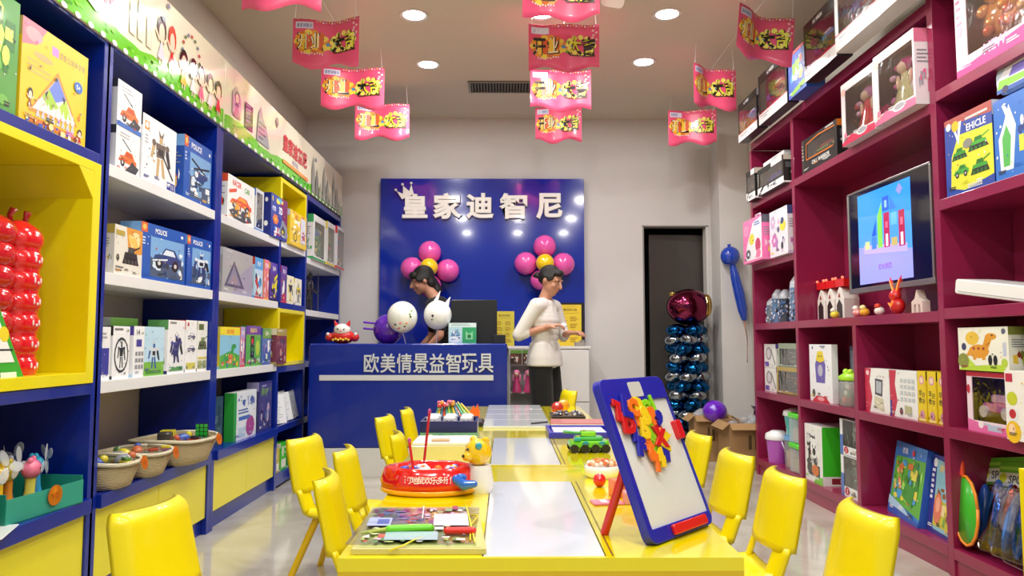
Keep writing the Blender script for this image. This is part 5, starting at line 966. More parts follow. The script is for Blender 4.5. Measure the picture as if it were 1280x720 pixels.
MB().box(-1.452 + .764, -.095 + .764, -.007, 0, .745, .787, '#d4d6d6').build('white_stripe', 'plastic', ct, bevel=.0015)
for i, ch in enumerate('欧美情景益智玩具'): raised(ct, ch, -1.046 + i * .1275 + .764, .88, .150, .118, '#ced2d6', 'plastic', .03, .012, .0)

# things on the counter
pc_ = empty('monitor', (-.26, 6.12, .79), 180, 'black computer monitor seen from behind on the counter', 'monitor')
MB().rbox(-.19, .19, -.02, .02, .16, .60, '#17181a', .012, axis='y').rbox(-.12, .12, .02 - .04, -.02 + .0, .25, .5, '#1c1d20', .02, axis='y').build('monitor_case', 'plastic', pc_); MB().box(-.03, .03, -.015, .015, .01, .2, '#141416').rbox(-.12, .12, -.08, .08, 0, .012, '#141416', .03).build('stand', 'plastic', pc_)
tag(MB().rbox(-.05, .05, -.03, .03, 0, .07, '#1a1b1e', .01).build('card_reader', 'plastic', None, (-.05, 5.98, CZ)), 'small black card reader at the end of the counter beside the monitor', 'card reader')
bx = empty('flyer_box', (-.345, 5.95, CZ), 0, 'pale blue and green carton of toy figures standing before the monitor', 'carton')
MB().box(-.11, .11, 0, .05, 0, .165, '#c8e4ea').build('carton', 'card', bx, bevel=.002); A = Art(.22, .165, 210); A.run([('r', 0, 0, 1, 1, '#b8dce8'), ('r', .5, .02, .5, .76, '#2ca468'), ('r', 0, .8, 1, .2, '#dff0f0'), ('b', .1, .93, .8, 2, '#8ab0b8', .03, .07), ('e', .25, .4, .16, .22, '#5a88b8'), ('e', .22, .2, .2, .16, '#eef4f8'), ('z', .05, .1, .4, .6, 12, ['#f0f4f8', '#3a68a0', '#90b8d8'], .12), ('p', [(.62, .2), (.62, .62), (.7, .5), (.8, .5), (.88, .62), (.88, .2)], '#8ad8a0'), ('e', .75, .35, .07, .1, '#1c7a48')]); A.m.build('printed_front', 'card', bx)
# lucky cat
lc = empty('lucky_cat', (-1.305, 5.98, CZ), 0, 'red and white lucky cat ornament with gold trim on the counter', 'ornament')
MB().ell((0, 0, .055), (.10, .07, .06), '#cc1c1c').ell((-.1, -.01, .05), (.035, .035, .035), '#d82420').ell((.1, -.01, .05), (.035, .035, .035), '#d82420').build('body', 'gloss', lc)
MB().ell((0, -.02, .11), (.068, .055, .05), '#f0ece6').build('head', 'gloss', lc)
for s_ in (-1, 1): MB().cyl((s_ * .045, -.02, .145), (s_ * .062, -.02, .185), .02, '#cc1c1c', .002, 8).build('ear', 'gloss', lc)
m = MB()
for i in range(7): m.ell((-.06 + .02 * i, -.078 + .003 * abs(i - 3), .028 + .008 * (i % 2)), .011, '#e8b830', nu=8, nv=6)
for s_ in (-1, 1): m.ell((s_ * .11, -.035, .075), .014, '#f0e8e0', nu=8, nv=6)
m.build('gold_beads', 'gloss', lc); MB().ell((-.025, -.072, .115), .007, '#1a1414', nu=8, nv=6).ell((.025, -.072, .115), .007, '#1a1414', nu=8, nv=6).ell((0, -.077, .10), .005, '#d83040', nu=8, nv=6).build('face', 'gloss', lc)
# balloons on sticks
def stick_balloon(p, r, c, base, label, extra=None, name='balloon'):
    r_ = empty(name, base, 0, label, 'balloon', 'balloons on sticks at the counter'); q = Vector(p) - Vector(base)
    MB().ell(tuple(q), (r, r, r * 1.05), c, nu=22, nv=14).build('balloon_skin', 'latex', r_)
    MB().cyl((0, 0, 0), tuple(q - Vector((0, 0, r)) * .9), .004, '#d8d8dc', n=6).build('stick', 'plastic', r_)
    if extra:
        for nm, fn in extra: m_ = MB(); fn(m_, q); m_.build(nm, 'latex', r_)
    return r_
stick_balloon((-.955, 6.06, 1.145), .118, '#5a1cae', (-.93, 6.02, CZ), 'glossy violet balloon with little arms at the counter', [('arm', lambda m_, q: [m_.cyl((q.x - .1, q.y, q.z + dz), (q.x - .20, q.y, q.z + dz + .01), .008, '#6a2cc0', .009, 8) for dz in (.0, .05)])])
def face(m_, q):
    for u, v, c_ in ((-.04, -.06, '#2a2a2a'), (.03, -.075, '#2a2a2a'), (.0, -.05, '#e87890'), (-.02, -.09, '#e87890'), (.045, -.05, '#e8a060'), (-.06, -.075, '#e8a060'), (.07, .02, '#8ab050'), (.08, .045, '#8ab050'), (.075, .0, '#506830'), (-.01, -.085, '#c83050'), (.02, -.1, '#e87890')):
        y = math.sqrt(max(0, .121 ** 2 - u * u - v * v)); m_.ell((q.x + u, q.y - y, q.z + v), (.011, .003, .009), c_, nu=8, nv=6)
stick_balloon((-.822, 5.93, 1.243), .121, '#eef0e8', (-.80, 5.98, CZ), 'white balloon printed with a smiling face and leaves, beside the violet one', [('printed_face', face)])
def bunny(m_, q):
    m_.cyl((q.x - .02, q.y, q.z + .1), (q.x + .02, q.y, q.z + .195), .02, '#f2f2f0', .002, 10); m_.cyl((q.x + .07, q.y, q.z + .08), (q.x + .10, q.y, q.z + .145), .022, '#f2f2f0', .003, 10)
def bface(m_, q):
    for u, v in ((-.03, -.01), (-.035, -.04)): m_.ell((q.x + u, q.y - math.sqrt(.113 ** 2 - u * u - v * v), q.z + v), (.010, .003, .011 if v > -.02 else .006), '#1c1c20', nu=8, nv=6)
stick_balloon((-.547, 6.0, 1.262), .113, '#eef0ee', (-.56, 6.02, CZ), 'white balloon with two pointed ears and a dotted face, nearest the monitor', [('ears', bunny), ('printed_face', bface)])

# ------------------------------------------------------------------ white cabinet behind the counter
cbn = empty('cabinet', (.40, 7.0, 0), 0, 'white low cabinet with drawers under the blue sign board', 'cabinet')
m = MB().box(-.37, .385, .0, .29, .06, .98, '#dedcd8').box(-.37, .385, .02, .28, 0, .06, '#c8c6c0'); m.build('cabinet_body', 'laminate', cbn, bevel=.002)
MB().rbox(-.38, .40, -.02, .30, .981, 1.005, '#e8e6e2', .005).build('cabinet_top', 'laminate', cbn)
for x0, x1 in ((-.36, .015), (.02, .38)):
    d_ = MB().box(x0, x1, -.016, -.001, .49, .97, '#e2e0dc').build('door', 'laminate', cbn, bevel=.002); MB().box(x0 + .01, x0 + .02, -.03, -.016, .66, .80, '#a8a8a8').build('handle', 'metal', d_)
    d_ = MB().box(x0, x1, -.016, -.001, .08, .48, '#e2e0dc').build('drawer', 'laminate', cbn, bevel=.002); MB().box((x0 + x1) / 2 - .05, (x0 + x1) / 2 + .05, -.03, -.016, .40, .41, '#a8a8a8').build('handle', 'metal', d_)
tag(MB().rbox(-.05, .05, -.03, .03, 0, .04, '#9a948c', .015).ell((.03, 0, .045), (.03, .02, .015), '#7a746c').build('stapler', 'plastic', None, (.70, 7.05, 1.005)), 'small grey desk gadget at the cabinet corner below the framed notice', 'desk gadget')
# open rack with boxes and pink dolls beside the counter
rk2 = empty('wire_rack', (.15, 6.44, 0), 0, 'narrow white rack holding toy packs between the counter and the woman in white', 'rack')
MB().box(-.11, .11, .16, .18, 0, .98, '#d4d4d2').build('rack_back', 'laminate', rk2)
for z in (.16, .60, .84): MB().box(-.11, .11, 0, .16, z, z + .015, '#dcdcda').build('shelf', 'laminate', rk2)
for s_ in (-1, 1): MB().box(s_ * .115 - .006, s_ * .115 + .006, 0, .18, 0, .98, '#cfcfcd').build('side_panel', 'laminate', rk2)
for k in (0, 1):
    r_ = empty('toy_box', (.09 + .105 * k, 6.42, .856), 0, ['brown and green boxed toy on the white rack beside the counter edge', 'brown and white boxed toy on the white rack nearer the woman'][k], 'toy box', 'small boxes on the white rack')
    MB().box(-.05, .05, 0, .08, 0, .12, '#6a9a3c').build('carton', 'card', r_); A = Art(.1, .12, 220 + k); A.run([('r', 0, 0, 1, .75, '#5a3a2a'), ('z', .05, .05, .9, .65, 12, ['#e8d8c8', '#a84838', '#3a2820', '#f0e8e0'], .3)]); A.m.build('printed_front', 'card', r_)
    d_ = empty('pink_doll', (.095 + .10 * k, 6.40, .616), 0, ['pink dressed toy doll on the white rack beside the counter edge', 'pink dressed toy doll on the white rack nearer the woman'][k], 'doll', 'pink dolls on the white rack')
    MB().lathe([(.042, 0), (.035, .05), (.016, .11), (.02, .13)], '#e8508c', 12).build('dress', 'plastic', d_); MB().ell((0, 0, .155), (.022, .02, .024), '#f4c8b0').build('head', 'plastic', d_)
    MB().ell((0, .006, .163), (.03, .022, .028), '#e878a8').ell((-.03, 0, .12), (.01, .01, .035), '#f090b8').ell((.03, 0, .12), (.01, .01, .035), '#f090b8').build('hair', 'plastic', d_)

# ------------------------------------------------------------------ people
def build_head(p, r, c, fdir=-1):
    """skull, jaw, nose, ears and lips around centre p (faces -y); r is half the head height"""
    m_ = MB(); x, y, z = p
    m_.ell((x, y + .02 * r / .11, z + r * .22), (r * .70, r * .84, r * .76), c, nu=20, nv=14)
    m_.ell((x, y - r * .18, z - r * .30), (r * .56, r * .60, r * .62), c, nu=20, nv=14)
    m_.ell((x, y - r * .50, z - r * .72), (r * .26, r * .22, r * .20), c)
    m_.limb([(x, y - r * .74, z + r * .16), (x, y - r * .93, z - r * .16)], [r * .08, r * .13], c, 8)
    for s_ in (-1, 1):
        m_.ell((x + s_ * r * .70, y + r * .05, z - r * .02), (r * .09, r * .15, r * .22), c); m_.ell((x + s_ * r * .34, y - r * .55, z - r * .18), (r * .2, r * .18, r * .2), c)
        m_.ell((x + s_ * r * .28, y - r * .66, z + r * .26), (r * .2, r * .1, r * .07), c)
    m_.ell((x, y - r * .76, z - r * .44), (r * .20, r * .07, r * .05), c); m_.ell((x, y - r * .73, z - r * .54), (r * .17, r * .07, r * .05), c)
    return m_
def face_bits(p, r, parent, rot):
    x, y, z = p; objs = []
    m_ = MB()
    for s_ in (-1, 1): m_.ell((x + s_ * r * .28, y - r * .71, z + r * .06), (r * .11, r * .035, r * .042), '#e8dcd4', nu=10, nv=7); m_.ell((x + s_ * r * .28, y - r * .74, z + r * .06), (r * .05, r * .02, r * .045), '#1c1210', nu=8, nv=6)
    objs.append(('eyes', m_, 'gloss'))
    m_ = MB()
    for s_ in (-1, 1): m_.limb([(x + s_ * r * .14, y - r * .76, z + r * .25), (x + s_ * r * .3, y - r * .75, z + r * .30), (x + s_ * r * .44, y - r * .64, z + r * .25)], [r * .025, r * .03, r * .015], '#1a1210', 6)
    objs.append(('eyebrows', m_, 'hair'))
    m_ = MB().ell((x, y - r * .80, z - r * .44), (r * .17, r * .05, r * .035), '#a85850').ell((x, y - r * .775, z - r * .52), (r * .14, r * .05, r * .04), '#b0605a'); objs.append(('lips', m_, 'skin'))
    for nm, q, f in objs:
        q.v = [tuple(rot @ Vector(v)) for v in q.v]; q.build(nm, f, parent)
def hand(m_, w, d, s_, c, curl=.6, up=Vector((0, 0, 1))):
    """palm at wrist w heading along d, thumb towards the inside; fingers curl"""
    w = Vector(w); d = Vector(d).normalized(); side_ = d.cross(up).normalized(); nrm = side_.cross(d).normalized()
    pc = w + d * .045
    for k in range(4): q = w + side_ * (-.027 + .018 * k); m_.limb([tuple(q), tuple(q + d * .085)], [.016, .0135], c, 8)
    L_ = [.062, .072, .067, .052]
    for k in range(4):
        q = w + d * .085 + side_ * (-.030 + .020 * k) ; a1 = .35 * curl; a2 = 1.1 * curl; a3 = 1.7 * curl; l = L_[k]
        p1 = q + (d * math.cos(a1) - nrm * math.sin(a1)) * l * .45; p2 = p1 + (d * math.cos(a2) - nrm * math.sin(a2)) * l * .32; p3 = p2 + (d * math.cos(a3) - nrm * math.sin(a3)) * l * .25
        m_.limb([tuple(q), tuple(p1), tuple(p2), tuple(p3)], [.0098, .0092, .0085, .0075], c, 8)
    q = w + d * .02 + side_ * (s_ * .032); p1 = q + (d * .6 + side_ * s_ * .6 - nrm * .3).normalized() * .035; p2 = p1 + (d * .9 + side_ * s_ * .1 - nrm * .5).normalized() * .028
    m_.limb([tuple(w + d * .01), tuple(q), tuple(p1), tuple(p2)], [.014, .013, .011, .009], c, 8)

def person(loc, rz, label, shirtc, pantc, J, hair, shirt_len, sleeve, hairfn):
    root = empty('person', loc, rz, label, 'person')
    hc = Vector(J['head']); hr = J.get('hr', .112); hrot = Matrix.Translation(hc) @ Euler(tuple(R(a) for a in J['headrot'])).to_matrix().to_4x4()
    b = build_head((0, 0, 0), hr, SKIN); b.v = [tuple(hrot @ Vector(v)) for v in b.v]
    ch = Vector(J['chest']); wa = Vector(J['waist']); hp = Vector(J['hip']); nk = Vector(J['neck'])
    b.limb([tuple(nk), tuple(nk.lerp(hc, .45)), tuple(hc - Vector((0, -.01, .02)))], [.056, .05, .05], SKIN)
    sh = J['shoulder']; el = J['elbow']; wr = J['wrist']; kn = J['knee']; an = J['ankle']
    for i in (0, 1):
        b.limb([tuple(nk - Vector((0, 0, .03))), sh[i]], [.05, .048], SKIN); b.limb([sh[i], el[i], wr[i]], [.047, .036, .025], SKIN)
        hand(b, wr[i], J['hdir'][i], 1 if i == 0 else -1, SKIN, J['curl'][i])
        b.limb([tuple(hp + Vector(((-.08, .08)[i], 0, 0))), kn[i], an[i]], [.083, .056, .038], SKIN); b.limb([an[i], (an[i][0], an[i][1] - .13, .035)], [.038, .028], SKIN)
    def trunk(m_, g, c, lo=True):
        for a, b_, ra, rb in ((nk - Vector((0, 0, .06)), ch, (.10, .07), (.155, .105)), (ch, wa, (.155, .105), (.125, .09)), (wa, hp, (.125, .09), (.155, .11))):
            for k in range(5):
                t = k / 4; q = a.lerp(b_, t); m_.ell(tuple(q), (ra[0] * (1 - t) + rb[0] * t + g, ra[1] * (1 - t) + rb[1] * t + g, .055 + g), c)
    trunk(b, 0, SKIN)
    b.build('body', 'skin', root, remesh=.0075, smooth=3)
    s = MB(); trunk(s, .014, shirtc)
    if shirt_len: s.lathe([(.150, .06), (.180, -.05), (.188, -.13)], shirtc, 22, M=Matrix.Translation(wa + (hp - wa) * .55 + Vector((0, 0, .03))), sy=.76)
    for i in (0, 1):
        s.limb([tuple(nk - Vector((0, 0, .045))), sh[i]], [.062, .064], shirtc)
        e_ = Vector(sh[i]).lerp(Vector(el[i]), min(1, sleeve)); pts = [sh[i], tuple(e_)]; rs_ = [.062, .052]
        if sleeve > 1: e2 = Vector(el[i]).lerp(Vector(wr[i]), sleeve - 1); pts.append(tuple(e2)); rs_.append(.044)
        s.limb(pts, rs_, shirtc)
    s.build('shirt', 'cloth', root, remesh=.009, smooth=4)
    t = MB(); t.limb([tuple(hp + Vector((-.05, 0, .0))), tuple(hp + Vector((.05, 0, .0)))], [.100, .100], pantc)
    for i in (0, 1): t.limb([tuple(hp + Vector(((-.075, .075)[i], 0, .0))), kn[i], (an[i][0], an[i][1], .07)], [.100, .092, .082], pantc)
    t.build('trousers', 'cloth', root, remesh=.010, smooth=4)
    for i in (0, 1): MB().rbox(-.048, .048, -.19, .075, 0, .05, '#1a1a1c', .045, M=Matrix.Translation((an[i][0], an[i][1], .0))).ell((an[i][0], an[i][1] - .06, .05), (.044, .10, .035), '#1a1a1c').build('shoe', 'plastic', root)
    face_bits((0, 0, 0), hr, root, hrot)
    h = MB(); hairfn(h, hr); h.v = [tuple(hrot @ Vector(v)) for v in h.v]; h.build('hair', 'hair', root, remesh=.007, smooth=2)
    return root
HB = '#120d0c'
def hair_bun(h, r):
    h.ell((0, r * .24, r * .34), (r * .80, r * .80, r * .74), HB, nu=20, nv=14); h.ell((0, r * .45, r * .0), (r * .68, r * .55, r * .5), HB)
    h.ell((0, -r * .34, r * .72), (r * .55, r * .38, r * .26), HB); h.limb([(0, r * .85, r * .02), (0, r * 1.25, -r * .05), (0, r * 1.5, -r * .2)], [r * .16, r * .24, r * .1], HB)
    for s_ in (-1, 1): h.ell((s_ * r * .60, r * .0, r * .34), (r * .16, r * .46, r * .36), HB)
def hair_tied(h, r):
    h.ell((0, r * .22, r * .34), (r * .82, r * .84, r * .78), HB, nu=20, nv=14); h.ell((0, r * .50, -r * .15), (r * .70, r * .5, r * .7), HB)
    h.limb([(0, r * .7, -r * .4), (0, r * .85, -r * 1.0), (0, r * .75, -r * 1.45)], [r * .42, r * .38, r * .15], HB); h.ell((0, -r * .50, r * .60), (r * .60, r * .34, r * .30), HB)
    for s_ in (-1, 1): h.ell((s_ * r * .62, -r * .08, r * .30), (r * .17, r * .5, r * .36), HB)
JW = dict(head=(0, -.055, 1.545), headrot=(24, 0, -8), hr=.118, neck=(0, .0, 1.395), chest=(0, .01, 1.22), waist=(0, 0, 1.03), hip=(0, .01, .88), shoulder=[(-.165, .0, 1.335), (.165, -.01, 1.335)],
          elbow=[(-.225, .13, 1.10), (.24, -.06, 1.10)], wrist=[(-.12, -.08, 1.165), (.10, -.17, 1.12)], hdir=[(.35, -1, .2), (-.1, -1, .05)], curl=[1.0, .75], knee=[(-.09, -.02, .47), (.09, -.03, .47)], ankle=[(-.09, .02, .08), (.10, 0, .08)])
person((.325, 6.12, 0), 62, 'woman with tied black hair in a white shirt and black trousers looking down', '#dedbd6', '#0c0c0e', JW, 0, True, 1.25, hair_bun)
ph = tag(MB().rbox(-.02, .02, -.035, .035, -.005, .005, '#e8e8ea', .006).build('phone', 'gloss', None, (.465, 6.04, 1.18), (R(20), R(25), R(-30))), 'small white phone held in the hands of the woman in white', 'phone')
JM = dict(head=(0, -.215, 1.60), headrot=(22, 4, 6), hr=.122, neck=(0, -.10, 1.445), chest=(0, -.04, 1.27), waist=(0, .03, 1.07), hip=(0, .07, .92), shoulder=[(-.185, -.06, 1.385), (.185, -.06, 1.385)],
          elbow=[(-.24, -.10, 1.10), (.25, -.08, 1.10)], wrist=[(-.20, -.26, .93), (.19, -.24, .93)], hdir=[(.2, -1, -.3), (-.2, -1, -.3)], curl=[.5, .5], knee=[(-.09, .04, .49), (.09, .04, .49)], ankle=[(-.10, .09, .08), (.10, .08, .08)])
mn = person((-.55, 6.80, 0), -78, 'person with black hair in a black T-shirt bending behind the blue counter', '#0d0d10', '#15161a', JM, 0, False, .75, hair_tied)

# ------------------------------------------------------------------ storeroom doorway things
fc = empty('foil_balloon_column', (1.74, 7.15, .0), 0, 'tall column of twisted blue and silver foil balloons before the dark doorway', 'balloon column')
base = MB().lathe([(.16, 0), (.16, .02), (.02, .03)], '#2a2c30', 20).cyl((0, 0, .02), (0, 0, 1.2), .012, '#30343a').build('pole', 'plastic', fc)
rq = random.Random(3)
for lv in range(13):
    z = .10 + lv * .088; col = '#9aa4ae' if lv % 2 else '#14548c'
    for q in range(4):
        t = q * math.pi / 2 + lv * .42; p = (.112 * math.cos(t), .112 * math.sin(t), z)
        m = MB().ell((0, 0, 0), (.108, .09, .062), col, nu=14, nv=9); o = m.build('foil_balloon', 'foil', fc, p, (R(rq.uniform(-12, 12)), R(rq.uniform(-12, 12)), t))
bb = empty('foil_balloon', (1.76, 7.13, 1.22), 0, 'round maroon foil balloon on top of the blue and silver column', 'balloon')
MB().ell((0, 0, .16), (.215, .15, .175), '#7a2a4a', nu=24, nv=16).build('balloon_skin', 'foil', bb); MB().ell((.16, -.06, .17), (.05, .05, .11), '#c8a860').ell((-.16, -.02, .28), (.03, .02, .025), '#c8b060').build('gold_patch', 'foil', bb)
sr = empty('storage_rack', (1.43, 8.2, 0), 0, 'dim storage rack with pale bundles inside the dark storeroom doorway', 'rack')
for z in (.3, .8, 1.3, 1.8): MB().box(-.12, .10, -.2, .2, z, z + .02, '#4a4a4c').build('rack_shelf', 'metal', sr)
for x_ in (-.12, .09):
    for y_ in (-.2, .19): MB().box(x_, x_ + .012, y_, y_ + .012, 0, 2.1, '#4a4a4c').build('rack_post', 'metal', sr)
for z, c_, l_ in ((.32, '#b0aca8', 'lowest'), (.82, '#8a8680', 'second'), (1.32, '#c8c4c0', 'third'), (1.82, '#a09890', 'top')):
    tag(MB().rbox(-.10, .08, -.15, .15, 0, .16, c_, .05).build('bundle', 'cloth', None, (1.43, 8.2, z)), 'pale cloth bundle on the %s shelf of the storeroom rack' % l_, 'bundle', 'bundles on the storeroom rack')
lb = empty('long_balloon', (2.19, 7.0, 1.27), 0, 'long royal blue bat shaped balloon hanging on the white pillar', 'balloon')
MB().limb([(.06, 0, .0), (.045, 0, .08), (.02, 0, .22), (-.015, 0, .38), (-.04, 0, .50)], [.03, .045, .05, .045, .03], '#1440b0', 16).ell((-.06, 0, .585), (.092, .085, .095), '#1440b0').cyl((-.065, 0, .66), (-.07, 0, .70), .01, '#1440b0', .018, 8).build('balloon_skin', 'latex', lb)
MB().tube([(.06, 0, -.02), (.085, .0, -.2), (.08, 0, -.42)], .004, '#e07050', 5).build('ribbon', 'plastic', lb)

def cbox(x0, x1, y0, y1, h, label, open_=True, yaw=0):
    r_ = empty('cardboard_box', ((x0 + x1) / 2, (y0 + y1) / 2, 0), yaw, label, 'cardboard box', 'cardboard boxes at the end of the wine red shelving'); a = (x1 - x0) / 2; b = (y1 - y0) / 2; c = '#a07c52'; t = .005
    MB().box(-a, a, -b, -b + t, 0, h, c).box(-a, a, b - t, b, 0, h, c).box(-a, -a + t, -b + t, b - t, 0, h, c).box(a - t, a, -b + t, b - t, 0, h, c).box(-a + t, a - t, -b + t, b - t, 0, .006, c).build('box_walls', 'cardboard', r_)
    for q, (M_, w_) in enumerate(((T(0, -b, h, 125), a), (T(0, b, h, -120), a), (T(-a, 0, h, 0, -130), b), (T(a, 0, h, 0, 118), b))):
        f_ = MB().box(-w_ if q < 2 else -t / 2, w_ if q < 2 else t / 2, -t / 2 if q < 2 else -w_, t / 2 if q < 2 else w_, 0, .08, '#ab875b'); f_.build('flap', 'cardboard', r_).matrix_local = M_
    if open_:
        m_ = MB(); q_ = random.Random(int(x0 * 100))
        for i in range(14): m_.ell((q_.uniform(-a * .7, a * .7), q_.uniform(-b * .7, b * .7), h - .03 + q_.uniform(0, .05)), (.05, .04, .035), '#c8ccd2', nu=8, nv=6)
        m_.build('film_packing', 'film', r_)
    MB().box(-a * .3, -a * .18, -b - .0008, -b - .0002, h * .45, h * .75, '#5a452c').box(-a * .05, a * .1, -b - .0008, -b - .0002, h * .45, h * .7, '#5a452c').box(-a, a, -b - .0006, -b, h * .93, h * .97, '#b89868').build('printed_mark', 'card', r_)
    return r_
cbox(1.66, 1.98, 6.58, 6.80, .40, 'open brown cardboard box farther back, with the violet balloon on it')
cbox(1.83, 2.26, 6.12, 6.46, .38, 'open brown cardboard box filled with clear film, touching the shelving end')
balloon('balloon', (1.83, 6.55, .44), .105, '#6a1cc0', 'glossy violet balloon lying between the open cardboard boxes', 'loose violet balloon', .92, (-1, -.2, .1))
tag(MB().ell((0, 0, .04), (.06, .05, .04), '#141416').cyl((.02, 0, .06), (.05, 0, .12), .02, '#18181a', .005).build('black_bag', 'film', None, (2.19, 6.62, .38)) if False else MB().prism([(-.07, 0), (-.06, .07), (-.09, .11), (0, .09), (.06, .12), (.07, 0)], -.03, .03, '#151517').build('plastic_bag', 'plastic', None, (2.22, 6.48, .385)), 'crumpled black plastic bag on the film filled cardboard box', 'bag')

# ------------------------------------------------------------------ play tables
TZ = .58
def table(x0, x1, y0, y1, px0, px1, py0, py1, label, n=1):
    r_ = empty('play_table', ((x0 + x1) / 2, (y0 + y1) / 2, 0), 0, label, 'table', 'yellow play tables in a row'); cx = (x0 + x1) / 2; cy = (y0 + y1) / 2; a = (x1 - x0) / 2; b = (y1 - y0) / 2
    P = (px0 - cx, px1 - cx, py0 - cy, py1 - cy)
    m_ = MB(); z1_ = TZ; z0_ = TZ - .028
    m_.box(-a, P[0], -b, b, z0_, z1_, YEL); m_.box(P[1], a, -b, b, z0_, z1_, YEL); m_.box(P[0], P[1], P[3], b, z0_, z1_, YEL)
    if P[2] > -b + .003: m_.box(P[0], P[1], -b, P[2], z0_, z1_, YEL)
    m_.box(P[0], P[1], P[2], P[3], z0_, z0_ + .01, '#b8a818'); m_.build('tabletop', 'gloss', r_)
    m_ = MB(); m_.box(-a, a, -b, -b + .02, TZ - .13, z0_, '#d8b806'); m_.box(-a, a, b - .02, b, TZ - .13, z0_, '#d8b806'); m_.box(-a, -a + .02, -b + .02, b - .02, TZ - .13, z0_, '#d8b806'); m_.box(a - .02, a, -b + .02, b - .02, TZ - .13, z0_, '#d8b806'); m_.build('apron', 'laminate', r_)
    L_ = (P[3] - P[2]) / n
    for k in range(n): MB().rbox(P[0] + .003, P[1] - .003, P[2] + k * L_ + .003, P[2] + (k + 1) * L_ - .003, z0_ + .011, TZ + (.0006 if n == 1 else .012), '#dde1e4', .004).build('white_board', 'whiteboard', r_)
    MB().box(P[1] + .012, P[1] + .016, P[2], P[3], TZ - .001, TZ + .0008, '#a89c40').build('seam', 'metal', r_)
    for sx in (-1, 1):
        for sy in (-1, 1): MB().cyl((sx * (a - .05), sy * (b - .05), .0), (sx * (a - .05), sy * (b - .05), TZ - .13), .022, '#e8c80a', .026).build('leg', 'plastic', r_)
    return r_
table(-.364, .52, 1.655, 2.835, -.052, .222, 1.668, 2.54, 'nearest yellow play table with a white drawing board set into it')
table(-.40, .52, 2.845, 4.01, -.06, .215, 2.885, 3.67, 'middle yellow play table with a white inset board and the green tank toy')
table(-.44, .53, 4.02, 5.44, -.125, .25, 4.07, 5.42, 'farthest yellow play table with four white lidded compartments', 4)

# ------------------------------------------------------------------ chairs
def make_chair():
    r_ = empty('child_chair', (0, 0, 0))
    def seat(u, v):
        c_ = max(0, (.14 - v) / .14); wd = .30 - .015 * v - .05 * (1 - math.sqrt(max(0, 1 - c_ * c_)))
        x = (u - .5) * wd; y = -.14 + .275 * v; e = max(0, (abs(u - .5) * 2 - .84) / .16)
        return (x, y, .325 - .010 * math.cos((u - .5) * math.pi) - .016 * c_ ** 2 + .012 * max(0, (v - .85) / .15) ** 2 - .022 * e * e)
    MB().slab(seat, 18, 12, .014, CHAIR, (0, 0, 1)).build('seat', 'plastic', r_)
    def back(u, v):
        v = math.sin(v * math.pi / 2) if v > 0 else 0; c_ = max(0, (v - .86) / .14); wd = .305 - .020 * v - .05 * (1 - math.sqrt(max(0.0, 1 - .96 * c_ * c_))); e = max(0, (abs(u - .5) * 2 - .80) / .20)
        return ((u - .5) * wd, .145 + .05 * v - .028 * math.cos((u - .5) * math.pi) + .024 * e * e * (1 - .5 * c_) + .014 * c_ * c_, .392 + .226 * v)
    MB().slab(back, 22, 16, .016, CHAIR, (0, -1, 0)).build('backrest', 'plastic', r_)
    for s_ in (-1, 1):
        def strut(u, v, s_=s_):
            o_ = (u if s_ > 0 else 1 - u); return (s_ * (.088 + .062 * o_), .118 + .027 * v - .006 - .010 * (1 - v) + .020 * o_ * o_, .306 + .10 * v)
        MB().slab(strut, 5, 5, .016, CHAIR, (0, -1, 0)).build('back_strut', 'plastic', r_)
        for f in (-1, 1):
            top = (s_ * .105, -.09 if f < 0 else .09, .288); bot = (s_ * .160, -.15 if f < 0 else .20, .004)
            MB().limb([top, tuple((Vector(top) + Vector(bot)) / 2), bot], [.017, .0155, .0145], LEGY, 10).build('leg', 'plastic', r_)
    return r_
ch0 = make_chair(); GC = 'yellow plastic child chairs around the play tables'
# x, y, heading of the seat front (degrees: 90 looks towards +x), scale, label
CH = [(-.90, 2.02, 78, 1.0, 'yellow child chair standing alone nearest the blue cabinet doors'), (-.545, 2.48, 97, 1.0, 'yellow child chair tucked at the near table beside the circuit board game'), (-.61, 3.07, 92, 1.0, 'yellow child chair behind the one tucked at the near table'),
      (-.87, 3.43, 78, 1.0, 'yellow child chair pulled out towards the shelving with a splayed leg showing'), (-.66, 4.38, 84, 1.0, 'yellow child chair at the far table, leftmost of the three close together'), (-.60, 4.86, 92, 1.0, 'yellow child chair at the far table, rearmost of the three close together'),
      (-.505, 3.73, 95, .97, 'yellow child chair at the middle table, in front of the close pair'), (.90, 1.98, -92, 1.0, 'yellow child chair on the right side closest to the viewer'), (.88, 2.50, -90, 1.0, 'yellow child chair on the right side behind the closest one'),
      (.86, 2.95, -86, 1.0, 'yellow child chair half hidden by the magnetic board'), (.87, 3.55, -88, 1.0, 'yellow child chair peeking out beside the red clip of the magnetic board'), (.42, 5.70, -80, 1.1, 'yellow child chair turned sideways beyond the far table before the woman')]
for i, (x, y, a_, s_, l_) in enumerate(CH):
    o = ch0 if i == 0 else copy_tree(ch0)
    fx, fy = math.sin(R(a_)), -math.cos(R(a_)); o.location = (x + .165 * fx, y + .165 * fy, 0); o.rotation_euler = (0, 0, R(a_)); o.scale = (s_, s_, s_); tag(o, l_, 'chair', GC)
# yellow cupboard edge at the right border
yc = empty('yellow_cupboard', (1.462, 1.86, 0), 0, 'yellow cupboard standing at the right border beside the header packs', 'cupboard')
MB().box(0, .30, .25, .28, 0, .69, YEL).build('side_board', 'laminate', yc, bevel=.002); MB().box(.006, .30, 0, .249, 0, .61, YEL).build('cupboard_body', 'laminate', yc, bevel=.002)

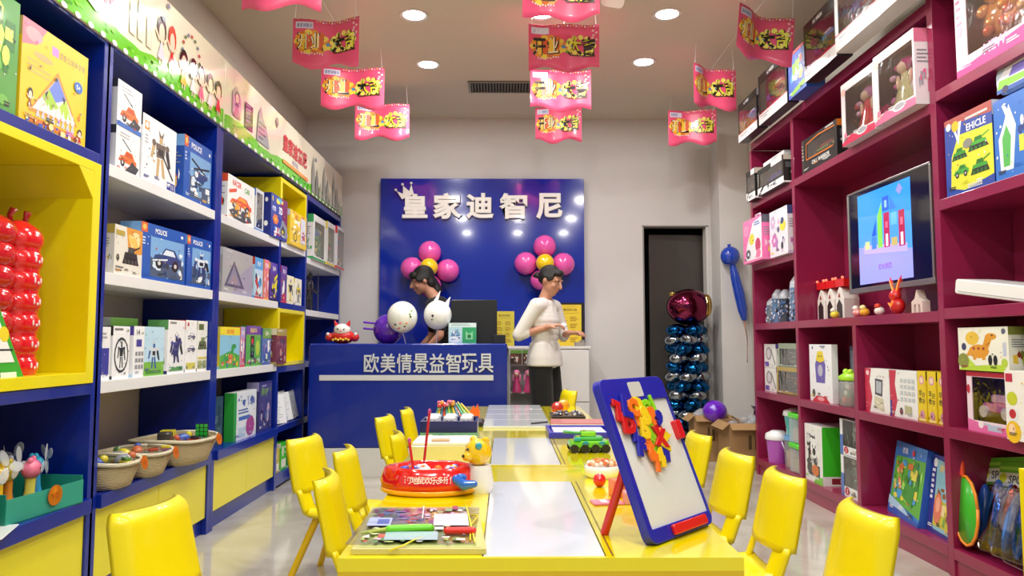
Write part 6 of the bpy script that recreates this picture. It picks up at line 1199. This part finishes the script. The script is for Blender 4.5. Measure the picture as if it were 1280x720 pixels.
# ------------------------------------------------------------------ magnetic board
mg = empty('magnetic_board', (.43, 1.846, TZ), 47.2, 'blue framed white magnetic board with coloured letters on red legs', 'magnetic board')
TL = math.atan2(.152, .369); tilt = Matrix.Rotation(-TL, 4, 'X')
W2, H2 = .1475, .402
m = MB()
def ringframe(m_, c):
    n_ = 6
    def rr_(x0, x1, z0, z1, r):
        out = []
        for cx, cz, st_ in ((x1 - r, z1 - r, 0), (x0 + r, z1 - r, 90), (x0 + r, z0 + r, 180), (x1 - r, z0 + r, 270)):
            for k in range(n_ + 1): t = R(st_ + 90 * k / n_); out.append((cx + r * math.cos(t), cz + r * math.sin(t)))
        return out
    A_ = rr_(-W2, W2, 0, H2, .025); B_ = rr_(-W2 + .018, W2 - .004, .034, H2 - .062, .004); n2 = len(A_)
    vs = [(x, -.011, z) for x, z in A_] + [(x, -.011, z) for x, z in B_] + [(x, .011, z) for x, z in A_] + [(x, -.004, z) for x, z in B_]
    fs = []
    for i in range(n2):
        j = (i + 1) % n2; fs += [(i, j, n2 + j, n2 + i), (i, 2 * n2 + i, 2 * n2 + j, j), (n2 + i, n2 + j, 3 * n2 + j, 3 * n2 + i)]
    fs.append(tuple(range(2 * n2, 3 * n2))); m_.add(vs, fs, c)
ringframe(m, '#1c22a4'); fr_ = m.build('blue_frame', 'plastic', mg, bevel=.002); fr_.matrix_local = tilt
o = MB().rbox(-.027, .033, -.0118, -.0108, H2 - .052, H2 - .012, '#c9c8c2', .006, axis='y').build('hand_hole', 'plastic', mg); o.matrix_local = tilt
o = MB().box(-W2 + .016, W2 - .003, -.0045, -.0035, .032, H2 - .06, '#dfe0da').build('white_surface', 'whiteboard', mg); o.matrix_local = tilt
o = MB().rbox(-.055, .105, -.022, -.011, .006, .030, '#d41c18', .006, axis='y').build('red_eraser', 'plastic', mg); o.matrix_local = tilt
o = MB().rbox(.122, .150, -.020, .012, .225, .275, '#d4141c', .005, axis='y').build('red_clip', 'plastic', mg); o.matrix_local = tilt
for s_ in (-1, 1):
    MB().limb([(s_ * .135 if s_ < 0 else .12, .075, .165), (s_ * .125, .14, .006)], [.011, .011], '#d01018', 10).build('leg', 'plastic', mg)
# magnetic letters, each its own thing held on the board
LC = ['#d01818', '#1c22a4', '#f2741a', '#f0cc18', '#8cd420', '#f0cc18', '#1c22a4']
cn = {'#d01818': 'red', '#1c22a4': 'dark blue', '#f2741a': 'orange', '#f0cc18': 'yellow', '#8cd420': 'lime green', '#6a1c8c': 'violet'}
LET = [('T', -.105, .318, 20, .045, '#d01818'), ('D', -.083, .282, 15, .045, '#d01818'), ('L', -.073, .325, 18, .05, '#1c22a4'), ('I', -.067, .265, 16, .05, '#1c22a4'), ('F', -.062, .223, 20, .045, '#1c22a4'),
       ('C', -.045, .322, 10, .042, '#f2741a'), ('S', -.034, .296, -10, .04, '#f2741a'), ('B', -.013, .322, 5, .044, '#f0cc18'), ('8', -.004, .298, -12, .044, '#f0cc18'), ('G', .022, .318, 12, .042, '#8cd420'), ('J', .052, .326, -8, .042, '#8cd420'),
       ('5', -.026, .264, 16, .048, '#f0cc18'), ('0', .014, .258, 10, .042, '#8cd420'), ('P', .034, .296, -14, .042, '#f2741a'), ('9', .056, .286, 18, .04, '#1c22a4'), ('R', .050, .262, -18, .042, '#d01818'), ('3', -.032, .236, 6, .046, '#f2741a'), ('X', .030, .238, 12, .042, '#d01818'),
       ('Q', -.006, .222, -8, .042, '#8cd420'), ('Z', .050, .230, 30, .042, '#f0cc18'), ('6', -.028, .206, 14, .042, '#f2741a'), ('N', .032, .204, 24, .042, '#1c22a4'), ('4', .002, .190, 8, .044, '#f0cc18'), ('7', -.022, .176, -6, .038, '#f2741a'), ('A', -.010, .288, 30, .036, '#d01818')]
Mb = Matrix.Translation((.43, 1.846, TZ)) @ Matrix.Rotation(R(47.2), 4, 'Z') @ tilt
for i, (c_, x, z, a_, h_, col) in enumerate(LET):
    cu = bpy.data.curves.new('l', 'FONT'); cu.body = c_; cu.size = 1; cu.resolution_u = 2; cu.offset = .06; cu.extrude = .06; cu.bevel_depth = .03; cu.bevel_resolution = 1
    o = bpy.data.objects.new('l', cu); COL.objects.link(o); bpy.context.view_layer.update()
    me = bpy.data.meshes.new_from_object(o.evaluated_get(bpy.context.evaluated_depsgraph_get())); vs = [tuple(v.co) for v in me.vertices]; fs = [tuple(p.vertices) for p in me.polygons]
    bpy.data.objects.remove(o); bpy.data.curves.remove(cu); bpy.data.meshes.remove(me)
    x0 = min(v[0] for v in vs); x1 = max(v[0] for v in vs); y0 = min(v[1] for v in vs); y1 = max(v[1] for v in vs); s_ = h_ * 1.18 / (y1 - y0)
    q = MB().add([((a - (x0 + x1) / 2) * s_, -(c2_ + .1) * s_ * .8, (b - (y0 + y1) / 2) * s_) for a, b, c2_ in vs], fs, col); ob = q.build('magnetic_letter', 'plastic')
    ob.matrix_world = Mb @ Matrix.Translation((x, -.0055 - .003 * (i % 3), z)) @ Matrix.Rotation(R(a_), 4, 'Y')
    tag(ob, '%s magnetic %s %s on the blue board, %s' % (cn[col], 'numeral' if c_.isdigit() else 'letter', {'8': 'eight', '5': 'five', '0': 'zero', '9': 'nine', '3': 'three', '6': 'six', '4': 'four', '7': 'seven'}.get(c_, c_), 'near the board top' if z > .3 else ('at the lower tip' if z < .225 else 'in the middle of the cluster')), 'magnetic letter', 'magnetic letters on the board')

# ------------------------------------------------------------------ toys on the near table
cbd = empty('circuit_board_game', (-.205, 1.885, TZ), 0, 'flat busy board game with coloured pictures, green and red pens and a yellow cord', 'board game')
m = MB(); a0, a1, b0, b1 = (-.132, .163), (-.17, .128), -.205, .21
m.add([(-.135, b0, 0), (.163, b0, 0), (.130, b1, 0), (-.165, b1, 0), (-.135, b0, .014), (.163, b0, .014), (.130, b1, .014), (-.165, b1, .014)], [(0, 3, 2, 1), (4, 5, 6, 7), (0, 1, 5, 4), (1, 2, 6, 5), (2, 3, 7, 6), (3, 0, 4, 7)], '#cfc678'); m.build('board', 'card', cbd, bevel=.002)
A = Art(.29, .41, 300); A.y = -.0145
A.run([('r', .02, .02, .96, .96, '#ccc87a'), ('r', .05, .55, .48, .4, '#c4b8c0'), ('r', .55, .3, .36, .62, '#d8c8a8'), ('r', .04, .04, .9, .34, '#b8c468'), ('z', .03, .55, .5, .42, 50, ['#a858a8', '#7a90c0', '#d8a8c8', '#e8e0d8', '#6a4a8a', '#c86048', '#90a860'], .10),
       ('z', .5, .4, .45, .55, 50, ['#d87850', '#e8b050', '#8a3a30', '#e8e8e0', '#c0a8c8', '#7aa070', '#a03858'], .09), ('z', .03, .04, .94, .4, 50, ['#a8c050', '#e0e0b0', '#58803c', '#c8b0c0', '#d8d8d0', '#c84838'], .08), ('r', .04, .42, .2, .2, '#a8b4e0'), ('r', .12, .46, .1, .12, '#4a60b8'), ('e', .62, .5, .07, .06, '#6a2c6a'), ('r', .60, .42, .3, .3, '#d4ccd4'),
       ('r', .22, .10, .42, .18, '#a0b8c0'), ('l', .93, .05, .9, .95, .004, '#e0d020'), ('l', .5, .6, .5, .95, .003, '#e8e8e8'), ('l', .02, .5, .5, .5, .003, '#706a48'), ('e', .08, .08, .02, .015, '#c02020'), ('r', .77, .84, .05, .1, '#a02c58')])
for i, v in enumerate(A.m.v):
    vv = (v[2] / .41); A.m.v[i] = (v[0] * (1 - .0 * vv) + .014 - .033 * vv, b0 + v[2], -v[1])
A.m.build('printed_picture', 'card', cbd)
MB().rbox(-.155, .135, b0 + .02, b1 - .02, .0165, .0175, '#f0f4f4', .01).build('clear_cover', 'clear', cbd)
MB().limb([(-.07, -.085, .026), (.025, -.073, .026)], [.010, .010], '#6ad01c', 10).build('green_pen', 'plastic', cbd); MB().cyl((-.07, -.085, .026), (-.135, -.093, .02), .007, '#a8b848', .002, 8).build('pen_tip', 'plastic', cbd)
MB().limb([(.068, -.10, .026), (.128, -.098, .026)], [.009, .009], '#e8281c', 10).build('red_pen', 'plastic', cbd)
MB().tube([(.025, -.12, .02), (-.0, -.16, .022), (-.02, -.20, .02), (-.05, -.215, .012)], .002, '#e8d820', 6).tube([(.10, .10, .02), (.135, .06, .024), (.12, -.02, .02), (.125, -.16, .02)], .002, '#e8d820', 6).build('yellow_cord', 'plastic', cbd)

# red drum toy with a bear
dr = empty('fishing_toy', (-.235, 2.38, TZ), 0, 'red oval musical toy with a yellow rim, two red sticks and a yellow bear head', 'toy')
def oval(m_, lv, c, n=40):
    vs = []
    for r, z in lv:
        for k in range(n):
            t = 2 * math.pi * k / n; w_ = 1 + .05 * math.cos(6 * t) * (z > .03); vs.append((.155 * r * w_ * math.cos(t), .105 * r * w_ * math.sin(t), z))
    fs = [(j * n + k, j * n + (k + 1) % n, (j + 1) * n + (k + 1) % n, (j + 1) * n + k) for j in range(len(lv) - 1) for k in range(n)]; fs.append(tuple(range(n))[::-1]); fs.append(tuple(range((len(lv) - 1) * n, len(lv) * n))); m_.add(vs, fs, c, True)
m = MB(); oval(m, [(.92, 0), (1.0, .006), (1.02, .012), (1.0, .018)], '#f0a818'); m.build('yellow_rim', 'gloss', dr)
m = MB(); oval(m, [(.99, .018), (.98, .036), (.90, .076), (.82, .083), (.70, .080), (.66, .062)], '#dc1414'); m.build('red_body', 'gloss', dr)
m = MB(); q_ = random.Random(12)
for i in range(22):
    t = q_.uniform(0, 6.28); rr_ = q_.uniform(.1, .6); m.ell((.155 * rr_ * math.cos(t), .105 * rr_ * math.sin(t), .068), (.013, .011, .014), q_.choice(['#3a60c8', '#e8e8e8', '#f0c020', '#e87818', '#d0d8f0', '#5a3aa0']), nu=8, nv=6)
m.build('small_fish', 'gloss', dr)
m = MB()
for i in range(9): t = -1.57 + (i - 4) * .13; m.text('乐打地鼠欢乐多乐鱼'[i], 0, 0, .022, '#f6eeee', 0, M=T(.1515 * math.cos(t), .1035 * math.sin(t), .052, -12, 0, (t + 1.57) * 57.3) )
m.build('white_lettering', 'plastic', dr)
MB().limb([(-.045, -.055, .05), (-.062, -.045, .155)], [.0042, .0045], '#d81820', 8).ell((-.063, -.045, .163), (.006, .006, .009), '#c84890').build('stick', 'gloss', dr)
MB().limb([(-.03, .045, .05), (-.012, .055, .235)], [.0045, .0045], '#c81828', 8).ell((-.011, .055, .243), (.006, .006, .010), '#b83880').build('stick', 'gloss', dr)
m = MB().ell((.150, -.02, .125), (.043, .040, .042), '#f2c40e', nu=20, nv=14).ell((.118, -.045, .115), (.018, .016, .015), '#f2c40e').ell((.135, .012, .158), .014, '#f2c40e').ell((.172, -.03, .160), (.013, .008, .013), '#f2c40e'); m.build('bear_head', 'gloss', dr)
MB().ell((.152, -.058, .148), (.011, .005, .011), '#38a0a8', nu=10, nv=7).ell((.105, -.056, .117), .005, '#1c1414', nu=8, nv=6).ell((.118, -.053, .137), .0045, '#1c1414', nu=8, nv=6).build('bear_face', 'gloss', dr)
MB().lathe([(.036, .0), (.044, .03), (.034, .085)], '#f0ece2', 18, M=T(.155, -.015, .0)).build('bear_body', 'plastic', dr)
MB().limb([(.085, -.085, .052), (.11, -.10, .038), (.14, -.095, .040)], [.014, .016, .011], '#1c64c8', 12).ell((.10, -.085, .058), (.018, .012, .012), '#1c64c8').build('blue_fin', 'gloss', dr)

bl_ = empty('bead_bowl', (.335, 2.62, TZ), 0, 'white bowl heaped with orange and white beads behind the red ball', 'bowl')
MB().lathe([(.05, 0), (.06, .012), (.062, .04), (.056, .042), (.052, .015)], '#f2ece8', 26).build('bowl', 'gloss', bl_)
m = MB(); q_ = random.Random(5)
for i in range(60): t = q_.uniform(0, 6.28); rr_ = .05 * math.sqrt(q_.random()); m.ell((rr_ * math.cos(t), rr_ * math.sin(t), .042 + .012 * (1 - rr_ / .05) + q_.uniform(0, .006)), .009, q_.choice(['#e0742c', '#e8985a', '#f0e0d0', '#c85020', '#f0b890']), nu=7, nv=5)
tag(m.build('bead_filling', 'gloss', bl_), kind='stuff')
tag(MB().ell((0, 0, .021), .0215, '#d8181c', nu=18, nv=12).build('red_ball', 'gloss', None, (.305, 2.45, TZ)), 'small red ball in front of the bead bowl', 'ball')
cd = tag(MB().rbox(-.045, .045, -.03, .03, 0, .006, '#e88098', .004).box(-.02, .0, -.02, .02, .006, .0075, '#f0e0e0').box(.01, .025, -.02, .02, .006, .0075, '#d05070').build('pink_card', 'card', None, (.295, 2.20, TZ), (0, 0, R(8))), 'flat pink patterned card lying in front of the magnetic board leg', 'card')
for k, (x, y, s_, c_, l_) in enumerate(((.365, 2.20, .022, '#e8a0a0', 'pink ribbed toy block behind the board leg'), (.345, 2.30, .026, '#f07840', 'orange toy block behind the magnetic board'), (.40, 2.30, .035, '#e878a0', 'tall pink toy piece hidden partly by the magnetic board'))):
    tag(MB().rbox(-s_, s_, -s_, s_, 0, s_ * (1.6 + k * .4), c_, s_ * .3).build('toy_block', 'plastic', None, (x, y, TZ), (0, 0, R(15 * k))), l_, 'toy block', 'pink and orange pieces behind the board')

# toys on the middle table
tk = empty('toy_tank', (.355, 3.22, TZ), 0, 'lime green and teal toy tank with black wheels on the middle table', 'toy vehicle', rot=(0, 0, R(4)))
MB().rbox(-.085, .085, -.045, .045, .018, .05, '#6ac82c', .02).rbox(-.06, .06, -.035, .035, .05, .066, '#48b85c', .015).build('hull', 'gloss', tk); MB().rbox(-.035, .03, -.03, .03, .066, .088, '#8ad838', .012).cyl((-.02, 0, .078), (-.11, 0, .085), .006, '#3a9a40').build('turret', 'gloss', tk)
m = MB()
for q in range(4):
    for s_ in (-1, 1): m.cyl((-.068 + .045 * q, s_ * .052, .018), (-.068 + .045 * q, s_ * .036, .018), .018, '#161618', n=14)
m.build('wheels', 'plastic', tk); MB().ell((-.02, -.047, .04), (.014, .004, .010), '#1c8aa0').ell((.05, -.047, .04), (.014, .004, .010), '#1c8aa0').rbox(-.07, -.04, -.046, -.03, .05, .062, '#1c9aa8', .004).build('teal_trim', 'gloss', tk)
ty = empty('drawing_tray', (.37, 3.80, TZ), 0, 'blue tray holding a white sheet with a pink book behind it', 'tray')
MB().box(-.16, .16, -.16, -.145, 0, .03, '#3030b0').box(-.16, .16, .145, .16, 0, .03, '#3030b0').box(-.16, -.145, -.145, .145, 0, .03, '#3030b0').box(.145, .16, -.145, .145, 0, .03, '#3030b0').box(-.145, .145, -.145, .145, 0, .01, '#3030b0').build('tray_body', 'plastic', ty, bevel=.003)
MB().box(-.13, .13, -.14, .14, .011, .022, '#e6e2f0').build('white_sheet', 'card', ty)
pb = tag(MB().rbox(-.15, .15, -.11, .11, 0, .03, '#c87878', .005).box(-.148, .152, -.112, .1, .006, .024, '#f0e8e0').build('pink_book', 'card', None, (.40, 4.16, TZ), (0, 0, R(-3))), 'pink covered book lying behind the blue drawing tray', 'book')
bt = empty('black_tray', (.375, 4.58, TZ), 0, 'black tray of dark toy parts on the far table', 'tray')
MB().box(-.10, .10, -.13, .13, 0, .028, '#24242a').build('tray_body', 'plastic', bt, bevel=.003); m = MB(); q_ = random.Random(9)
for i in range(24): m.ell((q_.uniform(-.085, .085), q_.uniform(-.115, .115), .034), (.013, .016, .009), q_.choice(['#4a4a52', '#8a8a90', '#1a1a1e', '#b0b0b8', '#5a4a3a']), nu=7, nv=5)
tag(m.build('toy_parts', 'gloss', bt), kind='stuff')
tag(MB().ell((0, 0, .042), .042, '#e8a020', nu=18, nv=12).build('orange_ball', 'gloss', None, (.385, 5.0, TZ)), 'amber ball behind the black tray on the far table', 'ball'); tag(MB().ell((0, 0, .04), .04, '#c02c20', nu=18, nv=12).build('red_ball', 'gloss', None, (.335, 4.86, TZ)), 'dark red ball behind the black tray on the far table', 'ball')
tag(MB().rbox(-.06, .06, -.006, .006, 0, .008, '#3a3a40', .003).build('marker_pen', 'plastic', None, (.19, 4.20, TZ + .0125), (0, 0, R(38))), 'thin dark marker pen lying on the white compartment lid', 'pen')
# left side of the middle and far tables
wt = empty('white_tray', (-.25, 3.02, TZ), 0, 'cream box with white slatted top at the left of the middle table', 'box')
MB().box(-.115, .115, -.10, .14, 0, .066, '#e2dca0').build('box_body', 'laminate', wt, bevel=.002)
for k in range(4): MB().rbox(-.112, .112, -.095 + k * .058, -.045 + k * .058, .067, .078, '#f2f2f0', .004).build('slat', 'plastic', wt)
MB().rbox(-.04, .03, -.07, -.03, .079, .086, '#d8b080', .004).build('wooden_label', 'card', wt)
sb = empty('puzzle_book', (-.25, 3.40, TZ), 0, 'green and blue patterned puzzle box under the navy tray', 'puzzle box')
MB().box(-.125, .125, -.10, .12, 0, .07, '#6aa88a').build('carton', 'card', sb, bevel=.002); A = Art(.25, .07, 310); A.y = -.101; A.run([('z', .0, .05, 1, .9, 40, ['#4ab060', '#3a70b8', '#d8e8e0', '#a8d0c0', '#f0f0f0', '#2c5a90'], .2)]); A.m.build('printed_side', 'card', sb)
nt_ = empty('navy_tray', (-.25, 3.41, TZ + .071), 0, 'navy tray of six white egg shaped pieces on the puzzle box', 'tray')
MB().box(-.125, .125, -.11, -.10, 0, .05, '#141c60').box(-.125, .125, -.10, .11, 0, .02, '#141c60').box(-.125, -.115, -.10, .11, .02, .05, '#141c60').box(.115, .125, -.10, .11, .02, .05, '#141c60').box(-.115, .115, .10, .11, .02, .05, '#141c60').build('tray_body', 'plastic', nt_, bevel=.002)
for i in range(3):
    for j in range(2): MB().rbox(-.028, .028, -.035, .035, 0, .045, '#e8e8ea', .02).box(-.015, -.003, -.036, -.034, .015, .03, '#8a8a90').box(.005, .016, -.036, -.034, .015, .03, '#8a8a90').build('white_piece', 'plastic', nt_, (-.075 + i * .075, -.05 + j * .1, .021))
pc2 = empty('pencil_heap', (-.29, 4.26, TZ), 0, 'black stand with a heap of coloured pencils and red beads on the far table', 'pencil stand')
MB().prism([(-.17, 0), (-.13, .045), (.15, .03), (.17, 0)], -.12, .12, '#1c1c22').build('stand', 'plastic', pc2); m = MB(); q_ = random.Random(2)
pc_cols = [('#2c8a4c', '#3cb060'), ('#e0b020', '#f0d040'), ('#1c6a8a', '#2c90b0'), ('#c84820', '#e86030'), ('#3a9a8a', '#50b8a8'), ('#8ab03c', '#a0c850')]
for i in range(14):
    x = -.10 + i * .017; c_ = pc_cols[i % 6][0]; MB().cyl((x, -.10, .04), (x * .55 - .03, .05, .13 + .01 * (i % 3)), .007, c_, n=6).cyl((x * .55 - .03, .05, .13 + .01 * (i % 3)), (x * .52 - .031, .062, .14 + .01 * (i % 3)), .007, '#e8d0a0', .001, 6).build('pencil', 'plastic', pc2)
for i in range(18): m.ell((-.06 + q_.uniform(-.04, .05), .02 + q_.uniform(-.05, .05), .13 + q_.uniform(0, .035)), .013, q_.choice(['#d82838', '#e84858', '#f0a040', '#e878a0']), nu=8, nv=6)
tag(m.build('red_beads', 'gloss', pc2), kind='stuff'); pc2.scale = (1.05, 1, .78)
tag(MB().prism([(-.03, 0), (-.035, .03), (-.01, .07), (0, .05), (.015, .08), (.03, .03), (.028, 0)], -.02, .02, '#e86a30').build('toy_flame', 'plastic', None, (-.19, 4.70, TZ)), 'small orange crown shaped toy behind the pencil stand', 'small toy')

# ------------------------------------------------------------------ pennants under the ceiling
def pennant(x, y, zt, w_, h_, rz, bend, label, k, group, ph=0, tz=0):
    r_ = empty('pennant', (x, y, zt), 0, label, 'pennant', group, rot=(0, R(tz), R(rz)))
    def crv(px): return bend * math.cos(px / w_ * math.pi) + .016 * math.sin(px / w_ * 9 + ph)
    n = 26; rows = 8; vs = []; fs = []
    for off in (0, .0016):
        for j in range(rows + 1):
            for i in range(n + 1):
                px = (i / n - .5) * w_; zb = -h_ + .024 * math.sin(i / n * 6.28 * 1.5 + 1.2 + ph) + .006
                vs.append((px, crv(px) + off, zb * j / rows + .002 * math.sin(i * 2.5) * (j == 0)))
    m1 = n + 1; o_ = m1 * (rows + 1)
    for j in range(rows):
        for i in range(n): a = j * m1 + i; fs += [(a, a + m1, a + m1 + 1, a + 1), (o_ + a, o_ + a + 1, o_ + a + m1 + 1, o_ + a + m1)]
    for i in range(n): a = rows * m1 + i; fs += [(i, i + 1, o_ + i + 1, o_ + i), (a, o_ + a, o_ + a + 1, a + 1)]
    m_ = MB().add(vs, fs, '#e9557e', True); m_.build('paper', 'card', r_)
    A_ = Art(w_, h_, 400 + k); A_.y = -.001
    def R_(x_, y_, ww, hh, c):
        for q in range(max(1, int(ww / .05))): nn = max(1, int(ww / .05)); A_.rect(x_ + ww * q / nn, y_, ww / nn, hh, c); A_.y += .00005
        A_.y -= .00005
    R_(.04, .80, .25, .14, '#dcdcec'); A_.text('皇家迪智尼', .17, .87, .085, '#3a48a0', .22, .01)
    for q in range(16): A_.ell(.34 + q * .042, .965 + .012 * math.sin(q * 2), .012, .02, ['#f0a0b0', '#e8d060', '#f4f4f4'][q % 3], 7)
    for q in range(14): t = q / 14 * 6.28; A_.ell(.27 + .20 * math.cos(t), .52 + .20 * math.sin(t), .055, .07, ['#e8982c', '#f0d44c', '#d8702c'][q % 3], 8)
    for q in range(4): A_.rect(.12 + .08 * q, .36, .075, .32, '#d8602a' if q % 2 else '#f0c83c')
    A_.text('开业', .25, .53, .40, '#1c140c', .38, .04); A_.text('开业', .25, .54, .36, '#f6eec8', .34, .01)
    for q in range(8): t = q / 8 * 6.28; A_.ell(.55 + .055 * math.cos(t), .50 + .10 * math.sin(t), .03, .045, ['#4a90c0', '#f0e04c', '#70b040', '#e88040'][q % 4], 8)
    for q in range(12): t = q / 12 * 6.28; A_.ell(.74 + .18 * math.cos(t), .54 + .18 * math.sin(t), .04, .06, '#f4ec70', 8)
    A_.text('大吉', .75, .53, .42, '#1c1c10', .40, .05); A_.text('大吉', .75, .545, .37, '#e8e83c', .36, .015)
    R_(.58, .31, .36, .025, '#4a3a14')
    for q in range(9): A_.ell(.14 + q * .035, .28 - .012 * math.sin(q * .8) - (.02 if q in (3, 5) else 0), .011, .018, '#f6e8ea', 6)
    for q in range(6): A_.ell(.93 + .03 * math.sin(q * 2), .62 + .05 * q, .02, .026, '#f4c8cc', 7)
    A_.m.v = [(vx, crv(vx) + vy, vz - h_) for vx, vy, vz in A_.m.v]
    A_.m.build('print', 'card', r_)
    m_ = MB(); m_.cyl((-w_ / 2 + .02, crv(w_ / 2), 0), (-w_ / 2 + .03, crv(w_ / 2), 3.3 - zt), .0015, '#e8e4e0', n=5).cyl((w_ / 2 - .02, crv(w_ / 2), 0), (w_ / 2 - .03, crv(w_ / 2), 3.3 - zt), .0015, '#e8e4e0', n=5); m_.build('hanging_thread', 'plastic', r_)
    return r_
GP = 'pink opening pennants hanging from the ceiling'
PN = [(-1.22, 3.93, 3.145, .46, -6, -.05, 'row above the blue shelving, nearest, cut by the view top', 'l', 0), (-1.165, 4.70, 3.145, .44, -3, .05, 'row above the blue shelving, second from the viewer', 'l', 1), (-1.164, 5.55, 3.135, .475, 3, .03, 'row above the blue shelving, third from the viewer', 'l', 2), (-1.08, 6.40, 3.13, .47, 2, .02, 'row above the blue shelving, farthest from the viewer', 'l', 3),
      (.31, 4.02, 3.17, .44, 4, .06, 'middle row, nearest, cut by the view top', 'm', 4), (.386, 4.80, 3.155, .47, 0, .02, 'middle row, second, below a ceiling lamp', 'm', 5), (.424, 5.60, 3.145, .47, 4, .04, 'middle row, third from the viewer', 'm', 6), (.467, 6.47, 3.13, .41, -6, .03, 'middle row, farthest from the viewer', 'm', 7),
      (1.68, 4.62, 3.165, .42, 20, .07, 'row above the wine red shelving, nearest and tilted', 'r', 8), (1.60, 5.55, 3.15, .40, 22, .05, 'row above the wine red shelving, in the middle', 'r', 9), (1.69, 6.60, 3.145, .43, -8, .02, 'row above the wine red shelving, farthest from the viewer', 'r', 10)]
for x, y, z, w_, rz, bend, l_, rowk, k in PN: pennant(x, y, z, w_, .315, rz, bend, 'pink lettered pennant, ' + l_, k, GP, k * .9, 7 if k == 8 else 0)
pw = MB().rbox(-.07, .07, -.004, .004, -.05, .05, '#f2e6dc', .03, axis='y').build('paper_tag', 'card', None, (.64, 4.30, 3.09), (R(20), R(10), 0)); tag(pw, 'white crumpled paper tag hanging at the top of the view beside the middle pennants', 'paper tag')
MB().cyl((0, 0, .04), (-.01, 0, .21), .0015, '#e8e4e0', n=5).build('hanging_thread', 'plastic', pw)
for x, n_ in ((-1.17, 'blue shelving'), (.40, 'middle pennants'), (1.65, 'wine red shelving')):
    o = MB().tube([(x + (.0 if abs(y - 5) < 3 else 0), y, 3.215 - .02 * math.sin((y - 3) * 2)) for y in [2.6 + .35 * q for q in range(14)]], .0018, '#cfcac2', 5).build('string', 'plastic')
    tag(o, 'thin pale string carrying the pink pennants along the ' + n_, 'string', 'pennant strings')
    MB().cyl((x, 2.6, 3.22), (x, 2.6, 3.3), .0018, '#cfcac2', n=5).cyl((x, 7.15, 3.2), (x, 7.15, 3.3), .0018, '#cfcac2', n=5).build('string_end', 'plastic', o)
